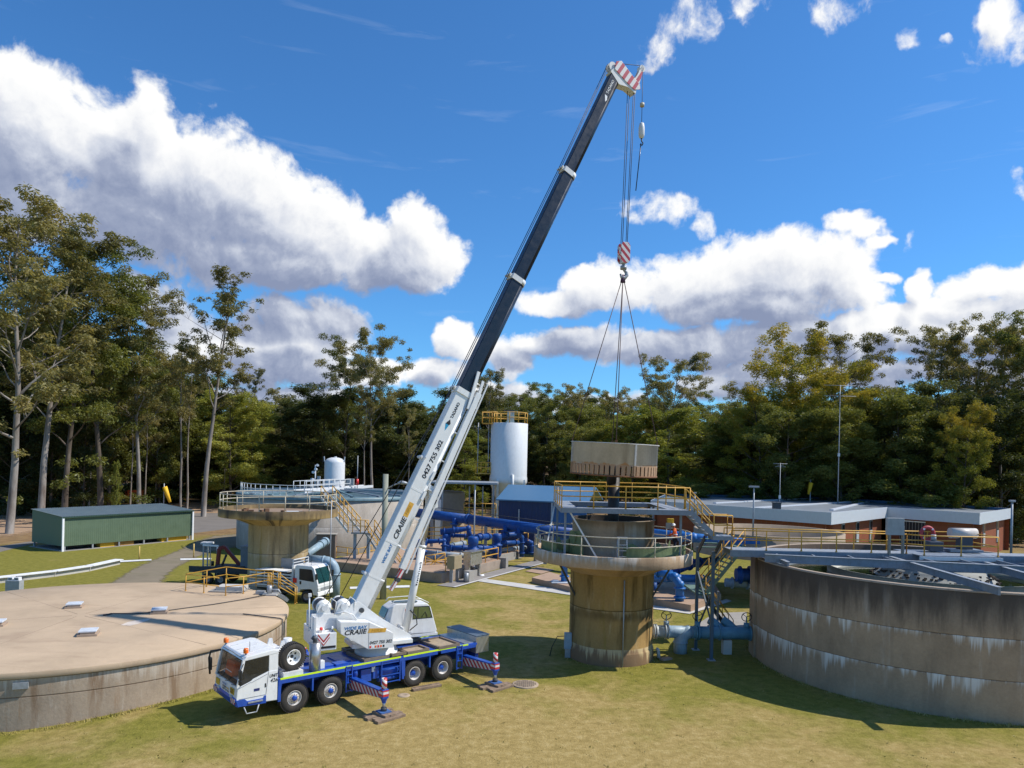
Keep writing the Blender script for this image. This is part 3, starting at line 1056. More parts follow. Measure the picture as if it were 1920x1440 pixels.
# suspended ring
RX, RY, RZ = 5.87, 42.3, 10.42
RG = thing('suspended_steel_ring', 'rusty grey steel ring with slots round its foot hanging from the crane', 'steel ring', (RX, RY, RZ))
RG.rotation_euler = (0.02, 0.030, 0.0)
rgm = concrete('ring_steel', (0.47, 0.455, 0.43), (0.22, 0.20, 0.17), (0.55, 0.54, 0.51), 0.6, bottom=(0.70, (0.40, 0.22, 0.10), 0.85), sc_=1.4, rough=0.6, R=2.47)
RR, HT = 2.47, 1.80
MB().lathe([(RR, 0.66), (RR, HT), (RR + 0.06, HT), (RR + 0.06, HT + 0.06), (RR - 0.06, HT + 0.06), (RR - 0.06, HT), (RR - 0.025, HT), (RR - 0.025, 0.66), (RR, 0.66)], 120).obj('shell', rgm, RG)
b = MB()
NS, SW = 52, 0.30
for k in range(NS):
    a0 = 2 * PI * k / NS
    w = 2 * PI / NS
    P = lambda r, f, zz: Vector((r * math.cos(a0 + w * f), r * math.sin(a0 + w * f), zz))
    for r_, mi in ((RR, 0), (RR - 0.025, 1)):
        b.poly([P(r_, SW, 0.08), P(r_, 1.0, 0.08), P(r_, 1.0, 0.66), P(r_, SW, 0.66)], mi)
        for j in range(4):       # rounded slot head and foot
            f0, f1 = SW * j / 4, SW * (j + 1) / 4
            y0, y1 = math.sin(PI * j / 4), math.sin(PI * (j + 1) / 4)
            b.poly([P(r_, f0, 0.54 + 0.09 * y0), P(r_, f1, 0.54 + 0.09 * y1), P(r_, f1, 0.66), P(r_, f0, 0.66)], mi)
    for f in (SW, 1.0):
        b.poly([P(RR, f, 0.08), P(RR - 0.025, f, 0.08), P(RR - 0.025, f, 0.62), P(RR, f, 0.62)])
b.obj('slotted_skirt', [rgm, paint('ring_inside_shade', (0.045, 0.022, 0.012), 0.85, var=0.3)], RG)  # inner faces coloured near-black rust, standing in for shade seen through the slots
MB().lathe([(RR - 0.03, 0.0), (RR + 0.03, 0.0), (RR + 0.03, 0.09), (RR - 0.03, 0.09), (RR - 0.03, 0.0)], 120).obj('foot_ring', paint('rust_steel', (0.20, 0.09, 0.04), 0.85, var=0.35), RG)
for a in (5.05, 1.2, 3.3):
    MB().box((RR + 0.035, 0, 0.95), (0.07, 0.10, 1.75), M=Matrix.Rotation(a, 4, 'Z')).obj('seam_strap', rgm, RG)
for a in (3.2, 4.6, 0.05, 1.5):
    MB().box((RR, 0, HT + 0.12), (0.05, 0.16, 0.2), M=Matrix.Rotation(a, 4, 'Z')).obj('lifting_lug', paint('rust_steel', (0.2, 0.09, 0.04)), RG)
MB().tube([(0, 0, 0.9), (0, 0, -0.5)], 0.36, 20).obj('centre_pipe', paint('tar_black', (0.012, 0.010, 0.009)), RG)
for k in range(3):
    a = 2 * PI * k / 3 + 0.4
    MB().bar((0.3 * math.cos(a), 0.3 * math.sin(a), 0.5), (2.44 * math.cos(a), 2.44 * math.sin(a), 0.75), 0.08, 0.12).obj('spoke', paint('rust_steel', (0.2, 0.09, 0.04)), RG)

# upper walkway round the drum
UZ = 8.68
UW = thing('upper_walkway', 'square steel walkway with yellow railings standing over the tower platform', 'walkway', (6.15, 42.6, 5.9))
X0, X1, Y0, Y1 = 2.72, 9.62, 39.25, 46.2
WW = 0.85
b = MB()
for (a, c) in (((X0, Y0), (X1, Y0)), ((X1, Y0), (X1 - 0.35, Y1)), ((X1 - 0.35, Y1), (X0, Y1)), ((X0, Y1), (X0, Y0))):
    MB().bar((a[0], a[1], UZ - 0.14), (c[0], c[1], UZ - 0.14), 0.07, 0.26).obj('edge_beam', GALVB, UW, world=True)
for (cx, cy, sx, sy) in (((X0 + X1) / 2, Y0 + WW / 2 + 0.04, X1 - X0 - 0.1, WW - 0.05), ((X0 + X1) / 2 - 0.17, Y1 - WW / 2 - 0.04, X1 - X0 - 0.45, WW - 0.05), (X0 + WW / 2 + 0.04, (Y0 + Y1) / 2, WW - 0.05, Y1 - Y0 - 2 * WW), (X1 - WW / 2 - 0.22, (Y0 + Y1) / 2, WW - 0.05, Y1 - Y0 - 2 * WW)):
    MB().box((cx, cy, UZ - 0.02), (sx, sy, 0.03)).obj('floor_plate', GALV, UW, world=True)
for (a, c) in (((X0 + WW, Y0 + WW), (X1 - WW, Y0 + WW)), ((X0 + WW, Y1 - WW), (X1 - WW - 0.3, Y1 - WW))):
    MB().bar((a[0], a[1], UZ - 0.14), (c[0], c[1], UZ - 0.14), 0.07, 0.24).obj('inner_beam', GALVB, UW, world=True)
rail(UW, [(X1 - 0.02, Y0, UZ), (X0, Y0, UZ), (X0, Y1, UZ), (X1 - 0.35, Y1, UZ), (X1 - 0.05, Y0 + 1.1, UZ)], 1.2, 0.036, step=1.75)
for (x, y) in ((X0 + 0.25, Y0 + 0.5), (X1 - 0.35, Y0 + 0.6), (X0 + 0.2, Y1 - 0.4), (X1 - 0.7, Y1 - 0.4)):
    MB().bar((x, y, 5.92), (x, y, UZ - 0.2), 0.12, 0.12, up=(0, 1, 0)).obj('leg', GALVB, UW, world=True)
for (p, q_) in (((X0 + 0.45, Y0 + 0.3, UZ - 0.2), (X0 + 2.0, Y0 - 0.3 + 0.35, 5.95)), ((X1 - 0.3, Y0 + 0.7, UZ - 0.2), (X1 - 0.05, Y0 + 2.0, 6.4)), ((X0, Y1 - 0.5, UZ - 0.3), (X0 - 0.5, Y1 - 2.6, 6.2))):
    MB().bar(p, q_, 0.08, 0.08).obj('brace', WHITE2, UW, world=True)

# stair from the walkway to the bridge landing
LZ = 7.32
SA = thing('upper_stair', 'steel stair with yellow handrails from the upper walkway to the landing', 'stairs', (10.6, 39.9, 6.3))
stairs(SA, (X1, Y0 + 0.55, UZ - 0.08), (11.0, Y0 + 0.75, LZ - 0.05), 0.85, 7, GALVB, GALV, None, sh=0.28)
for yy in (Y0 + 0.1, Y0 + 1.05):
    A_, B_, C_ = Vector((X1, yy, UZ)), Vector((11.0, yy + 0.2, LZ)), Vector((12.0, yy + 0.2, LZ))
    rail(SA, [A_, B_, C_], 1.1, 0.034, step=0.85)
rail(SA, [(12.0, Y0 + 0.3, LZ), (12.0, Y0 + 1.25, LZ)], 1.1, 0.034, step=0.9)
MB().box((11.5, Y0 + 0.78, LZ - 0.12), (1.1, 1.05, 0.22)).obj('landing', GALVB, SA, world=True)
for k in range(3):
    MB().box((11.15 + 0.05 * k, Y0 + 1.75 + 0.24 * k, LZ - 0.32 - 0.26 * k), (0.95, 0.26, 0.04)).obj('tread', GREENSTEEL, SA, world=True)
for x in (10.75, 11.75):
    MB().bar((x, Y0 + 1.2, LZ - 0.2), (x, Y0 + 2.5, 6.2), 0.06, 0.26).obj('stringer', DKSTEEL, SA, world=True)
for (x, y, zb) in ((11.62, 41.75, 0.0), (11.3, 44.0, 0.0)):
    MB().bar((x, y, zb), (x, y, 6.2), 0.17, 0.17, up=(0, 1, 0)).obj('post', paint('dark_blue_steel', (0.06, 0.10, 0.14), 0.5), SA, world=True)
    MB().box((x, y, 0.02), (0.42, 0.42, 0.05)).obj('base_plate', GALV, SA, world=True)
MB().bar((11.62, 41.75, 3.9), (11.3, 44.0, 1.1), 0.08, 0.08).obj('brace', paint('dark_blue_steel', (0.06, 0.1, 0.14)), SA, world=True)
MB().bar((11.62, 41.75, 2.0), (11.3, 44.0, 4.8), 0.08, 0.08).obj('brace', paint('dark_blue_steel', (0.06, 0.1, 0.14)), SA, world=True)

# zig-zag stair down to the ground behind the landing
GS = thing('green_zigzag_stair', 'green grated zigzag stair descending between the tower and the open tank', 'stairs', (13.3, 47.0, 0))
stairs(GS, (14.6, 46.6, 6.1), (12.1, 46.2, 3.1), 1.5, 12, GREENSTEEL, GREENSTEEL, YELLOW)
MB().box((12.2, 47.3, 3.05), (1.0, 3.4, 0.1)).obj('landing', GREENSTEEL, GS, world=True)
stairs(GS, (12.5, 48.2, 3.0), (14.6, 48.0, 0.1), 1.5, 12, DKSTEEL, GREENSTEEL, YELLOW)
MB().bar((13.5, 47.2, 0), (13.5, 47.2, 3.0), 0.12, 0.12, up=(0, 1, 0)).obj('leg', GALV, GS, world=True)

# ------------------------------------------------------------------ open round tank, right
RT_R, RT_H = 9.9, 5.8
RT = thing('open_clarifier_tank', 'huge round open concrete tank with lime-streaked wall and steel bridge above', 'tank', (24.3, 41.9, 0))
rtm = concrete('right_tank_wall', (0.40, 0.285, 0.185), (0.16, 0.12, 0.085), (0.70, 0.66, 0.60), 0.35, joints=(1.9, 3.75), drips=((3.75, 1.7, 0.75, 5.3), (1.9, 1.4, 0.7, 11.9)), top=(5.9, 2.3, (0.070, 0.050, 0.036), 0.88), sc_=1.2, R=9.7)
MB().lathe([(RT_R, -0.3), (RT_R, 1.9), (RT_R, 3.75), (RT_R, RT_H - 0.03), (RT_R - 0.03, RT_H), (RT_R - 0.28, RT_H), (RT_R - 0.30, RT_H - 0.03), (RT_R - 0.3, 4.4)], 200).obj('wall', rtm, RT)
MB().lathe([(RT_R + 0.012, RT_H - 0.07), (RT_R + 0.015, RT_H + 0.012), (RT_R - 0.29, RT_H + 0.012), (RT_R - 0.295, RT_H - 0.07)], 200).obj('coping', slab_mat('tank_coping', (0.42, 0.33, 0.25), 1.2, (0.12, 0.09, 0.07), 0.6), RT)
wm, q_, p_ = bsdf('tank_water', 0.06, 0, 0.6)
p_.inputs['Base Color'].default_value = (0.018, 0.030, 0.014, 1)
bn = q_.new('ShaderNodeBump')
bn.inputs['Strength'].default_value = 0.08
q_.put(bn.inputs['Height'], q_.noise(q_.coord('Object'), 3.0, 3.0, 0.5))
q_.l.new(bn.outputs[0], p_.inputs['Normal'])
MB().disc((0, 0, 5.05), RT_R - 0.3, 128).obj('water', wm, RT)
for (r0, r1, z0, z1, nm) in ((8.55, 9.05, 4.8, 5.42, 'launder'),):
    MB().lathe([(r0, z0), (r0, z1), (r0 + 0.05, z1), (r0 + 0.05, z0 + 0.15), (r1 - 0.05, z0 + 0.15), (r1 - 0.05, z1), (r1, z1), (r1, z0)], 160).obj(nm, GALVB, RT)
MB().lathe([(5.6, 4.95), (5.62, 5.45), (5.66, 5.45), (5.0, 5.0)], 128).obj('scum_ring', paint('ring_cream', (0.50, 0.47, 0.38), 0.6, dirt=(0.25, 0.24, 0.15)), RT)
MB().lathe([(3.3, 4.9), (2.9, 5.2), (2.6, 5.42), (2.55, 5.5), (0.6, 5.52)], 96).obj('inner_well', paint('well_concrete', (0.30, 0.30, 0.27), 0.8, dirt=(0.12, 0.12, 0.08)), RT)
b = MB()
rg = random.Random(3)
for k in range(140):
    a, r_ = rg.uniform(0, 2 * PI), rg.uniform(2.62, 3.25)
    s_ = rg.uniform(0.06, 0.16)
    b.box((r_ * math.cos(a), r_ * math.sin(a), 5.0 + (3.3 - r_) * 0.55 + s_ * 0.3), (s_, s_ * 1.2, s_ * 0.7), rg.uniform(0, 3))
tag(b.obj('scum_lumps', paint('dry_scum', (0.06, 0.045, 0.035), 0.9), RT), kind='stuff')
for k in range(26):
    a = 2 * PI * k / 26
    MB().bar((9.05 * math.cos(a), 9.05 * math.sin(a), 5.36), (9.42 * math.cos(a), 9.42 * math.sin(a), 5.36), 0.05, 0.06).obj('launder_bracket', WHITE2, RT)
# thick buttress at the left silhouette and the dark pipe stain
a = math.atan2(44.0 - 41.9, 14.9 - 24.48) - 0.02
MB().box((RT_R + 0.02, 0, 2.75), (0.16, 1.5, 6.1), M=Matrix.Rotation(PI - 0.42 + 0.28, 4, 'Z')).obj('pilaster', rtm, RT)
# steel roof-less frame over the tank: long beam and diagonals
TO = Vector((24.3, 41.9, 0))
b0_, b1_ = D(1434, 1046, 40.3) - TO, D(1925, 1070, 37.6) - TO
b0_.z = b1_.z = 6.08
b1_ = b0_ + (b1_ - b0_) * 1.5
d0_, d1_ = G(1668, 1049, 6.08) - TO, G(1874, 1109, 5.98) - TO
e0_, e1_ = G(1848, 1060, 6.08) - TO, G(1990, 1100, 5.98) - TO
g0_, g1_ = G(1450, 1046, 6.0) - TO, G(1478, 1058, 5.93) - TO
fr = [(b0_, b1_, 0.12, 0.42), (d0_, d1_, 0.11, 0.34), (e0_, e1_, 0.11, 0.34), (g0_, g1_, 0.09, 0.22)]
p1 = D(1432, 1046, 40.2)
for (p, q_, w, h) in fr:
    MB().bar(p, q_, w, h).obj('roof_beam', GALVB, RT)
    MB().bar(Vector(p) + Vector((0, 0, h / 2 + 0.012)), Vector(q_) + Vector((0, 0, h / 2 + 0.012)), w + 0.12, 0.025).obj('beam_flange', GALV, RT)
for k in range(8):
    f = 0.04 + 0.118 * k
    p = Vector(fr[0][0]).lerp(Vector(fr[0][1]), f * 0.9)
    MB().bar(p + Vector((0, 0, 0.06)), Vector((p.x + 0.3, -0.7, 6.14)), 0.09, 0.2).obj('cross_beam', GALVB, RT)

BZ = 6.38
BR = thing('tank_bridge', 'long steel bridge with yellow railings running from the stair landing out over the open tank', 'bridge', (12.6, 42.0, 6.0))
for yy in (41.35, 42.75):
    MB().bar((12.45, yy, BZ - 0.2), (36.0, yy, BZ - 0.2), 0.09, 0.36).obj('side_beam', GALVB, BR, world=True)
MB().box((24.2, 42.05, BZ - 0.015), (23.4, 1.28, 0.03)).obj('deck', GALV, BR, world=True)
rail(BR, [(12.5, 41.32, BZ), (22.4, 41.32, BZ)], 1.1, 0.036, step=1.95)
rail(BR, [(12.5, 42.78, BZ), (22.0, 42.78, BZ)], 1.1, 0.036, step=1.95)
rail(BR, [(22.4, 41.32, BZ), (23.0, 40.6, BZ), (27.1, 40.6, BZ), (27.1, 43.4, BZ), (22.4, 43.4, BZ), (22.0, 42.78, BZ)], 1.1, 0.036, step=1.9)
MB().box((25.0, 42.0, BZ - 0.02), (4.4, 3.0, 0.05)).obj('machine_platform', GALVB, BR, world=True)
MB().box((25.0, 40.5, BZ - 0.14), (4.6, 0.09, 0.2)).obj('platform_edge', WHITE2, BR, world=True)
# control panel on its post
CPn = thing('bridge_control_cabinet', 'grey back of a control panel on posts at the middle of the bridge', 'control cabinet', (21.55, 41.0, BZ))
MB().box((0, 0, 1.55), (0.95, 0.22, 0.95)).obj('cabinet', paint('panel_grey', (0.36, 0.36, 0.34), 0.5, dirt=(0.2, 0.2, 0.18)), CPn, bevel=0.015)
MB().box((0.46, 0, 0.8), (0.09, 0.2, 1.6)).obj('post', paint('panel_post', (0.24, 0.22, 0.18), 0.6), CPn)
MB().box((-0.30, 0, 0.55), (0.09, 0.2, 1.2)).obj('post', paint('panel_post', (0.24, 0.22, 0.18), 0.6), CPn)
LB = thing('lifebuoy', 'faded red lifebuoy on the far bridge railing', 'lifebuoy', (24.7, 43.3, BZ + 1.0))
b = MB()
b.tube([(0.36 * math.cos(2 * PI * k / 20), 0.02, 0.36 * math.sin(2 * PI * k / 20)) for k in range(20)], 0.11, 8, closed=True)
b.obj('ring', paint('faded_red', (0.46, 0.05, 0.06), 0.6, var=0.2), LB)
b = MB()
for k in range(4):
    a = PI / 4 + PI / 2 * k
    b.box((0.36 * math.cos(a), 0.02, 0.36 * math.sin(a)), (0.1, 0.25, 0.1))
b.obj('strap', INKWHITE, LB)
DM = thing('drive_motor', 'cream cylindrical motor cover at the end of the bridge platform', 'motor', (26.35, 42.6, BZ))
MB().tube([(-0.75, 0, 1.12), (0.75, 0, 1.12)], 0.30, 20).obj('cover', paint('motor_cream', (0.58, 0.52, 0.46), 0.45), DM)
MB().box((0.1, 0, 0.55), (0.7, 0.5, 0.7)).obj('gearbox', paint('dark_machine', (0.05, 0.06, 0.08), 0.5), DM)
MB().box((0, 0, 0.12), (1.9, 0.9, 0.14)).obj('base_frame', GALVB, DM)
GB = thing('gear_unit', 'dark blue gear unit beneath the lifebuoy on the bridge platform', 'gearbox', (24.6, 42.5, BZ))
MB().box((0, 0, 0.35), (0.8, 0.7, 0.55)).obj('housing', paint('dark_machine', (0.05, 0.06, 0.08), 0.5), GB, bevel=0.04)
MB().tube([(0, 0, 0.6), (0, 0, 1.0)], 0.14, 12).obj('shaft_cover', GALV, GB)


# lamp poles
def lamp_pole(px, ybase, d, ytop, label, arm=False, th=0.05):
    p = D(px, ybase, d)
    q_ = D(px + (ybase - ytop) * 0.022, ytop, d)
    t = thing('lamp_pole', label, 'lamp post', p, 0, 'thin steel lamp poles')
    h = q_.z - p.z
    MB().tube([(0, 0, 0), (0, 0, h)], [th * 1.2, th], 8).obj('pole', GALV, t)
    MB().box((0, 0, h + 0.05), (0.32 if not arm else 0.7, 0.22, 0.12)).obj('lamp_head', GALV, t, bevel=0.02)
    return t


lamp_pole(1895.5, 1044, 45.0, 941, 'tall thin lamp pole beside the bridge at the right-hand end', th=0.06)
lamp_pole(1411.5, 1013, 52, 914, 'lamp pole with a flat head behind the start of the bridge', True)
lamp_pole(1302, 960, 75, 925, 'short pale pole behind the brick building parapet', th=0.08)

# ------------------------------------------------------------------ pipework between tower and tank
VP = thing('valve_pipeline', 'pale blue valve pipeline joining the mushroom tower to the open tank', 'pipe', (11.0, 43.3, 0))
PZ, PYY, PR = 1.22, 43.3, 0.36
pipe(VP, [(8.2, PYY, PZ), (9.0, PYY, PZ)], 0.34, paint('pipe_pale', (0.46, 0.50, 0.50), 0.5, dirt=(0.25, 0.22, 0.18)), n=20)
for x in (8.35, 8.62, 8.75, 9.3, 9.45):
    flange(VP, (x, PYY, PZ), (1, 0, 0), PR, paint('pipe_pale', (0.46, 0.5, 0.5)), 0.07, 1.22)
pipe(VP, [(8.9, PYY, PZ), (9.6, PYY, PZ), (10.9, PYY, PZ)], PR, PIPEGREY, n=20)
pipe(VP, [(10.9, PYY, PZ), (15.4, PYY, PZ)], PR, paint('pipe_teal', (0.11, 0.27, 0.38), 0.5, dirt=(0.06, 0.12, 0.16)), n=20)
teal = MATS['pipe_teal']
pipe(VP, bend((10.75, PYY - 0.02, PZ + 0.02), (10.2, PYY - 0.05, PZ), (10.2, PYY - 0.05, PZ - 0.6)) + [Vector((10.2, PYY - 0.05, -0.1))], PR + 0.03, PIPEGREY, 'elbow', 20)
flange(VP, (10.2, PYY - 0.05, 0.62), (0, 0, 1), PR, PIPEGREY, 0.08, 1.2)
for x in (11.1, 11.25, 11.9, 12.0, 12.5, 14.3, 14.45, 15.0):
    flange(VP, (x, PYY, PZ), (1, 0, 0), PR, teal, 0.08, 1.25)
for x in (12.1, 12.9):
    pipe(VP, bend((x + 0.6, PYY + 0.1, PZ), (x + 0.5, PYY + 0.3, PZ + 0.35), (x + 0.0, PYY + 0.7, PZ + 0.6)), 0.26, teal, 'branch')


def handwheel(t, p, r, mat, h=0.35):
    p = Vector(p)
    MB().tube([p, p + Vector((0, 0, h))], 0.035, 8).obj('valve_stem', mat, t, world=True)
    b = MB()
    c = p + Vector((0, 0, h))
    b.tube([c + Vector((r * math.cos(2 * PI * k / 18), -0.1 * r * math.sin(2 * PI * k / 18), r * 0.9 * math.sin(2 * PI * k / 18))) for k in range(18)], 0.026, 6, closed=True)
    for k in range(3):
        a = 2 * PI * k / 3 + 0.4
        b.tube([c, c + Vector((r * math.cos(a), 0, r * 0.9 * math.sin(a)))], 0.02, 6)
    b.obj('handwheel', BLACKP, t, world=True)
    MB().tube([p - Vector((0, 0, 0.3)), p], 0.16, 10).obj('valve_bonnet', mat, t, world=True)


handwheel(VP, (9.35, PYY, PZ + 0.62), 0.29, PIPEGREY)
handwheel(VP, (11.2, PYY, PZ + 0.62), 0.29, teal)
handwheel(VP, (14.1, PYY, PZ + 0.62), 0.29, teal)
MB().box((12.95, 43.3, 0.4), (0.5, 0.45, 0.85)).obj('support_block', PALECONC, VP, world=True)
SB = thing('switch_box', 'pale blue switch box on a stand beside the mushroom tower column', 'switch box', (3.42, 41.7, 0))
MB().box((0, 0, 0.95), (0.42, 0.3, 0.9)).obj('cabinet', PIPEGREY, SB, bevel=0.015)
MB().box((0, 0, 0.25), (0.3, 0.2, 0.5)).obj('stand', GALV, SB)
MB().tube([(-0.2, 0, 1.2), (-0.6, 0.1, 1.15), (-0.9, 0.2, 0.5), (-1.0, 0.2, 0.0)], 0.025, 6).obj('cable', BLACKP, SB)
PO = thing('drain_spout', 'short broken white drain pipe at the foot of the mushroom tower', 'pipe', (8.75, 41.9, 0))
MB().tube([(-0.25, 0, 0.55), (-0.15, -0.05, 0.5), (-0.1, -0.1, 0.05)], 0.10, 10).obj('pipe', PALECONC, PO)
MB().box((0.25, -0.3, 0.06), (0.7, 0.35, 0.1), 0.6).obj('splash_block', BROWNSLAB, PO)


# ------------------------------------------------------------------ trees
def leaf_mat(name, lo, mid, hi, trans=0.42, tip=None):
    m = bpy.data.materials.new(name)
    m.use_nodes = True
    q = NT(m.node_tree)
    q.n.clear()
    c = q.coord('Object')
    oi = q.new('ShaderNodeObjectInfo')
    n = q.noise(q.vmath('ADD', c, oi.outputs['Location']), 0.35, 3.0, 0.6)
    n2 = q.noise(c, 2.6, 2.0, 0.6)
    k = q.math('ADD', q.math('MULTIPLY', n, 0.7), q.math('MULTIPLY', n2, 0.5))
    k = q.math('ADD', k, q.mapr(oi.outputs['Random'], 0, 1, -0.13, 0.07))
    b = q.ramp(k, [(0.38, lo), (0.58, mid), (0.82, hi)])
    if tip:
        s = q.sep(c)
        tz = q.math('ADD', q.mapr(s[2], 12.0, 24.0, -0.1, 0.75), q.math('MULTIPLY', q.math('SUBTRACT', n, 0.5), 2.2))
        b = q.mix(q.mapr(tz, 0.40, 0.9, 0.0, 0.7, True), b, tip)
    d = q.new('ShaderNodeBsdfDiffuse')
    q.put(d.inputs[0], b)
    t = q.new('ShaderNodeBsdfTranslucent')
    q.put(t.inputs[0], q.mix(1.0, b, (1.5, 1.35, 0.7), 'MULTIPLY'))
    g = q.new('ShaderNodeBsdfGlossy')
    g.inputs['Roughness'].default_value = 0.45
    g.inputs[0].default_value = (0.5, 0.5, 0.5, 1)
    m1 = q.new('ShaderNodeMixShader')
    m1.inputs[0].default_value = trans
    q.l.new(d.outputs[0], m1.inputs[1])
    q.l.new(t.outputs[0], m1.inputs[2])
    m2 = q.new('ShaderNodeMixShader')
    m2.inputs[0].default_value = 0.035
    q.l.new(m1.outputs[0], m2.inputs[1])
    q.l.new(g.outputs[0], m2.inputs[2])
    o = q.new('ShaderNodeOutputMaterial')
    q.l.new(m2.outputs[0], o.inputs[0])
    return m


LEAF_GUM = leaf_mat('gum_leaves', (0.109, 0.105, 0.036), (0.211, 0.195, 0.070), (0.384, 0.330, 0.141))
LEAF_OLIVE = leaf_mat('olive_leaves', (0.083, 0.099, 0.023), (0.166, 0.182, 0.041), (0.294, 0.290, 0.077))
LEAF_DARK = leaf_mat('dark_leaves', (0.036, 0.047, 0.015), (0.079, 0.095, 0.028), (0.154, 0.165, 0.054))
LEAF_YEL = leaf_mat('wattle_leaves', (0.109, 0.125, 0.018), (0.243, 0.250, 0.036), (0.410, 0.376, 0.058), 0.42, (0.36, 0.27, 0.04))
LEAF_LIME = leaf_mat('bright_leaves', (0.128, 0.152, 0.028), (0.256, 0.277, 0.051), (0.384, 0.382, 0.090))


def bark(name, a, b_, c_):
    m, q, p = bsdf(name, 0.9, 0, 0.2)
    c = q.coord('Object')
    n = q.noise(q.vmath('MULTIPLY', c, (1.0, 1.0, 0.22)), 1.3, 6.0, 0.65)
    q.put(p.inputs['Base Color'], q.ramp(n, [(0.3, a), (0.52, b_), (0.72, c_)]))
    return m


BARK_PALE = bark('pale_bark', (0.12, 0.09, 0.07), (0.25, 0.22, 0.19), (0.40, 0.37, 0.34))
BARK_DARK = bark('dark_bark', (0.05, 0.038, 0.028), (0.11, 0.085, 0.065), (0.22, 0.18, 0.15))


def leaf_mesh(name, cen, rad, per, size, mat, rng, droop=0.75, flat=0.7):
    """leaf sprays: narrow bent blades scattered through ellipsoid clumps"""
    cen = np.asarray(cen, float)
    rad = np.asarray(rad, float)
    cnt = np.maximum(6, (per * rad ** 2 / np.mean(rad ** 2)).astype(int))
    idx = np.repeat(np.arange(len(cen)), cnt)
    N = len(idx)
    v = rng.normal(size=(N, 3))
    v /= np.linalg.norm(v, axis=1)[:, None]
    rr = rng.uniform(0.35, 1.0, N) ** 0.6 * (1 + 0.35 * rng.normal(size=N) * 0.5)
    p = cen[idx] + v * (rad[idx] * rr)[:, None] * np.array([1, 1, flat])
    az = rng.uniform(0, 2 * np.pi, N)
    dz = -droop + rng.normal(size=N) * 0.45
    d = np.stack([np.cos(az), np.sin(az), dz], 1)
    d /= np.linalg.norm(d, axis=1)[:, None]
    s = np.cross(d, rng.normal(size=(N, 3)))
    s /= np.linalg.norm(s, axis=1)[:, None]
    L = size * rng.uniform(0.6, 1.4, N)
    w = L * rng.uniform(0.10, 0.20, N)
    a = p - s * (w * 0.5)[:, None] * 0.5
    b_ = p + d * (L * 0.5)[:, None] - s * (w)[:, None]
    c = p + d * L[:, None]
    e = p + d * (L * 0.5)[:, None] + s * (w)[:, None]
    V = np.stack([p, b_, c, e], 1).reshape(-1, 3)
    me = bpy.data.meshes.new(name)
    me.vertices.add(4 * N)
    me.vertices.foreach_set('co', V.ravel())
    me.loops.add(4 * N)
    me.loops.foreach_set('vertex_index', np.arange(4 * N, dtype=np.int32))
    me.polygons.add(N)
    me.polygons.foreach_set('loop_start', np.arange(0, 4 * N, 4, dtype=np.int32))
    me.polygons.foreach_set('loop_total', np.full(N, 4, dtype=np.int32))
    me.update()
    me.validate()
    me.materials.append(mat)
    return me


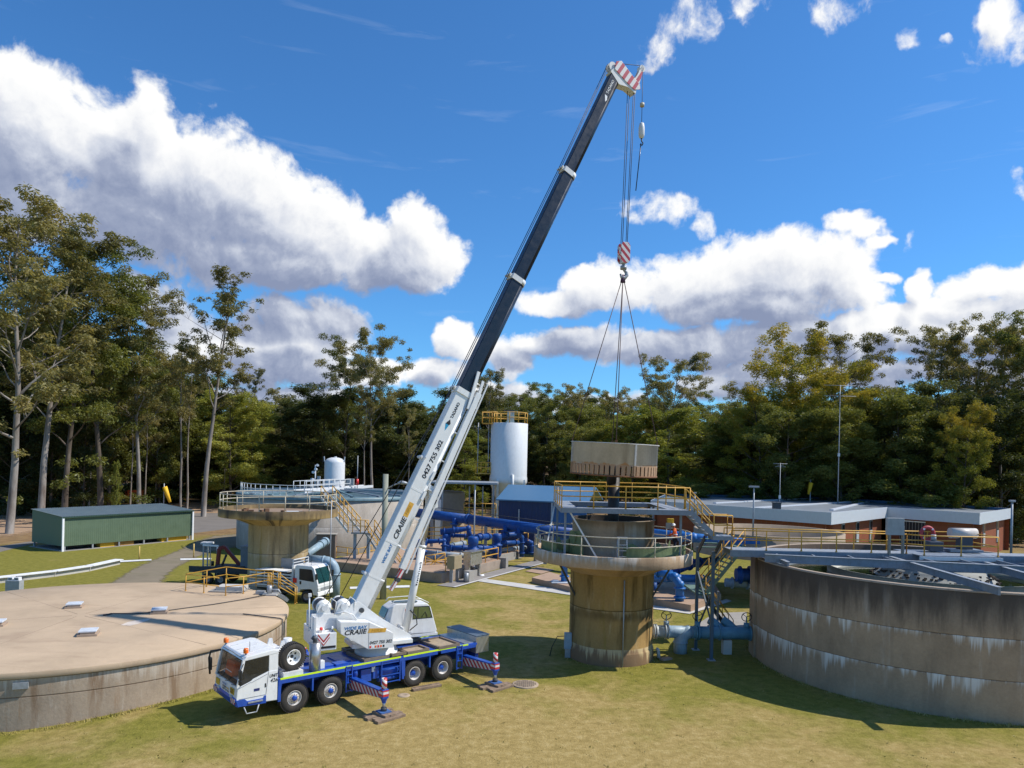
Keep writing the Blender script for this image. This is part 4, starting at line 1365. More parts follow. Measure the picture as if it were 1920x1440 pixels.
def grow(seed, H, fork, width, limbs, sub, r0, up=0.9, bend_=0.10, top_bias=0.0, low=0.0, lean=0.03):
    """trunk and limbs as tubes, and the tips where foliage clumps sit"""
    rg = random.Random(seed)
    b = MB()
    tips = []
    pts, p = [Vector((0, 0, -0.4))], Vector((0, 0, 0))
    d = Vector((rg.uniform(-lean, lean), rg.uniform(-lean, lean), 1)).normalized()
    n = 9
    for k in range(n):
        pts.append(p.copy())
        d = (d + Vector((rg.uniform(-1, 1), rg.uniform(-1, 1), 0)) * bend_ * 0.5 + Vector((0, 0, 0.05))).normalized()
        p = p + d * (H * 0.96 / n)
    pts.append(p.copy())
    rr = [r0 * (1.25 if k == 0 else 1.0) * (1 - 0.86 * (k / (len(pts) - 1)) ** 0.9) for k in range(len(pts))]
    rr[0] = r0 * 1.35
    b.tube(pts, rr, 8, caps=False)

    def at(f):
        x = f * (len(pts) - 2) + 1
        i = min(int(x), len(pts) - 2)
        return pts[i].lerp(pts[i + 1], x - i), rr[i]
    tips.append((pts[-1], 1.0))
    tips.append((at(0.93)[0], 1.0))
    ga = rg.uniform(0, 6)
    for k in range(limbs):
        f = fork + (1 - fork) * ((k + rg.random() * 0.8) / limbs) * 0.93
        q, r_ = at(f)
        ga += 2.4 + rg.uniform(-0.5, 0.5)
        prof = math.sin(PI * min(1, (f - fork) / (1 - fork) * 0.66 + 0.17 + top_bias)) ** 0.7
        L = width * (0.35 + 0.75 * prof) * rg.uniform(0.7, 1.15)
        el = up * rg.uniform(0.55, 1.1)
        dd = Vector((math.cos(ga) * math.cos(el), math.sin(ga) * math.cos(el), math.sin(el)))
        lp = [q]
        x = q.copy()
        m = 4
        for j in range(m):
            dd = (dd + Vector((rg.uniform(-1, 1), rg.uniform(-1, 1), rg.uniform(-0.3, 0.7))) * 0.22).normalized()
            x = x + dd * (L / m)
            lp.append(x.copy())
        lr = max(0.05, r_ * rg.uniform(0.35, 0.6))
        b.tube(lp, [lr * (1 - 0.78 * j / m) for j in range(m + 1)], 5, caps=False)
        tips.append((lp[-1], 1.0))
        for s in range(sub):
            i = rg.randint(1, m - 1)
            o_ = lp[i].lerp(lp[i + 1], rg.random())
            e = (dd + Vector((rg.uniform(-1, 1), rg.uniform(-1, 1), rg.uniform(-0.5, 0.9))) * 1.0).normalized()
            l2 = L * rg.uniform(0.25, 0.5)
            mid = o_ + e * l2 * 0.5 + Vector((0, 0, 0.05 * l2))
            end = o_ + e * l2
            b.tube([o_, mid, end], [lr * 0.32, lr * 0.22, lr * 0.10], 4, caps=False)
            tips.append((end, rg.uniform(0.6, 1.05)))
            if rg.random() < 0.6:
                tips.append((mid, rg.uniform(0.5, 0.8)))
    for k in range(int(low)):
        a, f = rg.uniform(0, 2 * PI), rg.uniform(0.02, fork)
        q, _ = at(f)
        tips.append((q + Vector((math.cos(a), math.sin(a), 0)) * rg.uniform(0.2, width * 0.7), rg.uniform(0.7, 1.1)))
    return b, tips


KINDS = {}


def make_kind(key, seed, H, fork, width, limbs, sub, r0, clump, per, leaf, lmat, bmat, up=0.9, droop=0.75, flat=0.7, **kw):
    b, tips = grow(seed, H, fork, width, limbs, sub, r0, up, **kw)
    rng = np.random.default_rng(seed)
    cen = [tuple(t[0]) for t in tips]
    rad = [clump * t[1] * rng.uniform(0.75, 1.25) for t in tips]
    cm = leaf_mesh('crown', cen, rad, per, leaf, lmat, rng, droop, flat)
    t = b.obj('trunk', bmat)
    tm = t.data
    bpy.data.objects.remove(t)
    KINDS[key] = (H, tm, cm)


make_kind('gum_a', 11, 40, 0.30, 8.5, 22, 6, 0.44, 1.05, 115, 0.46, LEAF_GUM, BARK_PALE, low=1)
make_kind('gum_b', 23, 40, 0.36, 7.8, 20, 6, 0.42, 1.0, 110, 0.44, LEAF_GUM, BARK_PALE, low=0)
make_kind('gum_c', 37, 38, 0.30, 8.8, 22, 5, 0.46, 1.4, 181, 0.46, LEAF_OLIVE, BARK_DARK, low=4)
make_kind('slender', 52, 36, 0.42, 7.6, 13, 6, 0.42, 0.9, 110, 0.42, LEAF_GUM, BARK_PALE, up=1.1, lean=0.01, bend_=0.06)
make_kind('slender_b', 58, 36, 0.50, 5.5, 10, 4, 0.34, 1.0, 130, 0.42, LEAF_GUM, BARK_PALE, up=1.05)
make_kind('flat_top', 71, 34, 0.50, 9.0, 16, 6, 0.44, 1.2, 159, 0.42, LEAF_GUM, BARK_PALE, up=0.72, flat=0.6, top_bias=0.10)
make_kind('dense', 83, 24, 0.10, 5.6, 30, 5, 0.32, 1.15, 174, 0.39, LEAF_OLIVE, BARK_DARK, up=0.75, droop=0.45, low=8)
make_kind('dark', 97, 24, 0.10, 5.2, 26, 5, 0.32, 1.25, 174, 0.42, LEAF_DARK, BARK_DARK, up=0.75, droop=0.5, low=10)
make_kind('wattle', 101, 26, 0.16, 7.2, 28, 6, 0.36, 1.05, 181, 0.33, LEAF_YEL, BARK_DARK, up=0.75, droop=0.25, flat=0.7, low=6)
make_kind('bright', 113, 18, 0.10, 4.2, 22, 5, 0.22, 0.85, 174, 0.31, LEAF_LIME, BARK_DARK, up=0.85, droop=0.35, low=8)
make_kind('bush', 127, 6, 0.04, 2.4, 16, 4, 0.10, 0.55, 159, 0.22, LEAF_OLIVE, BARK_DARK, up=0.6, droop=0.1, low=8)
_TN = {'gum_a': 'gum_tree', 'gum_b': 'gum_tree', 'gum_c': 'gum_tree', 'slender': 'gum_tree', 'slender_b': 'gum_tree', 'flat_top': 'gum_tree', 'dense': 'leafy_tree', 'dark': 'dark_tree', 'wattle': 'wattle_tree', 'bright': 'young_tree', 'bush': 'bush'}
TR = random.Random(5)


def tree(kind, px, d, top, label, group=None, wide=1.0, rz=None, trunk_mat=None):
    H, tm, cm = KINDS[kind]
    base = D(px, 900, d)
    hgt = D(px, top, d).z
    s = hgt / H
    o = bpy.data.objects.new(_TN[kind], None)
    o.empty_display_size = 0.5
    col.objects.link(o)
    o.matrix_world = Matrix.Translation((base.x, base.y, 0)) @ Matrix.Rotation(TR.uniform(0, 6.28) if rz is None else rz, 4, 'Z') @ Matrix.Diagonal((s * wide, s * wide, s, 1))
    tag(o, label, 'bush' if kind == 'bush' else 'tree', group)
    for nm, me in (('trunk', tm), ('crown', cm)):
        c = bpy.data.objects.new(nm, me)
        col.objects.link(c)
        c.parent = o
    return o


# near group behind the green shed
tree('gum_a', 20, 96, 385, 'tallest gum tree at the photo edge behind the green shed', wide=1.25, rz=0.4)
tree('gum_b', 78, 104, 420, 'spreading tall gum with twin pale trunks behind the shed end', wide=1.25, rz=2.1)
tree('gum_c', 122, 112, 505, 'thick dark gum crowding the tall pair behind the shed', wide=1.15, rz=1.2)
tree('gum_c', 190, 118, 505, 'broad leafy gum with straight grey trunk behind the shed middle', wide=1.2, rz=4.0)
tree('gum_b', 262, 122, 540, 'airy brownish gum standing over the yellow windsock', wide=1.05, rz=5.1)
tree('slender', 383, 128, 537, 'slender open-crowned gum with a tall forked pale trunk beside the road', wide=1.15, rz=0.9)
tree('slender_b', 340, 132, 640, 'thin straight white-trunked gum next to the forked one', wide=0.9, rz=2.4)
tree('slender_b', 352, 138, 655, 'thin leaning white-trunked gum between two pale trunks', wide=0.8, rz=0.4)
tree('dark', 98, 125, 700, 'dark bushy tree under the tall gums near the shed', rz=1.0)
tree('dark', 30, 120, 690, 'dark leafy tree at the photo edge under the tallest gum', rz=2.0)
tree('dark', 150, 136, 720, 'dark rounded tree just behind the shed roof', rz=3.0)
tree('slender_b', 168, 126, 735, 'pale spotted trunk with a sparse crown above the shed roof', wide=0.9)
tree('slender_b', 245, 134, 730, 'leaning pale trunk beside the orange generator', wide=0.9)
tree('slender_b', 272, 140, 740, 'thin pale trunk just past the orange generator', wide=0.9)
tree('bright', 219, 118, 868, 'young bright green sapling by the orange generator', wide=0.35)
tree('slender_b', 292, 150, 745, 'thin multi-stemmed pale gum near the windsock pole', wide=0.9)
tree('dense', 205, 140, 690, 'leafy tree behind the leaning pale trunk')
tree('dense', 300, 150, 690, 'leafy tree behind the windsock')
for (px, d, top, kd, w_, lab) in ((-20, 128, 640, 'dark', 1.6, 'dark mid-height tree half cut by the photo edge under the tallest gum'), (45, 140, 600, 'dense', 1.5, 'olive mid-height tree between the tallest gum and the twin-trunked gum'), (118, 150, 610, 'dark', 1.6, 'shadowy tree deep behind the twin-trunked gum'), (205, 150, 640, 'dense', 1.4, 'olive tree deep behind the broad leafy gum'), (270, 158, 660, 'dark', 1.6, 'shadowy tree deep behind the airy brownish gum'), (325, 165, 700, 'dense', 1.4, 'olive tree deep behind the thin white-trunked pair'), (160, 122, 780, 'dark', 1.0, 'small dark tree touching the back of the shed roof middle'), (60, 132, 790, 'dark', 1.2, 'small dark tree off the left end of the shed')):
    tree(kd, px, d, top, lab, 'mid-height trees between the gum trunks', wide=w_)
# middle
tree('bright', 432, 150, 742, 'bright green young tree behind the far tower railing', wide=1.3)
tree('bright', 470, 160, 770, 'smaller bright green tree behind the far tower', wide=1.3)
tree('dense', 408, 170, 735, 'olive tree behind the bright green young tree')
tree('slender', 462, 185, 705, 'grey-crowned thin gum above the far tower', wide=0.9)
tree('slender', 522, 180, 742, 'pale-trunked gum between the far tower and the white tank', wide=0.8)
tree('dark', 560, 165, 760, 'dark tree behind the white tank side of the far tower', wide=1.3)
tree('gum_c', 640, 158, 668, 'dark-branched gum with a bare side leaning left over the white tank', wide=0.95, rz=0.2)
tree('flat_top', 700, 150, 640, 'tall green-topped gum standing left of the boom', wide=0.8, rz=1.9)
tree('slender_b', 684, 146, 730, 'straight pale trunk rising behind the white tank', wide=0.9)
tree('dark', 600, 160, 735, 'very dark tree directly behind the white tank', wide=1.4)
tree('dark', 745, 168, 745, 'very dark tree just left of the boom lettering', wide=1.5)
tree('slender_b', 765, 140, 770, 'small dead-looking white-branched tree behind the boom', wide=0.7)
tree('gum_b', 905, 178, 700, 'grey-green gum peeking out right of the boom', wide=0.9)
tree('dark', 850, 165, 775, 'dark tree under the silo platform', wide=1.4)
tree('bright', 872, 140, 815, 'light green bushy tree left of the silo', wide=1.4)
tree('gum_c', 1020, 165, 750, 'dull gum just right of the silo', wide=1.05)
tree('gum_b', 1068, 170, 727, 'bushy-topped gum behind the suspended ring', wide=1.0)
tree('dense', 1110, 155, 765, 'soft olive tree behind the suspended ring', wide=1.2)
tree('gum_b', 1150, 178, 738, 'small-crowned dark gum between the sling ropes', wide=0.8)
tree('flat_top', 1243, 170, 675, 'round-topped gum standing alone right of the slings', wide=0.86, rz=3.3)
tree('dense', 1085, 148, 800, 'dull green tree beside the silo at ring height', wide=1.2)
tree('bright', 1185, 145, 785, 'pale yellow-green tree at the right side of the ring', wide=1.5)
tree('bright', 1255, 138, 770, 'larger pale yellow-green tree under the round-topped gum', wide=1.6)
# right group behind the brick building
tree('wattle', 1425, 128, 735, 'olive tree at the near corner of the brick roof', wide=1.05, rz=0.3)
tree('wattle', 1487, 132, 645, 'tallest yellow-tipped tree behind the brick roof', wide=0.95, rz=1.7)
tree('wattle', 1540, 126, 700, 'wide yellow-green tree beside the radio mast', wide=1.15, rz=3.9)
tree('flat_top', 1602, 142, 635, 'grey airy gum standing above the yellow-green trees', wide=0.95, rz=0.6)
tree('dense', 1380, 135, 790, 'dense olive tree left of the yellow-tipped one', wide=1.3)
tree('dense', 1470, 122, 770, 'dense tree low behind the brick roof and aerial', wide=1.3)
tree('dense', 1585, 120, 765, 'dense tree low behind the brick roof and mast', wide=1.3)
tree('dark', 1650, 128, 745, 'dark tree between the two tall right-hand groups', wide=1.4)
tree('gum_b', 1740, 132, 620, 'pale grey gum at the inner side of the tallest right-hand group', wide=0.9, rz=0.7)
tree('flat_top', 1800, 128, 640, 'big gum with arching bare limbs in the right-hand group', wide=0.85, rz=2.9)
tree('flat_top', 1868, 126, 615, 'topmost gum of the right-hand group', wide=0.8, rz=4.4)
tree('gum_c', 1925, 120, 630, 'gum cut off by the right photo edge', wide=0.9, rz=5.0)
tree('dense', 1700, 118, 740, 'dark olive tree below the pale grey gum', wide=1.2)
tree('wattle', 1812, 108, 775, 'golden-topped wattle behind the brick roof end', wide=0.85, rz=2.2)
tree('dark', 1770, 118, 735, 'dark tree behind the golden wattle', wide=1.3)
tree('dark', 1880, 112, 745, 'dark tree above the end of the brick building', wide=1.3)
tree('dense', 1930, 116, 800, 'olive tree at the right photo edge beside the pole', wide=1.1)
tree('bush', 1912, 122, 905, 'dry grey-green bush at the right end of the building', wide=1.8)
tree('bush', 1760, 112, 905, 'grey-green bush just above the roof edge', wide=1.6)
tree('bush', 1330, 125, 915, 'low bush behind the flat white parapet', wide=2.0)
# the forest wall
far = []
for (a, z_, n, grp, lab) in ((-120, 430, 22, 'forest behind the green shed', 'in the dark wall beyond the shed and road'),
                              (430, 1000, 30, 'forest behind the boom and silo', 'in the dark wall beyond the tanks and silo'),
                              (1000, 1400, 20, 'forest behind the suspended ring', 'in the wall beyond the suspended ring'),
                              (1380, 2060, 30, 'forest behind the brick building', 'in the wall beyond the brick building')):
    for k in range(n):
        px = a + (z_ - a) * (k + TR.random()) / n
        d = TR.uniform(180, 265)
        kd = TR.choice(('gum_a', 'gum_b', 'gum_c', 'gum_c', 'dark', 'dense', 'dark', 'dark'))
        tree(kd, px, d, TR.uniform(742, 800), {'g': 'tall gum', 'd': 'bushy dark tree'}[kd[0]] + ' ' + lab, grp, wide=1.15 if kd[:3] == 'gum' else 1.7)
for (a, z_, n, grp, lab) in ((-60, 460, 16, 'undergrowth trees along the clearing', 'low dark undergrowth tree at the back of the dry clearing'),
                              (440, 1360, 26, 'undergrowth trees beyond the works', 'low dark undergrowth tree beyond the tanks and pipes'),
                              (1360, 1980, 16, 'undergrowth trees beyond the brick building', 'low dark undergrowth tree beyond the brick roof')):
    for k in range(n):
        px = a + (z_ - a) * (k + TR.random()) / n
        tree(TR.choice(('dark', 'dark', 'dense')), px, TR.uniform(165, 190) if a != 1360 else TR.uniform(135, 150), TR.uniform(812, 850), lab, grp, wide=2.0)
for k in range(14):
    px = -60 + 560 * (k + TR.random()) / 14
    tree('slender_b', px, TR.uniform(150, 175), TR.uniform(745, 800), 'thin pale-trunked gum scattered through the clearing edge', 'pale trunks along the clearing', wide=0.9)


# ------------------------------------------------------------------ mobile crane
def text(parent, s, size, mat, M, width=None, name='lettering', shear=0.0, bold=0.012, align='LEFT'):
    cu = bpy.data.curves.new(name, 'FONT')
    cu.body = s
    cu.size = size
    cu.shear = shear
    cu.offset = bold * size * 0.8
    cu.extrude = 0.002
    cu.align_x = align
    cu.align_y = 'CENTER'
    cu.resolution_u = 3
    cu.materials.append(mat)
    o = bpy.data.objects.new(name, cu)
    col.objects.link(o)
    bpy.context.view_layer.update()
    me = bpy.data.meshes.new_from_object(o.evaluated_get(bpy.context.evaluated_depsgraph_get()))
    w = o.dimensions.x
    bpy.data.objects.remove(o)
    o = bpy.data.objects.new(name, me)
    col.objects.link(o)
    o.parent = parent
    if width and w > 0.01:
        M = M @ Matrix.Diagonal((width / w, 1, 1, 1))
    o.matrix_local = M
    o['kind'] = 'stuff'
    return o


def facing(origin, xdir, zdir):
    """matrix whose x runs along the text and z out of the panel"""
    x, z = Vector(xdir).normalized(), Vector(zdir).normalized()
    y = z.cross(x)
    m = Matrix((x, y, z)).transposed().to_4x4()
    m.translation = Vector(origin)
    return m


CRZ = math.atan2(-0.6497, -0.7605)
CR = thing('mobile_crane', 'white and blue four-axle mobile crane with a long raised boom parked on the grass', 'crane truck', (-7.03, 35.24, 0), CRZ)
bpy.context.view_layer.update()
CHASSIS = paint('chassis_blue', (0.008, 0.035, 0.19), 0.5, var=0.3, dirt=(0.02, 0.025, 0.05), dirt_amt=0.5)

# carrier
MB().box((-0.95, 0, 0.95), (11.1, 0.95, 0.5)).box((-0.95, 0, 1.28), (10.9, 1.7, 0.3)).obj('chassis_frame', CHASSIS, CR)
b = MB()
b.prism([(-6.05, 1.48), (-6.05, 1.6), (4.68, 1.6), (4.68, 1.48)], -1.27, 1.27)
b.obj('deck', BLUE, CR, bevel=0.012)
for s in (-1, 1):
    MB().box((0.55, s * 1.272, 1.46), (8.2, 0.05, 0.16)).box((-4.85, s * 1.272, 1.46), (2.2, 0.05, 0.16)).obj('side_skirt', BLUE, CR)
    MB().box((1.6, s * 1.285, 1.585), (6.0, 0.03, 0.075)).obj('reflective_strip', LIME, CR)
    MB().box((-3.5, s * 1.285, 1.585), (3.9, 0.03, 0.075)).obj('reflective_strip', LIME, CR)
    for x in (4.62, 1.38, 3.1, -1.6, -3.1, -4.85):
        MB().box((x, s * 1.2, 1.1), (0.07 if x not in (4.62, -1.6) else 0.12, 0.16, 0.95 if x in (4.62, -1.6) else 0.6)).obj('mudguard_post', BLUE, CR)
    MB().prism([(4.68, 1.5), (4.52, 1.5), (4.62, 0.72), (4.72, 0.72)], s * 1.0, s * 1.3).obj('mudguard', BLUE, CR)
    MB().prism([(-1.42, 1.5), (-1.62, 1.5), (-1.6, 0.5), (-1.5, 0.5)], s * 0.9, s * 1.29).obj('mudguard', BLUE, CR)
# deck plates and hatches
for (x, y, sx, sy, h) in ((2.25, 0.45, 0.75, 0.8, 0.06), (1.55, 0.75, 0.6, 0.5, 0.09), (1.2, 0.0, 0.6, 1.2, 0.05), (2.4, -0.5, 0.9, 0.7, 0.08)):
    MB().box((x, y, 1.6 + h / 2), (sx, sy, h)).obj('deck_plate', BLUE, CR, bevel=0.01)
for (x, y, sx, sy, z_) in ((-0.20, 0.28, 1.35, 1.66, 1.62), (-1.35, 0.72, 0.75, 0.95, 1.66), (-2.45, 0.78, 1.2, 0.85, 1.62), (-4.25, 0.42, 1.25, 1.72, 1.62), (-0.3, -0.95, 1.4, 0.5, 1.66), (-3.0, -0.9, 1.5, 0.6, 1.66)):
    t = MB().box((0, 0, 0.02), (sx, sy, 0.05)).obj('deck_tray', WOODTRAY, CR)
    t.matrix_local = Matrix.Translation((x, y, z_))
    b = MB()
    for (cx, cy, lx, ly) in ((0, sy / 2, sx, 0.06), (0, -sy / 2, sx, 0.06), (sx / 2, 0, 0.06, sy), (-sx / 2, 0, 0.06, sy)):
        b.box((cx, cy, 0.055), (lx + 0.05, ly, 0.14))
    b.obj('tray_frame', paint('tray_steel', (0.22, 0.17, 0.13), 0.6, 0.2, dirt=(0.1, 0.08, 0.06)), t)
TB_ = MB().box((-6.42, -0.05, 1.46), (0.85, 2.62, 0.86)).obj('rear_toolbox', STAINLESS, CR, bevel=0.02)
MB().box((-6.42, -0.05, 1.925), (0.9, 2.66, 0.06)).obj('toolbox_lid', paint('toolbox_lid', (0.10, 0.13, 0.16), 0.4), CR, bevel=0.015)
MB().box((-5.65, 0.0, 1.62), (0.7, 2.3, 0.05)).obj('rear_tread_plate', STAINLESS, CR)
MB().box((-6.1, 0, 0.95), (0.2, 2.4, 0.3)).obj('rear_bumper', CHASSIS, CR)
for y in (-1.0, 1.0):
    MB().box((-6.22, y, 0.98), (0.05, 0.35, 0.14)).obj('tail_light', REDLENS, CR)
# machinery between the axles
MB().box((0.35, 0.85, 0.95), (0.55, 0.5, 0.6)).obj('battery_box', BLUE, CR, bevel=0.03)
MB().box((-0.15, 0.95, 1.0), (0.35, 0.4, 0.55)).obj('fuel_tank', BLUE, CR, bevel=0.05)
MB().tube([(-0.35, 0.95, 1.0), (-1.35, 0.95, 1.0)], 0.26, 14).obj('air_tank', BLUE, CR)
MB().tube([(-0.35, 0.95, 0.62), (-1.45, 0.95, 0.62)], 0.14, 10).obj('air_tank', BLUE, CR)
MB().box((0.0, 1.12, 1.2), (0.16, 0.06, 0.22)).obj('warning_plate', INKWHITE, CR)
MB().tube([(-0.1, 1.0, 1.25), (-0.1, 1.0, 1.52)], 0.11, 10).obj('filter', GALV, CR)
for x in (0.95, -5.05):
    MB().tube([(x, 1.12, 1.0), (x, 1.12, 1.38)], 0.13, 12).obj('stow_pin', BLUE, CR)
    MB().tube([(x, 1.12, 1.38), (x, 1.12, 1.43)], 0.09, 12).obj('red_cap', REDLENS, CR)


def ladder(x0, x1, y, z0, z1, n):
    b = MB()
    for x in (x0, x1):
        b.box((x, y, (z0 + z1) / 2), (0.05, 0.05, z1 - z0))
    lad = b.obj('ladder', BLUE, CR)
    r0 = None
    for k in range(n):
        b = MB().box((0, 0, 0), (abs(x1 - x0), 0.06, 0.035))
        o = b.obj('rung', BLUE, lad)
        o.matrix_local = Matrix.Translation(((x0 + x1) / 2, y, z0 + 0.06 + (z1 - z0 - 0.1) * k / (n - 1)))
    return lad


ladder(1.5, 1.2, 1.31, 0.43, 1.62, 4)
ladder(-4.72, -5.05, 1.31, 0.42, 1.62, 4)
ladder(-0.35, -1.35, 1.30, 0.45, 1.55, 4)

# wheels: tyre with rim, hub and studs
TYRE = paint('tyre_rubber', (0.038, 0.034, 0.030), 0.85, var=0.25, dirt=(0.12, 0.095, 0.065), dirt_amt=0.55)
RIMP = paint('rim_paint', (0.62, 0.58, 0.53), 0.45, var=0.08, dirt=(0.32, 0.2, 0.13), dirt_amt=0.5)
RIMDK = paint('rim_shadow', (0.05, 0.045, 0.04), 0.7)


def tyre_bm(R=0.63, w=0.40, rim=0.32):
    b = MB()
    h = w / 2
    M = Matrix.Rotation(-PI / 2, 4, 'X')
    b.lathe([(rim, -h * 0.82), (rim + 0.04, -h * 0.95), (rim + 0.15, -h), (R - 0.09, -h * 0.93), (R - 0.025, -h * 0.8), (R, -h * 0.62), (R, h * 0.62), (R - 0.025, h * 0.8), (R - 0.09, h * 0.93), (rim + 0.15, h), (rim + 0.04, h * 0.95), (rim, h * 0.82)], 40, M)
    for k in range(44):      # shoulder lugs
        a = 2 * PI * k / 44
        m = Matrix.Rotation(a, 4, 'Y')
        for s in (-1, 1):
            b.box((0, s * h * 0.62, R + 0.004), (0.055, h * 0.55, 0.028), M=m)
    return b


def rim_bm(front):
    b = MB()
    M = Matrix.Rotation(-PI / 2, 4, 'X')     # lathe z -> +y
    if front:
        b.lathe([(0.325, 0.15), (0.325, 0.175), (0.305, 0.18), (0.30, 0.12), (0.25, 0.10), (0.22, 0.155), (0.0, 0.155)], 32, M)
    else:
        b.lathe([(0.325, 0.15), (0.325, 0.175), (0.30, 0.18), (0.285, 0.05), (0.24, -0.04), (0.0, -0.05)], 32, M)
    return b


def wheel(parent, x, y, front, side, protos={}):
    key = 'f' if front else 'r'
    if key not in protos:
        t = tyre_bm().obj('wheel', TYRE, parent)
        rm_ = rim_bm(front).obj('rim', RIMP, t)
        M = Matrix.Rotation(-PI / 2, 4, 'X')
        hb = MB()
        if front:
            hb.lathe([(0.115, 0.15), (0.115, 0.215), (0.09, 0.245), (0.0, 0.25)], 20, M)
        else:
            hb.lathe([(0.15, -0.06), (0.14, 0.05), (0.10, 0.09), (0.0, 0.10)], 20, M)
        hb.obj('hub', BLUE, t)
        st = MB()
        for k in range(10):
            a = 2 * PI * k / 10
            r_ = 0.175 if front else 0.215
            y_ = 0.155 if front else -0.04
            st.tube([(r_ * math.cos(a), y_ - 0.01, r_ * math.sin(a)), (r_ * math.cos(a), y_ + 0.035, r_ * math.sin(a))], 0.016, 6)
        st.obj('wheel_nuts', paint('nut_rust', (0.22, 0.10, 0.05), 0.7), t)['kind'] = 'stuff'
        hl = MB()
        for k in range(10):
            a = 2 * PI * (k + 0.5) / 10
            hl.disc((0.265 * math.cos(a), 0.265 * math.sin(a), (0.108 if front else -0.02)), 0.026, 8, M)
        hl.obj('rim_holes', RIMDK, t)['kind'] = 'stuff'
        protos[key] = t
        w = t
    else:
        w = copy_tree(protos[key], parent)
    w.matrix_local = Matrix.Translation((x, y, 0.63)) @ (Matrix.Rotation(PI, 4, 'Z') if side < 0 else Matrix()) @ Matrix.Rotation(0.7 * x, 4, 'Y')
    return w


for x, fr in ((3.925, True), (2.215, True), (-2.245, False), (-3.925, False)):
    for s in (1, -1):
        wheel(CR, x, s * 1.06, fr, s)
    MB().tube([(x, -0.9, 0.63), (x, 0.9, 0.63)], 0.12, 10).obj('axle', CHASSIS, CR)

# outriggers
for x, tipy, sgn in ((1.1, 3.98, 1), (-5.38, 3.62, 1), (1.1, 3.98, -1), (-5.38, 3.62, -1)):
    s = sgn
    b = MB()
    Mx = Matrix.Rotation(PI / 2 if s > 0 else -PI / 2, 4, 'Z')     # local x -> outwards
    root = 1.0
    ol = [(root, 0.48), (tipy - 0.1, 0.80), (tipy - 0.1, 1.13), (root, 1.03)]
    bm_ = b.prism(ol, -0.13, 0.13).obj('outrigger_beam', BLUE, CR)
    bm_.matrix_local = Matrix.Translation((x, 0, 0)) @ Mx
    for f in (-1, 1):
        MB().prism([(root + 0.08, 0.505), (tipy - 0.12, 0.81), (tipy - 0.12, 1.08), (root + 0.08, 0.93)], f * 0.131, f * 0.139).obj('stripe_panel', RW, bm_)
    jk = MB().box((tipy, 0, 1.0), (0.28, 0.30, 0.40)).obj('jack_box', BLUE, bm_, bevel=0.02)
    for f in (-1, 1):
        MB().box((tipy, f * 0.156, 1.03), (0.26, 0.008, 0.26)).obj('stripe_plate', chevron('red_chevron', (0.75, 0.72, 0.7), (0.6, 0.03, 0.02), 0.2, (0.0, 0.0, 1.0)), bm_)
    MB().box((tipy + 0.146, 0, 1.03), (0.008, 0.26, 0.26)).obj('stripe_plate', MATS['red_chevron'], bm_)
    MB().tube([(tipy, 0, 1.2), (tipy, 0, 1.66 if s > 0 else 1.3)], 0.115, 14).obj('jack_sleeve', chevron('sleeve_stripes', (0.8, 0.77, 0.74), (0.55, 0.03, 0.03), 0.26, (0.6, 0.6, 1.0)), bm_)
    MB().lathe([(0.17, 0.82), (0.10, 0.66), (0.09, 0.60)], 14, M=Matrix.Translation((tipy, 0, 0))).obj('jack_collar', BLUE, bm_)
    MB().tube([(tipy, 0, 0.3), (tipy, 0, 0.72)], 0.07, 12).obj('jack_rod', STAINLESS, bm_)
    MB().tube([(tipy, 0, 0.24), (tipy, 0, 0.40)], 0.13, 12).obj('ball_joint', DKSTEEL, bm_)
    MB().box((tipy, 0, 0.235), (0.50, 0.50, 0.05)).obj('float_pad', paint('pad_blue', (0.05, 0.13, 0.34), 0.5, dirt=(0.2, 0.15, 0.1), dirt_amt=0.6), bm_)

# cab
MB().prism([(4.72, 0.72), (6.34, 0.80), (6.47, 1.05), (6.42, 1.54), (5.86, 1.73), (5.79, 1.80), (5.12, 2.02), (4.72, 2.02)], -1.33, 1.29).obj('cab_body', WHITE, CR, bevel=0.03)
MB().prism([(4.70, 2.72), (6.12, 2.60), (6.22, 2.62), (6.08, 2.77), (4.95, 2.90), (4.70, 2.85)], -1.33, 1.29).obj('cab_roof', WHITE, CR, bevel=0.03)
MB().box((4.91, -0.02, 2.37), (0.40, 2.60, 0.75)).obj('cab_rear_wall', WHITE, CR, bevel=0.015)
for k in range(3):
    MB().bar((6.0, -0.75 + 0.75 * k, 2.80), (4.85, -0.75 + 0.75 * k, 2.915), 0.03, 0.02).obj('roof_rib', WHITE2, CR)
for y in (-1.27, 1.23):
    MB().bar((6.41, y, 1.52), (6.17, y, 2.64), 0.11, 0.10, up=(1, 0, 0)).obj('front_pillar', WHITE, CR)
wsn = MB()
wsn.poly([(6.432, -1.22, 1.56), (6.432, 1.18, 1.56), (6.215, 1.18, 2.60), (6.215, -1.22, 2.60)])
wsn.obj('windscreen', WINDOW, CR)
for y in (-1.328, 1.288):
    g_ = MB()
    g_.poly([(6.33, y, 1.585), (6.12, y, 2.60), (5.13, y, 2.70), (5.13, y, 2.03), (5.80, y, 1.815), (5.87, y, 1.745)])
    g_.obj('side_window', WINDOWD, CR)
b = MB()
b.box((5.1, -0.02, 2.0), (0.7, 2.4, 0.05)).box((6.2, -0.02, 1.58), (0.35, 2.4, 0.1))
b.obj('dashboard', BLACKP, CR)
for y in (-0.7, 0.65):
    MB().box((5.35, y, 2.15), (0.16, 0.5, 0.65)).box((5.55, y, 1.95), (0.5, 0.5, 0.14)).obj('seat', BLACKP, CR, bevel=0.04)
b = MB()
b.tube([(6.0 + 0.02 * math.sin(k), 0.62 + 0.2 * math.cos(2 * PI * k / 16), 1.82 + 0.2 * math.sin(2 * PI * k / 16)) for k in range(16)], 0.02, 6, closed=True)
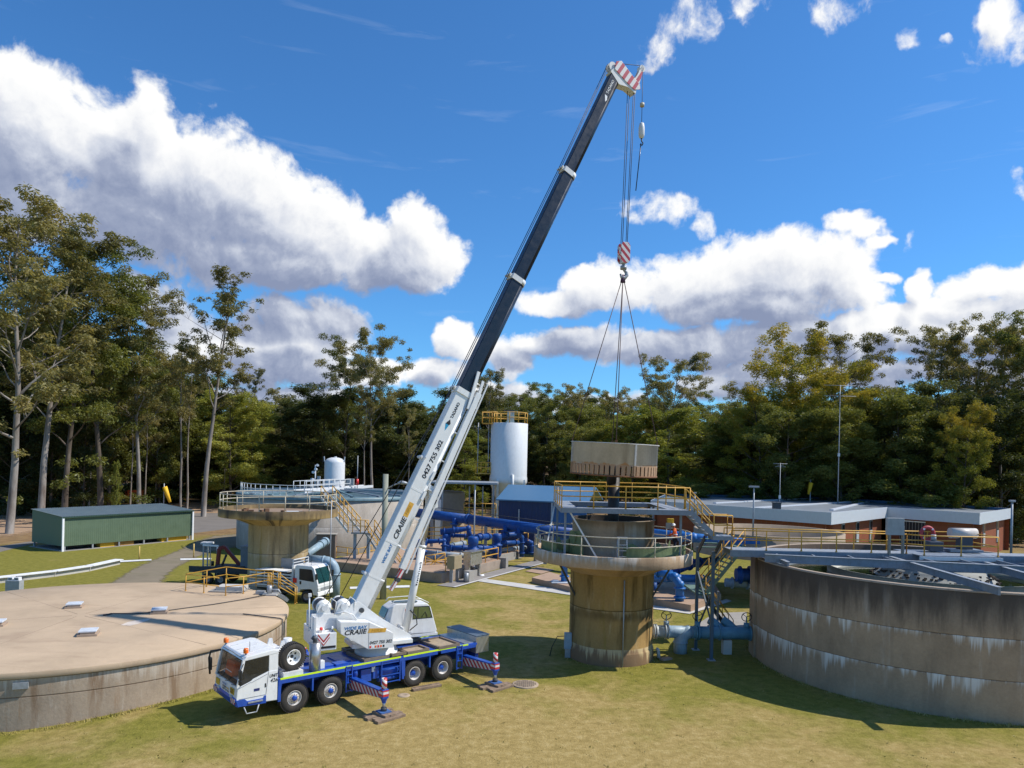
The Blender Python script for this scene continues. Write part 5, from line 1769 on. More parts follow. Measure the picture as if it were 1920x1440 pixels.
b.obj('steering_wheel', BLACKP, CR)
# door seam, step and lower blue trim
for sd, y in ((1, 1.296), (-1, -1.336)):
    for (p, q_) in (((5.12, y, 2.02), (5.22, y, 1.06)), ((5.22, y, 1.06), (6.36, y, 1.06)), ((6.38, y, 1.50), (5.86, y, 1.70)), ((5.86, y, 1.66), (5.16, y, 1.92))):
        MB().bar(p, q_, 0.008, 0.016, up=(0, 1, 0)).obj('door_seam', paint('seam_grey', (0.2, 0.2, 0.21), 0.6), CR)
    MB().prism([(5.22, 0.70), (6.40, 0.76), (6.49, 1.03), (6.12, 1.03), (6.02, 0.93), (5.34, 0.93), (5.30, 1.02), (5.22, 1.02)], y - 0.02 * sd, y + 0.02 * sd).obj('blue_side_trim', BLUE, CR)
    MB().box((5.68, y + 0.03 * sd, 0.86), (0.62, 0.06, 0.06)).obj('cab_step', GALV, CR)
    o_ = MB().box((5.62, y, 1.33), (0.24, 0.006, 0.11)).obj('door_badge', paint('badge_blue', (0.03, 0.04, 0.15), 0.4), CR, bevel=0.002)
    MB().box((5.25, y, 1.45), (0.05, 0.02, 0.16)).obj('door_handle', BLACKP, CR)
MB().prism([(6.36, 0.70), (6.48, 0.78), (6.53, 1.02), (6.47, 1.10), (6.36, 1.10)], -1.32, 1.28).obj('front_bumper', BLUE, CR, bevel=0.02)
for y in (-1.08, 1.04):
    MB().box((6.525, y, 0.96), (0.02, 0.44, 0.20)).obj('bumper_stripes', chevron('bumper_stripes', (0.75, 0.72, 0.7), (0.5, 0.02, 0.02), 0.2, (0.0, 1.0, 1.0)), CR)
    MB().box((6.505, y * 0.72, 1.09), (0.03, 0.28, 0.08)).obj('headlight', glass_mat('lamp_glass', (0.6, 0.62, 0.62), 1.0), CR)
for y in (-0.95, 0.78):
    MB().box((6.462, y, 1.30), (0.02, 0.42, 0.26)).obj('yellow_sign', SIGNYEL, CR)
text(CR, 'SIZE', 0.24, INK, facing((6.476, 0.78, 1.30), (0, 1, 0), (1, 0, 0)), 0.36, align='CENTER')
text(CR, 'WIDE BAY', 0.10, INKBLUE, facing((6.474, -0.36, 1.40), (0, 1, 0), (1, 0, 0)), 0.5)
text(CR, 'CRAIIE', 0.12, INK, facing((6.474, -0.36, 1.28), (0, 1, 0), (1, 0, 0)), 0.42)
text(CR, 'HIRE', 0.11, INKGOLD, facing((6.474, 0.10, 1.28), (0, 1, 0), (1, 0, 0)), 0.30)
text(CR, '0427 755 302', 0.10, INK, facing((6.474, -0.36, 1.17), (0, 1, 0), (1, 0, 0)), 0.78)
text(CR, 'UNIT', 0.20, INK, facing((5.09, 1.300, 1.80), (-1, 0, 0), (0, 1, 0)), 0.36, shear=0.2, align='LEFT')
text(CR, '426', 0.22, INK, facing((5.05, 1.300, 1.60), (-1, 0, 0), (0, 1, 0)), 0.31, shear=0.2, align='LEFT')
for y in (-0.75, 0.0, 0.75):
    MB().tube([(6.47, y - 0.05, 1.55), (6.46, y + 0.2, 1.60), (6.40, y + 0.42, 1.80)], 0.014, 5).obj('wiper', BLACKP, CR)
MB().tube([(6.15, 1.30, 0.70), (6.05, 1.34, 0.42), (5.62, 1.34, 0.42), (5.52, 1.30, 0.70)], 0.03, 6).obj('folding_step', GALV, CR)
b = MB()
b.tube([(6.28, 1.30, 1.6), (6.42, 1.50, 1.72), (6.42, 1.50, 2.25), (6.2, 1.3, 2.5)], 0.018, 5)
b.obj('mirror_arm', BLACKP, CR)
MB().box((6.40, 1.50, 2.12), (0.10, 0.24, 0.38)).box((6.40, 1.50, 1.80), (0.10, 0.22, 0.20)).obj('mirror', BLACKP, CR, bevel=0.03)
MB().tube([(6.2, -1.3, 2.55), (6.6, -1.5, 2.5), (6.66, -1.55, 2.2), (6.62, -1.5, 1.5)], 0.045, 6).obj('mirror_arm', BLACKP, CR)
MB().box((6.60, -1.55, 1.95), (0.10, 0.26, 0.55)).obj('mirror', BLACKP, CR, bevel=0.03)
for (x, y) in ((6.0, 1.0), (6.05, -1.22)):
    MB().tube([(x, y, 2.72), (x, y, 2.86)], 0.05, 8).obj('beacon_stem', GALV, CR)
    MB().lathe([(0.105, 2.86), (0.11, 2.98), (0.09, 3.05), (0.0, 3.07)], 14, M=Matrix.Translation((x, y, 0))).obj('beacon', AMBER, CR)
MB().tube([(5.75, 0.75, 2.8), (5.75, 0.75, 3.25)], 0.012, 5).obj('aerial', BLACKP, CR)
MB().tube([(6.16, -1.2, 2.68), (6.18, -0.1, 2.72), (6.16, 1.15, 2.68)], 0.022, 6).obj('roof_rail', GALV, CR)

# behind the cab
MB().box((4.25, -0.55, 2.05), (0.75, 1.35, 0.95)).obj('engine_cover', WHITE, CR, bevel=0.05)
MB().prism([(4.2, 2.5), (4.55, 2.5), (4.42, 2.95), (4.28, 2.95)], -0.5, -0.42).obj('boom_rest', WHITE, CR)
MB().prism([(3.75, 2.5), (4.1, 2.5), (3.98, 2.85), (3.85, 2.85)], -0.15, -0.08).obj('boom_rest', WHITE, CR)
MB().tube([(3.55, -0.45, 2.3), (3.55, -0.45, 2.85)], 0.19, 16).obj('air_cleaner', WHITE, CR)
MB().box((3.7, -0.3, 1.95), (1.2, 1.2, 0.7)).obj('engine_cover', WHITE2, CR, bevel=0.04)
MB().box((2.55, 0.85, 1.78), (0.3, 0.25, 0.36)).obj('valve_cover', WHITE, CR, bevel=0.02)
SPT = tyre_bm(0.61, 0.36, 0.33).obj('spare_wheel', TYRE, CR)
SPT.matrix_local = Matrix.Translation((3.98, 1.0, 2.40)) @ Matrix.Rotation(-0.06, 4, 'X') @ Matrix.Rotation(0.12, 4, 'Z')
M = Matrix.Rotation(-PI / 2, 4, 'X')
MB().lathe([(0.335, 0.12), (0.34, 0.165), (0.31, 0.17), (0.29, 0.04), (0.22, 0.0), (0.10, 0.02), (0.09, 0.0), (0.0, -0.02)], 32, M).obj('rim', WHITE, SPT)
hl = MB()
for k in range(5):
    a = 2 * PI * k / 5
    hl.disc((0.19 * math.cos(a), 0.19 * math.sin(a), 0.016), 0.05, 10, M)
hl.disc((0, 0, 0.004), 0.075, 14, M)
hl.obj('rim_holes', RIMDK, SPT)['kind'] = 'stuff'
MB().box((4.0, 1.0, 1.70), (0.9, 0.5, 0.2)).obj('spare_cradle', WHITE2, CR)
MB().tube([(2.9, 1.0, 1.62), (2.9, 1.0, 2.86)], 0.255, 24).obj('muffler', STAINLESS, CR)
MB().tube([(2.9, 1.0, 2.86), (2.92, 1.0, 3.0), (3.02, 0.98, 3.1)], 0.10, 12).obj('exhaust_tip', DKSTEEL, CR)

# ---- slewing upper works, in their own turned frame
S0X = -0.8
SM = Matrix.Translation((S0X, 0, 0)) @ Matrix.Rotation(0.4905 - CRZ, 4, 'Z')
MB().lathe([(1.05, 1.6), (1.05, 1.78), (0.95, 1.8), (0.95, 2.1), (0, 2.1)], 48).obj('slew_ring', WHITE2, CR, M=SM)
MB().box((0.1, 0.0, 2.2), (3.0, 1.5, 0.2)).obj('upper_base', WHITE, CR, M=SM, bevel=0.03)
sp = [(-3.3, 3.15), (-3.3, 3.86), (-2.2, 3.80), (-1.75, 3.75), (-1.40, 4.22), (-1.08, 4.28), (-0.72, 4.0), (0.1, 3.35), (1.62, 2.42), (1.55, 2.14), (-0.6, 2.14), (-2.2, 3.1)]
for y in (-0.52, 0.46):
    MB().prism(sp, y, y + 0.06).obj('side_plate', WHITE, CR, M=SM, bevel=0.012)
MB().box((-2.7, -0.03, 3.45), (1.15, 0.95, 0.5)).obj('rear_frame', WHITE2, CR, M=SM, bevel=0.03)
for x in (-1.0, 0.2, 1.2):
    MB().box((x, -0.03, 2.75 - 0.15 * x), (0.08, 0.95, 0.5)).obj('cross_plate', WHITE, CR, M=SM)
MB().tube([(-0.95, -0.6, 3.86), (-0.95, 0.6, 3.86)], 0.12, 14).obj('boom_foot_pin', DKSTEEL, CR, M=SM)
cwb = MB().box((-2.78, 0, 2.69), (0.95, 2.5, 0.78)).obj('counterweight', WHITE, CR, M=SM, bevel=0.03)
MB().box((-2.78, -1.262, 2.45), (0.88, 0.012, 0.10)).obj('dark_label', INK, cwb, M=SM)
b = MB()
for sgn in (-1, 1):
    for k in range(3):
        a_ = [(0, -0.22), (0.07, -0.22), (0.3, 0.2), (0.2, 0.2)]
        pass
for k, (m_, off) in enumerate(((RED, 0.0), (INKWHITE, 0.07), (RED, 0.14))):
    b = MB()
    for sg in (-1, 1):
        p0 = Vector((-2.90, -1.268 - 0.001 * k, 2.52 + off))
        p1 = p0 + Vector((sg * 0.27, 0, 0.34))
        b.poly([p0, p0 + Vector((0, 0, 0.10)), p1 + Vector((0, 0, 0.10)), p1])
    b.obj('chevron_stripe', m_, cwb, M=SM)
MB().box((-2.95, -0.6, 3.12), (0.4, 0.6, 0.1)).obj('weight_lug', WHITE, cwb, M=SM)
for x, r_ in ((-2.96, 0.075), (-2.45, 0.05)):
    MB().tube([(x, -1.0, 3.08), (x, -1.0, 3.2)], 0.03, 6).obj('lamp_stem', GALV, cwb, M=SM)
    MB().lathe([(r_, 3.2), (r_, 3.3), (0, 3.34)], 12, M=Matrix.Translation((x, -1.0, 0))).obj('warning_lamp', REDLENS if x < -2.9 else WHITE, cwb, M=SM)
MB().box((-3.28, -0.95, 3.35), (0.08, 0.45, 0.95)).obj('weight_hanger', WHITE2, cwb, M=SM)
MB().tube([(-3.42, -0.55, 3.1), (-3.42, -0.55, 4.7)], 0.035, 6).obj('camera_mast', WHITE2, CR, M=SM)
MB().box((-3.40, -0.55, 4.75), (0.14, 0.12, 0.14)).obj('camera_head', WHITE2, CR, M=SM)
# engine panel with the lettering
pn = MB().prism([(-2.17, 3.56), (-2.13, 3.0), (-0.82, 2.16), (0.42, 2.12), (0.40, 2.82), (-0.79, 3.43)], -1.30, -0.58).obj('engine_housing', WHITE, CR, M=SM, bevel=0.02)
MB().bar((-0.80, -1.303, 2.2), (-0.80, -1.303, 3.42), 0.008, 0.016, up=(1, 0, 0)).obj('panel_seam', MATS['seam_grey'], pn, M=SM)
Fp = lambda x, z_: SM @ facing((x, -1.306, z_), (1, 0, 0), (0, -1, 0))
text(pn, 'WIDE BAY', 0.20, INKBLUE, Fp(-1.98, 3.22), 1.08, shear=0.15, bold=0.03)
text(pn, 'CRAIIE', 0.30, INK, Fp(-1.98, 3.02), 1.06, shear=0.2, bold=0.03)
MB().prism([(-0.86, 2.93), (-0.80, 3.14), (0.06, 3.09), (0.0, 2.90)], -1.306, -1.303).obj('gold_panel', INKGOLD, pn, M=SM)
text(pn, 'HIRE', 0.20, paint('gold_dark', (0.52, 0.27, 0.03), 0.5), SM @ facing((-0.70, -1.3085, 3.02), (1, 0, -0.05), (0, -1, 0)), 0.55, shear=0.2)
text(pn, '0427 755 302', 0.20, INK, Fp(-0.76, 2.45), 1.08, shear=0.15, bold=0.03)
for k, m_ in enumerate((REDLENS, INKWHITE, AMBER, REDLENS, AMBER, INK)):
    MB().box((-0.72 + 0.13 * k, -1.305, 2.26), (0.08, 0.006, 0.10)).obj('safety_label', m_, pn, M=SM)
for k in range(4):
    MB().tube([(-2.3 + 0.05 * k, -0.62 - 0.05 * k, 3.80), (-1.9, -0.66 - 0.06 * k, 3.88 + 0.02 * k), (-1.45, -0.68 - 0.06 * k, 3.75), (-1.25, -0.72 - 0.05 * k, 3.5)], 0.03, 6).obj('hydraulic_hose', WHITE, CR, M=SM)
# winches
for x in (-2.72, -1.82):
    w_ = MB()
    M2 = Matrix.Translation((x, 0, 4.1)) @ Matrix.Rotation(PI / 2, 4, 'X')
    w_.lathe([(0.0, -0.42), (0.36, -0.42), (0.36, -0.38), (0.24, -0.38), (0.24, 0.38), (0.36, 0.38), (0.36, 0.42), (0.16, 0.44), (0.14, 0.5), (0.0, 0.5)], 32, M2)
    w_ = w_.obj('winch', WHITE, CR, M=SM)
    MB().lathe([(0.31, -0.37), (0.32, 0.0), (0.31, 0.37)], 28, M2).obj('wound_rope', ROPE, w_, M=SM)
    MB().prism([(x - 0.4, 3.7), (x + 0.36, 3.7), (x + 0.2, 4.2), (x - 0.1, 4.38), (x - 0.25, 4.2)], -0.50, -0.46).obj('winch_bracket', WHITE, w_, M=SM, bevel=0.01)
    MB().tube([(x, -0.50, 4.1), (x, -0.62, 4.1)], 0.14, 14).obj('winch_motor', WHITE2, w_, M=SM)
    MB().tube([(x + 0.1, -0.55, 4.2), (x + 0.3, -0.6, 4.55), (x + 0.55, -0.55, 4.35), (x + 0.5, -0.5, 3.8)], 0.022, 6).obj('winch_hose', WHITE, w_, M=SM)
# operator's cab
oc = [(0.95, 2.22), (3.36, 2.16), (3.42, 2.30), (3.06, 3.48), (2.86, 3.70), (1.15, 3.78), (0.80, 3.55), (0.62, 3.1), (0.72, 2.55)]
oc = MB().prism(oc, 0.60, 1.68).obj('operator_cab', WHITE, CR, M=SM, bevel=0.05)
GG = paint('green_tint_glass', (0.10, 0.13, 0.045), 0.06, var=0.35, scale=1.2, spec=0.9)
GD = paint('blue_tint_glass', (0.045, 0.075, 0.085), 0.06, var=0.3, spec=0.9)
MB().prism([(2.10, 2.98), (3.10, 2.98), (2.93, 3.52), (2.12, 3.55)], 0.588, 0.597).obj('side_window', GG, oc, M=SM)
MB().prism([(2.06, 2.94), (3.16, 2.94), (2.97, 3.57), (2.08, 3.60)], 0.592, 0.599).obj('window_seal', BLACKP, oc, M=SM)
MB().bar((2.35, 0.585, 3.0), (2.35, 0.585, 3.52), 0.012, 0.03, up=(1, 0, 0)).obj('glazing_bar', BLACKP, oc, M=SM)
MB().tube([(2.55, 0.584, 3.02), (2.75, 0.584, 3.30), (2.85, 0.584, 3.02)], 0.02, 5).obj('control_lever', BLACKP, oc, M=SM)
b = MB()
b.poly([(0.60, 0.68, 3.12), (0.60, 1.60, 3.12), (0.785, 1.60, 3.56), (0.785, 0.68, 3.56)])
b.obj('rear_window', GD, oc, M=SM @ Matrix.Translation((-0.02, 0, 0.0)))
MB().prism([(1.55, 2.3), (2.02, 2.3), (2.02, 3.62), (1.62, 3.62), (1.5, 3.2)], 0.585, 0.60).obj('sliding_door', WHITE, oc, M=SM, bevel=0.005)
MB().prism([(1.62, 3.0), (1.78, 3.0), (1.78, 3.52), (1.66, 3.52)], 0.578, 0.586).obj('door_window', paint('hivis_behind_glass', (0.62, 0.13, 0.03), 0.25), oc, M=SM)
b = MB()
b.tube([(0.95, 0.66, 3.80), (1.1, 0.66, 3.95), (2.5, 0.66, 3.95), (2.95, 0.66, 3.72)], 0.025, 6)
b.tube([(0.95, 1.6, 3.80), (1.1, 1.6, 3.95), (2.5, 1.6, 3.95), (2.95, 1.6, 3.72)], 0.025, 6)
b.obj('roof_handrail', WHITE, oc, M=SM)
MB().box((1.8, 1.15, 3.78), (1.2, 0.6, 0.05)).obj('roof_window', GD, oc, M=SM)
MB().box((2.2, 1.1, 2.1), (2.5, 1.05, 0.12)).obj('cab_platform', WHITE2, oc, M=SM)
# boom
BA = math.radians(64.1)
P0 = Vector((-0.90, 0, 3.88))
ax, an = Vector((math.cos(BA), 0, math.sin(BA))), Vector((-math.sin(BA), 0, math.cos(BA)))
BM = Matrix((ax, Vector((0, 1, 0)), an)).transposed().to_4x4()
BM.translation = P0
BM = SM @ BM         # boom frame: x along, y across, z to the boom's back


def boom_sec(name, s0, s1, w, h, mat, top=0.35, tag_=None):
    b = MB()
    pr = [(-w / 2, top - 0.03), (-w / 2 + 0.03, top), (w / 2 - 0.03, top), (w / 2, top - 0.03)]
    n = 10
    r = w / 2
    yc = top - h + r * 0.9
    pr += [(r * math.cos(a), yc - r * 0.9 * math.sin(a)) for a in [PI * k / n for k in range(n + 1)]]
    A = [b.b.verts.new((s0, y, z_)) for y, z_ in pr]
    B = [b.b.verts.new((s1, y, z_)) for y, z_ in pr]
    m = len(pr)
    for k in range(m):
        f = b.b.faces.new((A[k], A[(k + 1) % m], B[(k + 1) % m], B[k]))
        f.smooth = 3 < k < m - 1
    b.b.faces.new(A[::-1])
    b.b.faces.new(B)
    return b.obj(name, mat, CR, M=BM)


BB = boom_sec('base_boom', -0.25, 11.85, 0.66, 1.00, WHITE, 0.44)
B1 = boom_sec('boom_section', 11.8, 18.75, 0.60, 0.88, NAVY, 0.40)
B2 = boom_sec('boom_section', 18.7, 25.8, 0.55, 0.82, NAVY, 0.38)
B3 = boom_sec('boom_section', 25.75, 32.6, 0.50, 0.74, NAVY, 0.36)
for (s_, w, h, top, m_) in ((11.8, 0.76, 1.10, 0.49, WHITE), (18.72, 0.67, 0.95, 0.44, WHITE2), (25.78, 0.62, 0.89, 0.42, WHITE2), (6.3, 0.675, 1.02, 0.445, WHITE), (3.45, 0.675, 1.02, 0.445, WHITE), (1.6, 0.675, 1.02, 0.445, WHITE)):
    o = boom_sec('boom_collar', s_ - (0.05 if s_ < 10 else 0.07), s_ + 0.05 if s_ < 10 else s_ + 0.22, w, h, m_, top)
for s_, tp in ((11.9, 0.50), (18.8, 0.45), (25.85, 0.43), (1.6, 0.46), (7.9, 0.46)):
    MB().box((s_, 0, tp + 0.06), (0.16, 0.4, 0.16)).tube([(s_, -0.3, tp + 0.12), (s_, 0.3, tp + 0.12)], 0.05, 8).obj('rope_guide', WHITE2, CR, M=BM)
for s_ in (1.6, 7.9):
    MB().tube([(s_, -0.34, 0.4), (s_, -0.66, 0.5)], 0.02, 6).obj('boom_lug', WHITE2, CR, M=BM)
for s_ in (6.2, 7.3):
    MB().box((s_, -0.37, -0.36), (0.45, 0.10, 0.14)).obj('side_bracket', WHITE, CR, M=BM)
# stowed jib along the boom
jb = MB()
jb.bar((2.5, -0.36, -0.98), (12.2, -0.36, -0.66), 0.30, 0.30).obj('stowed_jib', WHITE, CR, M=BM, bevel=0.02)
jib = [c for c in CR.children if c.name.startswith('stowed_jib')][0]
MB().bar((2.4, -0.40, -1.28), (12.9, -0.40, -0.90), 0.07, 0.07).bar((2.6, -0.05, -1.22), (12.6, -0.05, -0.86), 0.07, 0.07).obj('jib_rail', WHITE2, jib, M=BM)
for k in range(6):
    s_ = 3.4 + 1.6 * k
    MB().bar((s_, -0.36, -0.95 + 0.033 * (s_ - 2.5)), (s_, -0.36, -0.40), 0.08, 0.06).obj('jib_bracket', WHITE2, jib, M=BM)
MB().bar((11.2, -0.40, -0.5), (13.2, -0.40, -0.15), 0.10, 0.16).bar((11.5, -0.05, -0.95), (13.0, -0.05, -0.72), 0.1, 0.14).obj('jib_lug_arm', WHITE, jib, M=BM)
for y in (-0.48, -0.24):
    MB().bar((2.5, y, -1.0), (1.95, y, -1.02), 0.03, 0.2).bar((1.95, y, -1.02), (1.35, y, -0.92), 0.03, 0.14).obj('jib_head_plate', chevron('jib_stripes', (0.75, 0.72, 0.7), (0.45, 0.02, 0.04), 0.22, (1.0, 0, 0.6)), jib, M=BM)
MB().tube([(1.95, -0.5, -1.02), (1.95, -0.22, -1.02)], 0.12, 12).obj('jib_sheave', DKSTEEL, jib, M=BM)
# lettering on the boom's side
Tb = lambda s_, t_: BM @ facing((s_, -0.336, t_), (1, 0, 0), (0, -1, 0))
text(BB, 'WIDE BAY', 0.20, INKBLUE, Tb(2.36, 0.02), 1.02, shear=0.15, bold=0.03)
text(BB, 'CRAIIE', 0.34, INK, Tb(3.66, 0.0), 1.16, shear=0.2, bold=0.03)
MB().box((5.25, -0.3335, 0.02), (0.76, 0.004, 0.26)).obj('gold_panel', INKGOLD, BB, M=BM)
text(BB, 'HIRE', 0.22, MATS['gold_dark'], BM @ facing((4.98, -0.340, 0.02), (1, 0, 0), (0, -1, 0)), 0.52, shear=0.2)
text(BB, '0427 755 302', 0.32, INK, Tb(6.98, 0.02), 2.12, bold=0.03)
text(BB, 'TADANO', 0.22, INK, Tb(10.36, 0.06), 0.90, bold=0.03)
b = MB()
b.poly([(9.62, -0.336, 0.10), (9.98, -0.336, 0.24), (9.98, -0.336, 0.02)])
b.obj('logo', INKCYAN, BB, M=BM)
b = MB()
b.poly([(9.98, -0.3365, 0.24), (10.28, -0.3365, 0.10), (10.08, -0.3365, -0.02), (9.98, -0.3365, 0.02)])
b.obj('logo', INK, BB, M=BM)
Tt = lambda s_, t_: BM @ facing((s_, -0.256, t_), (1, 0, 0), (0, -1, 0))
text(B3, 'TADANO', 0.22, INKWHITE, Tt(31.35, 0.06), 0.95, bold=0.01)
b = MB()
b.poly([(30.85, -0.256, -0.04), (31.22, -0.256, 0.16), (31.22, -0.256, -0.02), (31.02, -0.256, -0.10)])
b.obj('logo', INKWHITE, B3, M=BM)
# boom head
HS_ = chevron('head_stripes', (0.72, 0.70, 0.68), (0.45, 0.015, 0.05), 0.42, (0.85, 0, 0.55))
hp = lambda x, z_: (x, z_)
hd = [(13.22, 33.62), (13.30, 34.08), (13.66, 34.20), (14.35, 33.66), (15.0, 33.18), (15.05, 32.92), (14.6, 32.80), (14.0, 33.12)]
HD = None
for y in (-0.30, 0.26):
    o = MB().prism(hd, y, y + 0.04).obj('boom_head_plate', HS_, CR, M=SM, bevel=0.008)
    HD = HD or o
MB().prism([(12.95, 33.45), (13.55, 32.85), (14.2, 32.85), (14.75, 32.62), (14.8, 32.95), (13.9, 33.25), (13.2, 33.7)], -0.26, 0.26).obj('boom_head', WHITE2, CR, M=SM)
for (x, z_, r_) in ((13.15, 33.8, 0.26), (14.62, 33.05, 0.27)):
    for y in (-0.16, 0.0, 0.16):
        MB().tube([(x, y - 0.03, z_), (x, y + 0.03, z_)], r_, 18).obj('sheave', WHITE2, CR, M=SM)
for y in (-0.14, 0.10):
    MB().prism([(14.55, 33.25), (15.0, 33.1), (15.22, 33.75), (15.42, 34.4), (15.25, 34.5), (14.95, 33.85)], y, y + 0.03).obj('runner_plate', HS_, CR, M=SM)
MB().tube([(15.3, -0.14, 34.28), (15.3, 0.14, 34.28)], 0.2, 16).obj('sheave', WHITE2, CR, M=SM)
MB().tube([(13.35, -0.05, 34.1), (15.25, -0.02, 34.48)], 0.02, 5).obj('rope', ROPE, CR, M=SM)
# hoist ropes along the boom's back and hanging
for x, y in ((-2.5, -0.14), (-1.65, 0.12)):
    p_ = Vector((x - 0.2, y, 4.38))
    MB().tube([p_, P0 + ax * 11.9 + an * 0.64 + Vector((0, y, 0)), P0 + ax * 25.9 + an * 0.58 + Vector((0, y, 0)), Vector((13.0, y, 34.02))], 0.022, 5).obj('rope', ROPE, CR, M=SM)
bpy.context.view_layer.update()
CW = CR.matrix_world @ SM
head = CW @ Vector((14.62, 0, 32.85))
hook_top = D(1170, 458, head.y + 0.15)
for dx, dy in ((-0.26, -0.10), (-0.10, 0.12), (0.12, -0.12), (0.26, 0.10)):
    MB().tube([head + Vector((dx * 0.9, dy, 0)), hook_top + Vector((dx * 0.75, dy, -0.1))], 0.02, 5).obj('rope', ROPE, CR, world=True)
auxp = CW @ Vector((15.42, 0, 34.2))
ball = D(1203, 243, auxp.y)
MB().tube([auxp, Vector((auxp.x, auxp.y, ball.z + 0.3))], 0.018, 5).obj('rope', ROPE, CR, world=True)
# luffing cylinder
c0, c1 = Vector((1.45, 0, 2.5)), Vector((2.72, 0, 9.0))
cm_ = c0.lerp(c1, 0.66)
MB().tube([c0, cm_], 0.185, 20).tube([cm_ - (c1 - c0).normalized() * 0.15, cm_], 0.205, 20).obj('luffing_cylinder', WHITE, CR, M=SM)
MB().tube([cm_, c1], 0.115, 16).obj('cylinder_rod', STAINLESS, CR, M=SM)
MB().tube([(2.72, -0.4, 9.0), (2.72, 0.4, 9.0)], 0.14, 12).obj('cylinder_pin', DKSTEEL, CR, M=SM)
MB().prism([(2.5, 8.6), (2.95, 8.7), (2.9, 9.6), (2.45, 9.9)], -0.3, 0.3).obj('cylinder_bracket', WHITE, CR, M=SM)
MB().tube([(1.62, -0.2, 3.6), (1.9, -0.35, 3.3), (1.95, -0.35, 2.9), (1.6, -0.25, 2.6)], 0.03, 6).obj('cylinder_hose', BLACKP, CR, M=SM)
b = MB()
for k, (w_, h_) in enumerate(((0.07, 0.10), (0.05, 0.07), (0.08, 0.07), (0.06, 0.07), (0.05, 0.10), (0.07, 0.07), (0.03, 0.10), (0.06, 0.07), (0.08, 0.07), (0.05, 0.07), (0.06, 0.10))):
    b.box((0.11 * k, h_ / 2, 0), (w_, h_, 0.004))
o = b.obj('small_print', INK, CR, M=SM @ facing(tuple(c0.lerp(c1, 0.36) + Vector((0.08, -0.175, 0))), tuple(c1 - c0), (0.3, -1, 0)))
o['kind'] = 'stuff'

# orange jacket behind the windscreen
JK = thing('work_jacket', 'orange hi-vis jacket lying behind the crane truck windscreen', 'jacket', CR.matrix_world @ Vector((6.08, -0.2, 1.74)), CRZ)
b = MB()
b.prism([(-0.25, 0.0), (0.22, -0.05), (0.19, 0.18), (0.09, 0.58), (-0.2, 0.5)], -0.46, 0.44)
b.obj('cloth', ORANGE, JK, bevel=0.09)
MB().box((0.17, 0.0, 0.15), (0.05, 0.7, 0.06)).obj('reflective_band', INKWHITE, JK)

# ---- hook block, headache ball, slings
HB = thing('hook_block', 'red and white striped hook block hanging on four ropes above the ring', 'hook block', hook_top - Vector((0, 0, 0.55)), 0.35)
pl = [(-0.30, 0.45), (-0.18, 0.62), (0.18, 0.62), (0.30, 0.45), (0.30, -0.42), (0.18, -0.58), (-0.18, -0.58), (-0.30, -0.42)]
for y in (-0.24, 0.20):
    MB().prism(pl, y, y + 0.04).obj('cheek_plate', chevron('hook_stripes', (0.72, 0.70, 0.68), (0.45, 0.015, 0.03), 0.42, (0.9, 0, 0.9)), HB, bevel=0.02)
for y in (-0.10, 0.06):
    MB().tube([(0, y - 0.04, 0.15), (0, y + 0.04, 0.15)], 0.27, 20).obj('sheave', WHITE2, HB)
MB().box((0, 0, -0.45), (0.3, 0.42, 0.28)).obj('hook_housing', WHITE2, HB, bevel=0.03)
b = MB()
b.tube([(0, 0, -0.55), (0, 0, -0.85), (0.06, 0, -0.95), (0.20, 0, -1.08), (0.22, 0, -1.25), (0.08, 0, -1.42), (-0.12, 0, -1.38), (-0.2, 0, -1.2)], [0.09, 0.08, 0.09, 0.11, 0.12, 0.13, 0.09, 0.05], 10)
b.obj('hook', GALV, HB)
b = MB()
b.tube([(0, 0, -0.72), (0, 0, -0.92)], 0.19, 14)
b.obj('hook_swivel', GALV, HB)
AB = thing('headache_ball', 'small white overhaul ball and hook on the single rope below the boom tip', 'hook ball', ball)
MB().lathe([(0.04, 0.42), (0.13, 0.36), (0.18, 0.1), (0.18, -0.3), (0.13, -0.48), (0.05, -0.52)], 18).obj('weight', WHITE2, AB)
MB().tube([(0, 0, -0.5), (0.02, 0, -0.68), (0.10, 0, -0.8), (0.05, 0, -0.92), (-0.08, 0, -0.88)], 0.04, 8).obj('hook', DKSTEEL, AB)
MB().tube([(0, 0, 1.35), (0, 0, 1.55)], 0.13, 12).obj('rope_stop', CREAM, AB)
MB().tube([(-0.02, 0, -0.8), (-0.12, 0, -2.0), (-0.26, 0, -3.6)], 0.03, 6).obj('hanging_sling', NAVY, AB)
SL = thing('lifting_slings', 'four wire slings spreading from the hook block down to the suspended ring', 'sling', hook_top - Vector((0, 0, 1.9)))
st_ = hook_top + Vector((0, 0, -1.9))
st_.x, st_.y = hook_top.x - 0.02, hook_top.y
RGm = RG.matrix_world = Matrix.Translation((RX, RY, RZ)) @ Euler((0.02, 0.030, 0)).to_matrix().to_4x4()
for k, a in enumerate((3.2, 4.6, 0.05, 1.5)):
    e = RGm @ Vector((RR * math.cos(a), RR * math.sin(a), HT + 0.2))
    off = Vector((0.10 * math.cos(a), 0.10 * math.sin(a), -0.35))
    MB().tube([st_ + off, e], 0.026, 6).obj('sling_leg', paint('sling_wire', (0.12, 0.075, 0.07), 0.7), SL, world=True)
    MB().tube([st_ + Vector((0.04 * math.cos(a), 0.04 * math.sin(a), 0.1)), st_ + off], 0.06, 6).obj('shackle', paint('shackle_purple', (0.08, 0.03, 0.08), 0.6), SL, world=True)

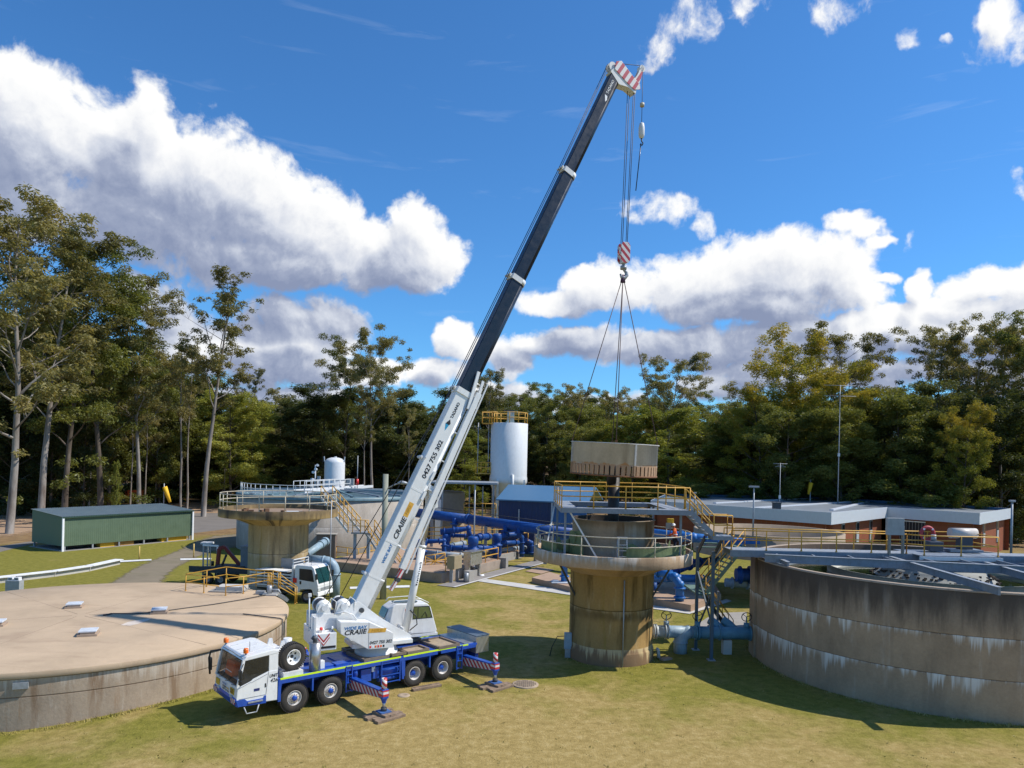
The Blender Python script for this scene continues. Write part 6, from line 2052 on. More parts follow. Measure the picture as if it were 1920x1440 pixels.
# timber mats under the floats, each a small stack of boards
def mat_stack(lx, ly, lab):
    t = thing('timber_mat', lab, 'timber mat', CR.matrix_world @ Vector((lx, ly, 0)), CRZ + 0.12, 'timber mats under the outriggers')
    base = MB().box((0, 0, 0), (1.45, 0.27, 0.11)).obj('plank', TIMBER, t, bevel=0.008)
    base.matrix_local = Matrix.Translation((0, -0.42, 0.055)) @ Matrix.Rotation(0.03, 4, 'Z')
    for (x, y, z_, a) in ((0.1, -0.12, 0.055, -0.04), (-0.06, 0.18, 0.055, 0.02), (0.02, 0.47, 0.055, -0.03)):
        o = base.copy()
        col.objects.link(o)
        o.parent = t
        o.matrix_local = Matrix.Translation((x, y, z_)) @ Matrix.Rotation(a, 4, 'Z')
    for (x, y, z_, a) in ((0.16, 0, 0.16, PI / 2 + 0.05), (-0.14, 0.02, 0.16, PI / 2 - 0.03)):
        o = base.copy()
        col.objects.link(o)
        o.parent = t
        o.matrix_local = Matrix.Translation((x, y, z_)) @ Matrix.Rotation(a, 4, 'Z') @ Matrix.Diagonal((0.62, 1, 0.9, 1))
    return t


mat_stack(1.1, 4.0, 'timber mat of loose boards under the front outrigger float near the camera')
mat_stack(-5.38, 3.64, 'timber mat under the rear outrigger beside the round manhole')
mat_stack(1.1, -3.98, 'timber mat on the far side of the crane behind the counterweight')
mat_stack(-5.38, -3.62, 'timber mat on the far side behind the rear toolbox')
o = MB().box((0, 0, 0.06), (1.55, 0.24, 0.1)).box((0, 0.1, 0.1), (1.5, 0.05, 0.1)).obj('timber_plank', TIMBER)
o.matrix_world = Matrix.Translation(G(800, 1291)) @ Matrix.Rotation(0.62, 4, 'Z')
tag(o, 'loose grey plank lying on the grass beside the rear wheels', 'plank')
MH = thing('manhole_cover', 'round grated manhole cover in the grass beside the rear outrigger', 'manhole cover', G(985, 1284))
MB().lathe([(0.66, 0.0), (0.66, 0.05), (0.60, 0.06), (0.0, 0.06)], 40).obj('frame_ring', paint('manhole_conc', (0.36, 0.28, 0.2), 0.9, var=0.2), MH)
b = MB()
for i in range(-5, 6):
    for j in range(-5, 6):
        if math.hypot(i, j) < 5.3:
            b.box((i * 0.1, j * 0.1, 0.066), (0.07, 0.07, 0.02))
b.obj('grip_studs', paint('manhole_iron', (0.22, 0.17, 0.12), 0.85, var=0.25), MH)['kind'] = 'stuff'
o = MB().lathe([(0.30, 0.0), (0.28, 0.03), (0.12, 0.035), (0.10, 0.02), (0.0, 0.02)], 24).obj('drain_cover', paint('manhole_conc', (0.36, 0.28, 0.2)))
o.location = G(757, 1304)
tag(o, 'small round concrete drain cover between the outriggers', 'drain cover')


# ------------------------------------------------------------------ second mushroom tower and things round it
T2X, T2Y = D(525, 900, 60.5).x, 60.5
tw2 = concrete('far_tower_wall', (0.43, 0.315, 0.165), (0.13, 0.095, 0.055), (0.55, 0.45, 0.33), 0.8, joints=(3.2, 1.3), drips=((3.2, 0.8, 0.35, 2.2),), bottom=(1.25, (0.47, 0.38, 0.28), 0.7), sc_=1.5, rust=(0.30, 0.20, 0.05), R=2.38)
tp2 = concrete('far_tower_rim', (0.50, 0.34, 0.14), (0.06, 0.045, 0.03), (0.55, 0.45, 0.3), 0.95, top=(6.8, 0.9, (0.05, 0.04, 0.03), 0.75), sc_=1.5, rust=(0.40, 0.24, 0.05), R=4.7)
T2 = tower('mushroom_tower', 'ochre concrete mushroom tower behind the small white truck', T2X, T2Y, 2.38, 4.72, 6.78, tw2, tp2, slab_mat('far_tower_floor', (0.28, 0.2, 0.14), 0.6), 'concrete mushroom towers')
rl2 = thing('platform_railing', 'pale grey-cream round railing on the far tower top', 'railing', (T2X, T2Y, 6.78))
rail(rl2, arc(T2X, T2Y, 4.6, 6.78, 0, 2 * PI, 48)[:-1], 1.2, 0.036, CREAM, 9, posts=False, closed=True)
pm2 = post_mesh(1.2, 0.036, CREAM)
for k in range(15):
    a = 2 * PI * (k + 0.2) / 15
    add_mesh('post', pm2, rl2, Vector((T2X + 4.6 * math.cos(a), T2Y + 4.6 * math.sin(a), 6.78)))
rg = random.Random(8)
bl = None
for k in range(9):
    a, r_ = rg.uniform(4.2, 5.6), rg.uniform(3.2, 4.3)
    lab = 'small rusty block lying on the far tower platform'
    if bl is None:
        o = MB().box((0, 0, 0.2), (0.34, 0.26, 0.42)).obj('rusty_block', paint('rust_block', (0.16, 0.085, 0.045), 0.9))
        bl = o
    else:
        o = bl.copy()
        col.objects.link(o)
    o.matrix_world = Matrix.Translation((T2X + r_ * math.cos(a), T2Y + r_ * math.sin(a), 6.45)) @ Matrix.Rotation(rg.uniform(0, 3), 4, 'Z') @ Matrix.Diagonal((1, 1, rg.uniform(0.7, 1.2), 1))
    tag(o, lab, 'block', 'rusty blocks on the far tower')
o = MB().box((0, 0, 0.06), (2.0, 1.2, 0.1)).box((0.2, 0.2, 0.2), (1.2, 0.7, 0.16)).obj('platform_hatch', WHITE2)
o.matrix_world = Matrix.Translation((T2X + 1.9, T2Y - 2.9, 6.45)) @ Matrix.Rotation(0.25, 4, 'Z')
tag(o, 'pale flat hatch on the far tower platform', 'hatch')
o = MB().tube([(0, 0, 0), (0, 0, 7.8)], 0.035, 6).obj('drop_pole', GALV)
o.location = (D(619, 1060, 55.9).x, 55.9, 0)
tag(o, 'thin grey drop pole standing just in front of the far tower rim', 'pole')

# blue-grey pipes by that tower
EP = thing('elbow_pipe', 'big pale blue pipe bending down into the grass right of the white truck', 'pipe', G(628, 1090))
pz = 3.0
e0, e1 = D(578, 1049, 59.0), D(612, 1049, 58.2)
e1.z = e0.z
er = 0.40
pipe(EP, [e0, e1] + bend(e1, e1 + Vector((0.75, -0.1, 0)), e1 + Vector((0.75, -0.1, -1.0)))[1:] + [e1 + Vector((0.75, -0.1, -e1.z - 0.2))], er, PIPEGREY, 'elbow', 20)
flange(EP, e1 + Vector((-0.2, 0.03, 0)), (1, -0.1, 0), er, PIPEGREY, 0.12, 1.12)
flange(EP, e1 + Vector((0.75, -0.1, -1.0)), (0, 0, 1), er, PIPEGREY, 0.12, 1.12)
SPp = thing('sloping_pipe', 'pale blue sloping pipe with a flanged end beside the far tower', 'pipe', D(600, 1040, 61))
s0, s1 = D(574, 1040, 61.0), D(609, 1016, 65.0)
pipe(SPp, [s0, s1], 0.31, PIPEGREY, n=18)
flange(SPp, s1, s1 - s0, 0.31, PIPEGREY, 0.3, 1.3)
flange(SPp, s0.lerp(s1, 0.75), s1 - s0, 0.31, PIPEGREY, 0.15, 1.25)

# ------------------------------------------------------------------ back clarifier with covers, stair and walkway
BCx, BCy, BCr, BCh = D(625, 900, 92.0).x, 92.0, 11.3, 6.25
bcm = concrete('back_tank_wall', (0.38, 0.335, 0.28), (0.24, 0.20, 0.16), (0.6, 0.57, 0.52), 0.5, joints=(3.2,), drips=((3.2, 0.8, 0.35, 4.4),), sc_=1.2, R=11.3)
BC = thing('covered_clarifier', 'pale concrete round tank with blue covers behind the far mushroom tower', 'tank', (BCx, BCy, 0))
MB().lathe([(BCr, -0.2), (BCr, BCh), (BCr - 0.3, BCh), (BCr - 0.3, BCh - 0.4)], 128).obj('wall', bcm, BC)
COVB = paint('cover_blue', (0.11, 0.19, 0.22), 0.5, var=0.25, dirt=(0.10, 0.15, 0.18), dirt_amt=0.6)
MB().lathe([(BCr + 0.12, BCh - 0.1), (BCr + 0.15, BCh + 0.25), (BCr - 0.5, BCh + 0.35), (BCr - 0.5, BCh + 0.05), (0, BCh + 0.1)], 96).obj('cover', COVB, BC)
for k in range(22):
    a = 2 * PI * k / 22
    MB().bar((BCr * math.cos(a), BCr * math.sin(a), BCh + 0.42), (2.0 * math.cos(a), 2.0 * math.sin(a), BCh + 0.75), 0.28, 0.10).obj('cover_rib', GALVB if k % 3 else COVB, BC)
BW = thing('clarifier_walkway', 'grey railed walkway crossing the top of the covered clarifier', 'walkway', (BCx, BCy, BCh))
w0, w1 = D(560, 942, 84), D(690, 915, 103)
w0.z = w1.z = BCh + 0.75
wd = (w1 - w0).normalized()
ws = Vector((-wd.y, wd.x, 0)) * 0.7
MB().bar(w0 + ws, w1 + ws, 0.12, 0.35).bar(w0 - ws, w1 - ws, 0.12, 0.35).obj('side_beam', WHITE2, BW, world=True)
MB().bar(w0, w1, 1.4, 0.05).obj('deck', GALV, BW, world=True)
for s in (-1, 1):
    rail(BW, [w0 + ws * s, w0.lerp(w1, 0.62) + ws * s], 1.15, 0.045, paint('rail_white', (0.6, 0.62, 0.62), 0.5), 1.5)
B2W = thing('ring_walkway_rail', 'pale railing round the near edge of the covered clarifier', 'railing', (BCx, BCy, BCh))
rail(B2W, arc(BCx, BCy, BCr - 0.4, BCh + 0.4, 3.5, 4.75, 14), 1.1, 0.04, MATS['rail_white'], 2.0)
YS = thing('yellow_stair', 'long yellow-railed stair from the clarifier top down to a landing', 'stairs', D(665, 1000, 76))
t0, t1 = D(612, 952, 81.0), D(664, 1001, 73.5)
t0.z, t1.z = 6.5, 3.6
stairs(YS, t0, t1, 1.3, 14, WHITE2, GALV, YELLOW, 1.35, 0.3, 0.055)
l1 = D(693, 1000, 73.5)
l1.z = 3.6
mid = (t1 + l1) / 2
MB().box((mid.x, mid.y, 3.52), (abs(l1.x - t1.x) + 0.3, 1.5, 0.16)).obj('landing', GALV, YS, world=True)
rail(YS, [t1 + Vector((0, -0.75, 0)), l1 + Vector((0, -0.75, 0))], 1.25, 0.04, YELLOW, 0.9)
l2 = D(742, 1040, 70.0)
l2.z = 0.4
stairs(YS, l1, l2, 1.1, 14, GALV, GALV, YELLOW, 1.2, 0.25, 0.05)
for x in (t1.x + 0.1, l1.x - 0.1):
    MB().bar((x, mid.y, 0), (x, mid.y, 3.5), 0.28, 0.28, up=(0, 1, 0)).obj('leg', PIPEGREY, YS, world=True)
# things at the foot of that tank
LW = thing('low_wall', 'low pale-topped concrete wall between the elbow pipe and the boom', 'wall', G(660, 1062))
a_, c_ = G(622, 1063), G(712, 1064)
MB().bar(a_ + Vector((0, 0, 0.35)), c_ + Vector((0, 0, 0.35)), 0.3, 0.7).obj('wall', GREYCONC, LW, world=True)
MB().bar(a_ + Vector((0, 0, 0.74)), c_ + Vector((0, 0, 0.74)), 0.5, 0.08).obj('coping', paint('white_coping', (0.72, 0.72, 0.70), 0.8), LW, world=True)
KB = sheet('kerb', [(656, 1101), (768, 1098), (768, 1102), (656, 1105)], paint('kerb_white', (0.66, 0.66, 0.64), 0.8), 0.04)
for (px, py, w_, h_, m_, lab, nm) in ((612, 1034, 2.0, 2.6, paint('rust_box', (0.17, 0.13, 0.11), 0.8), 'brown concrete pit box beside the sloping pipe end', 'pit_box'), (650, 1020, 1.2, 1.5, paint('tan_box', (0.33, 0.25, 0.13), 0.7), 'tan equipment box under the clarifier wall', 'equipment_box'), (634, 1012, 1.1, 1.2, WHITE2, 'pale grey cabinet against the clarifier wall', 'cabinet')):
    p = G(px, py + 12)
    t = thing(nm, lab, 'box', p, 0.1)
    MB().box((0, 0, h_ / 2), (w_, w_ * 0.7, h_)).obj('body', m_, t, bevel=0.02)
    MB().box((0, 0, h_ + 0.03), (w_ * 1.1, w_ * 0.8, 0.08)).obj('lid', GREYCONC, t)
YF = thing('yellow_guard_rail', 'low yellow guard rails round the pit left of the boom', 'railing', G(670, 1046))
q_ = [G(630, 1046), G(672, 1051), G(697, 1043), G(735, 1040), G(728, 1032), G(640, 1034)]
rail(YF, q_, 1.25, 0.045, YELLOW, 1.6)
rail(YF, [G(655, 1042), G(700, 1036)], 1.0, 0.04, YELLOW, 2.0)
PPp = pipe(None, [G(652, 1040, 0.7), G(690, 1038, 0.7)], 0.28, PIPEGREY, 'service_pipe') if False else None

# white upright tank on the far side
WT = thing('white_vessel', 'white upright domed tank above the covered clarifier', 'tank', (D(627, 900, 106).x, 106, 0))
r_ = 1.45
zt = D(627, 858, 106).z
MB().lathe([(r_, 0), (r_, zt - 0.75), (r_ * 0.93, zt - 0.45), (r_ * 0.7, zt - 0.15), (r_ * 0.35, zt), (0, zt + 0.03)], 48).obj('shell', WHITE2, WT)
MB().lathe([(r_ + 0.03, 7.6), (r_ + 0.03, 7.75), (r_, 7.75)], 48).obj('band', GALVB, WT)
for a in (3.3, 6.1):
    MB().bar((r_ * math.cos(a), r_ * math.sin(a), zt - 0.6), (1.05 * r_ * math.cos(a), 1.05 * r_ * math.sin(a), zt + 0.15), 0.12, 0.12).obj('lifting_lug', WHITE2, WT)
MB().tube([(0.1, -0.1, zt), (0.1, -0.1, zt + 0.15)], 0.2, 10).obj('cap', WHITE2, WT)
CM = thing('camera_mast', 'white camera and sensor mast left of the white upright tank', 'mast', (D(591, 900, 92).x, 92, BCh + 0.3))
MB().tube([(0, 0, 0), (0, 0, 3.4)], 0.08, 8).obj('pole', WHITE2, CM)
for (x, z_) in ((-0.25, 2.5), (0.3, 3.4), (0.05, 2.9), (-0.4, 1.6)):
    MB().tube([(x, -0.25, z_), (x * 0.7, 0.25, z_ - 0.05)], 0.16, 10).obj('camera', WHITE2, CM)
MB().box((0.45, 0, 1.4), (0.35, 0.3, 1.2)).obj('cabinet', GALV, CM)
JB = thing('junction_box', 'grey junction box on the clarifier walkway beside the white tank', 'box', (D(657, 900, 96).x, 96, BCh + 0.4))
MB().box((0, 0, 1.1), (0.95, 0.5, 0.9)).obj('cabinet', panel if False else MATS['panel_grey'], JB)
MB().box((0, 0, 0.35), (0.2, 0.2, 0.7)).obj('stand', GALV, JB)
FE = thing('fire_point', 'small red hose reel post on the clarifier walkway', 'fire hose', (D(670, 900, 97).x, 97, BCh + 0.4))
MB().tube([(0, 0, 0), (0, 0, 4.6)], 0.05, 6).obj('pole', GALV, FE)
MB().tube([(0, 0, 0.7), (0, 0, 1.5)], 0.18, 10).obj('reel', REDLENS, FE)

# utility pole with street light
UP = thing('utility_pole', 'weathered round timber pole with a street light arm behind the boom', 'utility pole', (-9.91, 57.56, 0))
ph = D(724, 889, 57.56).z
MB().tube([(0, 0, -0.3), (0, 0, ph)], [0.26, 0.21], 14).obj('pole', bark('pole_timber', (0.20, 0.20, 0.15), (0.30, 0.31, 0.25), (0.40, 0.40, 0.33)), UP)
arm_end = D(748, 906, 57.2)
MB().tube([(0, 0, ph - 1.2), ((arm_end.x + 9.91) * 0.6, -0.2, ph - 0.85), (arm_end.x + 9.91, -0.3, arm_end.z)], 0.05, 8).obj('arm', GALV, UP)
hd_ = MB().tube([(0, 0, 0), (0.3, 0, 0.06), (0.75, 0, 0.0)], [0.08, 0.17, 0.09], 10).obj('lamp_head', GALV, UP)
hd_.location = (arm_end.x + 9.91 - 0.1, -0.3, arm_end.z)

# ------------------------------------------------------------------ service truck (white cab, tray) facing right
TKP = G(575, 1130)
TKA = math.atan2(-0.30, 0.954)
TK = thing('service_truck', 'small white cab-over truck with slatted tray and raised white lid', 'truck', (TKP.x, TKP.y, 0), TKA)
# local: +x forward, near side is -y ; front near wheel at the origin
MB().box((-2.3, 1.0, 0.72), (5.2, 0.8, 0.22)).obj('chassis', DKSTEEL, TK)
cabp = [(-1.05, 0.75), (-0.62, 0.75), (-0.5, 1.0), (-0.2, 1.12), (0.2, 1.12), (0.5, 1.0), (0.62, 0.62), (0.98, 0.62), (1.02, 1.35), (0.80, 2.15), (0.62, 2.66), (0.45, 2.80), (-0.85, 2.82), (-1.02, 2.70)]
CBT = MB().prism(cabp, -0.12, 1.95).obj('cab', WHITE, TK, bevel=0.06)
b = MB()
b.poly([(1.025, 0.02, 1.52), (1.025, 1.80, 1.52), (0.66, 1.80, 2.62), (0.66, 0.02, 2.62)])
b.obj('windscreen', paint('truck_screen', (0.01, 0.05, 0.055), 0.05, var=0.3, spec=0.9), TK, M=Matrix.Translation((0.0, 0, 0.0)))
MB().prism([(-0.62, 1.72), (0.68, 1.62), (0.52, 2.45), (0.42, 2.56), (-0.62, 2.56)], -0.128, -0.118).obj('side_window', WINDOWD, TK)
MB().prism([(-0.64, 0.98), (0.62, 1.10), (0.72, 1.4), (0.55, 2.6), (-0.66, 2.62)], -0.124, -0.116).obj('door', WHITE, TK)
MB().box((-0.5, -0.135, 1.5), (0.14, 0.03, 0.24)).obj('door_handle', BLACKP, TK)
MB().box((1.0, 0.9, 0.70), (0.14, 2.1, 0.30)).obj('bumper', INKWHITE, TK, bevel=0.04)
MB().box((1.03, 0.9, 1.05), (0.05, 1.5, 0.22)).obj('grille', GALV, TK)
for y in (0.05, 1.75):
    MB().box((1.02, y, 1.05), (0.07, 0.34, 0.26)).obj('headlight', MATS['lamp_glass'], TK, bevel=0.02)
MB().box((0.95, -0.25, 2.05), (0.10, 0.18, 0.45)).box((0.92, 2.08, 2.05), (0.1, 0.18, 0.45)).obj('mirror', BLACKP, TK, bevel=0.02)
MB().box((1.078, 0.9, 0.70), (0.01, 0.5, 0.12)).obj('number_plate', INKWHITE, TK)
MB().tube([(0.1, 0.4, 2.8), (0.1, 0.4, 3.5)], 0.012, 5).obj('aerial', BLACKP, TK)


def small_wheel(parent, x, y, r, w):
    M = Matrix.Translation((x, y, r)) @ Matrix.Rotation(PI / 2, 4, 'X')
    h = w / 2
    t = MB().lathe([(r * 0.55, -h), (r * 0.9, -h), (r, -h * 0.7), (r, h * 0.7), (r * 0.9, h), (r * 0.55, h)], 26, M).obj('wheel', TYRE, parent)
    MB().lathe([(r * 0.56, h * 0.9), (r * 0.5, h * 0.8), (r * 0.4, h * 0.4), (r * 0.2, h * 0.6), (0, h * 0.65)], 22, M).obj('rim', paint('steel_rim', (0.33, 0.27, 0.22), 0.5, 0.2), t)
    return t


for (x, y) in ((0, 0.06), (0, 1.78), (-3.3, 0.06), (-3.3, 1.78)):
    small_wheel(TK, x, y, 0.46, 0.3)
MB().box((-3.1, 0.92, 1.0), (3.9, 2.2, 0.12)).obj('tray_floor', GALV, TK)
MB().box((-1.2, 0.92, 1.9), (0.08, 2.2, 1.75)).obj('headboard', WHITE2, TK)
for k in range(5):
    MB().box((-3.1, -0.2, 1.15 + 0.22 * k), (3.8, 0.03, 0.10)).obj('side_slat', WHITE2, TK)
for x in (-4.9, -3.7, -2.5, -1.3):
    MB().box((x, -0.17, 1.6), (0.07, 0.05, 1.25)).obj('side_post', GALV, TK)
MB().box((-3.1, 2.02, 1.6), (3.8, 0.05, 1.15)).obj('far_side', WHITE2, TK)
MB().box((-3.2, 0.55, 2.22), (2.9, 1.35, 0.06), M=Matrix.Rotation(-0.05, 4, 'X')).obj('white_lid', paint('lid_white', (0.82, 0.82, 0.80), 0.5, var=0.04), TK)
MB().box((-3.2, 1.3, 1.55), (3.0, 0.9, 1.0)).obj('tool_locker', paint('dark_locker', (0.05, 0.045, 0.05), 0.6), TK)
MB().box((-2.9, 1.9, 2.55), (2.6, 0.06, 0.75)).obj('mesh_panel', paint('grey_mesh', (0.30, 0.29, 0.28), 0.7), TK)
b = MB()
for x in (-1.2,):
    b.box((x, -0.1, 2.9), (0.06, 0.06, 0.6)).box((x, 1.95, 2.9), (0.06, 0.06, 0.6)).box((x, 0.92, 3.18), (0.06, 2.1, 0.06)).box((x, 0.92, 2.95), (0.05, 2.1, 0.05))
b.obj('ladder_rack', WHITE2, TK)
MB().box((-0.98, -0.16, 1.65), (0.30, 0.06, 0.35)).obj('red_tail_marker', REDLENS, TK)
MB().box((-1.5, 0.9, 0.85), (0.8, 2.0, 0.5)).obj('dark_skirt', DKSTEEL, TK)

# lorry with a red loader crane behind it
LO = thing('loader_lorry', 'dark-trayed lorry with a folded red loader arm parked under the far tower', 'truck', G(430, 1098), math.atan2(-0.12, 0.99))
MB().box((0.6, 1.2, 1.1), (8.6, 2.3, 0.2)).obj('tray_floor', DKSTEEL, LO)
MB().box((0.6, 0.05, 1.35), (8.6, 0.06, 0.35)).obj('tray_side', DKSTEEL, LO)
MB().box((2.6, 1.3, 2.25), (3.6, 2.1, 2.0)).obj('blue_grey_body', paint('body_grey', (0.16, 0.19, 0.23), 0.55, dirt=(0.08, 0.09, 0.1)), LO, bevel=0.04)
MB().box((2.6, 1.3, 3.3), (3.7, 2.2, 0.1)).obj('body_lid', GALVB, LO)
for (x, y) in ((-2.0, 0.1), (-0.8, 0.1), (3.2, 0.1), (-2.0, 2.2), (-0.8, 2.2), (3.2, 2.2)):
    small_wheel(LO, x, y, 0.5, 0.32)
for (p, q_, w_) in (((-1.5, 0.7, 1.4), (-1.35, 0.7, 3.0), 0.26), ((-1.35, 0.7, 3.0), (-0.9, 0.75, 3.15), 0.3), ((-0.9, 0.75, 3.15), (0.5, 0.85, 1.6), 0.26)):
    MB().bar(p, q_, w_, w_ * 1.1).obj('loader_arm', paint('dark_red', (0.20, 0.014, 0.014), 0.5), LO, bevel=0.03)
MB().tube([(-1.0, 0.5, 1.5), (-0.6, 0.5, 2.5)], 0.10, 8).obj('loader_ram', DKSTEEL, LO)
MB().box((-0.1, 0.7, 1.45), (2.6, 1.2, 0.4)).obj('arm_base', DKSTEEL, LO)
for (p, q_, w_) in (((5.0, 0.6, 1.3), (5.3, 0.55, 2.6), 0.3), ((5.3, 0.55, 2.6), (6.2, 0.5, 2.3), 0.3), ((5.1, 0.2, 1.4), (6.0, 0.1, 1.5), 0.24)):
    MB().bar(p, q_, w_, w_).obj('red_bracket', paint('bright_red', (0.55, 0.02, 0.03), 0.4), LO, bevel=0.02)
AL = thing('access_frame', 'white gantry ladder frame standing at the back of the tan tank by the lorry', 'ladder', G(392, 1093))
for (x, y) in ((-0.55, 0), (0.65, 0), (-0.55, 0.9)):
    MB().bar((x, y, 0), (x, y, 3.25), 0.10, 0.10, up=(0, 1, 0)).obj('leg', INKWHITE if x > 0 else GALV, AL)
MB().bar((-0.6, 0, 3.25), (0.75, 0, 3.2), 0.12, 0.14).obj('top_bar', INKWHITE, AL)
MB().box((-0.35, 0.3, 3.4), (0.9, 0.7, 0.16)).obj('top_plate', WHITE2, AL)
for k in range(7):
    MB().bar((-0.55, 0, 0.4 + 0.4 * k), (0.05, 0, 0.4 + 0.4 * k), 0.04, 0.04).obj('rung', GALV, AL)
MB().bar((0.05, 0, 0), (0.05, 0, 3.2), 0.06, 0.06, up=(0, 1, 0)).obj('leg', GALV, AL)
MB().tube([(0.3, -0.1, 1.5), (0.3, -0.1, 1.9)], 0.13, 10).obj('hose_reel', BLACKP, AL)

# ------------------------------------------------------------------ green shed and yard
shL, shR, shF = G(117, 1034), G(359, 1012), G(65, 1024)
sx = (shR - shL)
sL = sx.length
sd = sx.normalized()
sn = Vector((-sd.y, sd.x, 0))
sw = (shF - shL).length * 0.98
sA = math.atan2(sd.y, sd.x)
GSH = thing('green_shed', 'long green metal shed with raised walls and grey roof under the gum trees', 'shed', shL, sA)
hF, hB = 3.75, 4.25
GREENW = paint('shed_green', (0.105, 0.155, 0.095), 0.55, var=0.08, scale=1.0)


def ribbed(p, q, z0, z1, z1b, mat, name, parent, pitch=0.45, out=-1, dep=0.03):
    """wall sheet with upright ribs, between local points p and q"""
    b = MB()
    p, q = Vector(p), Vector(q)
    L = (q - p).length
    d = (q - p) / L
    nn = Vector((d.y, -d.x, 0)) * dep
    n = max(2, int(L / pitch))
    xs = []
    for k in range(n):
        a0 = k / n
        for (f, o_) in ((0.0, 0), (0.62, 0), (0.7, 1), (0.92, 1)):
            xs.append((a0 + f / n, o_))
    xs.append((1.0, 0))
    prev = None
    for (f, o_) in xs:
        c = p + (q - p) * f + nn * o_
        zt_ = z1 + (z1b - z1) * f
        cur = (b.b.verts.new((c.x, c.y, z0)), b.b.verts.new((c.x, c.y, zt_)))
        if prev:
            b.b.faces.new((prev[0], cur[0], cur[1], prev[1]))
        prev = cur
    return b.obj(name, mat, parent)


ribbed((0, 0, 0), (sL, 0, 0), 0.55, hF, hF, GREENW, 'front_wall', GSH, 0.22, -1, 0.012)
ribbed((0, sw, 0), (0, 0, 0), 0.55, hB, hF, GREENW, 'end_wall', GSH, 0.22, -1, 0.012)
ribbed((sL, 0, 0), (sL, sw, 0), 0.55, hF, hB, GREENW, 'end_wall', GSH)
ribbed((sL, sw, 0), (0, sw, 0), 0.55, hB, hB, GREENW, 'back_wall', GSH)
ROOFG = paint('shed_roof', (0.17, 0.215, 0.225), 0.45, 0.1, var=0.08, scale=0.8)
b = MB()
n = 60
for k in range(n):
    x0_, x1_ = -0.15 + (sL + 0.3) * k / n, -0.15 + (sL + 0.3) * (k + 1) / n
    for (xa, xb, za, zb) in ((x0_, x0_ + (x1_ - x0_) * 0.7, 0, 0), (x0_ + (x1_ - x0_) * 0.7, x0_ + (x1_ - x0_) * 0.78, 0, 0.03), (x0_ + (x1_ - x0_) * 0.78, x0_ + (x1_ - x0_) * 0.92, 0.03, 0.03), (x0_ + (x1_ - x0_) * 0.92, x1_, 0.03, 0)):
        b.poly([(xa, -0.15, hF + 0.06 + za), (xb, -0.15, hF + 0.06 + zb), (xb, sw + 0.15, hB + 0.06 + zb), (xa, sw + 0.15, hB + 0.06 + za)])
b.obj('roof', ROOFG, GSH)
MB().box((sL / 2, -0.2, hF - 0.02), (sL + 0.3, 0.12, 0.12)).obj('gutter', paint('gutter_green', (0.03, 0.07, 0.05), 0.5), GSH)
for x in (-0.05, sL + 0.05):
    MB().box((x, -0.14, hF / 2), (0.20, 0.14, hF)).obj('downpipe', INKWHITE, GSH)
for k in range(6):
    x = 0.25 + (sL - 0.5) * k / 5
    for y in (0.1, sw - 0.1):
        MB().box((x, y, 0.3), (0.16, 0.16, 0.6)).obj('post', GALV, GSH)
MB().box((sL / 2, sw / 2, 0.02), (sL + 0.4, sw + 0.4, 0.06)).obj('floor_slab', GREYCONC, GSH)
for (fx, lx, mt, lab) in ((0.33, 1.8, SIGNYEL, 'yellow crate showing beneath the middle of the green shed wall'), (0.45, 2.4, paint('ochre_crate', (0.40, 0.2, 0.04), 0.6), 'ochre crate beside the yellow crate beneath the shed wall'), (0.86, 3.4, SIGNYEL, 'long yellow equipment rack at the right end beneath the shed wall')):
    t = thing('crate', lab, 'crate', shL + sd * (sL * fx) + sn * 0.8, sA)
    MB().box((0, 0, 0.4), (lx, 1.0, 0.75)).obj('body', mt, t, bevel=0.03)
    MB().box((0, 0, 0.05), (lx, 0.9, 0.1)).obj('skid', BLACKP, t)
for (fx, lab) in ((0.15, 'dark machine in the shade under the shed near its left corner'), (0.62, 'dark machine in the shade under the shed right of the crates')):
    t = thing('machine', lab, 'machine', shL + sd * (sL * fx) + sn * 1.6, sA)
    MB().box((0, 0, 0.7), (2.6, 1.2, 1.0)).obj('body', DKSTEEL, t, bevel=0.05)
    for x in (-0.9, 0.9):
        MB().tube([(x, -0.7, 0.3), (x, 0.7, 0.3)], 0.3, 12).obj('wheel', BLACK, t)

CH = thing('channel_wall', 'long low concrete channel wall with a white top across the lawn on the left', 'wall', G(100, 1090))
chp = [G(-60, 1100), G(0, 1093), G(100, 1081), G(165, 1071), G(222, 1058)]
for k in range(4):
    a_, c_ = chp[k], chp[k + 1]
    MB().bar(a_ + Vector((0, 0, 0.22)), c_ + Vector((0, 0, 0.22)), 0.35, 0.44).obj('wall_panel', PALECONC, CH, world=True)
    MB().bar(a_ + Vector((0, 0.15, 0.47)), c_ + Vector((0, 0.15, 0.47)), 0.9, 0.06).obj('top_slab', paint('white_coping', (0.72, 0.72, 0.7)), CH, world=True)
sheet('kerb', [(222, 1052), (284, 1049), (284, 1051.5), (222, 1055)], MATS['kerb_white'], 0.05)
sheet('kerb', [(338, 1048), (396, 1047), (396, 1049.5), (338, 1051)], MATS['kerb_white'], 0.05)
for (px, py, h_, lab) in ((261, 1049, 1.35, 'yellow guide post at the left side of the gravel track'), (363, 1046, 1.5, 'pale yellow guide post at the right side of the gravel track')):
    o = MB().tube([(0, 0, 0), (0, 0, h_)], 0.07, 8).obj('guide_post', paint('post_yellow', (0.62, 0.42, 0.12), 0.6))
    o.location = G(px, py)
    tag(o, lab, 'post', 'guide posts beside the gravel track')
MBx = thing('meter_cabinet', 'grey double-topped meter cabinet on the lawn at the left tank edge', 'cabinet', G(27, 1112), 0.05)
MB().box((0, 0, 0.5), (1.05, 0.6, 1.0)).obj('body', paint('cab_grey', (0.33, 0.35, 0.36), 0.5), MBx, bevel=0.02)
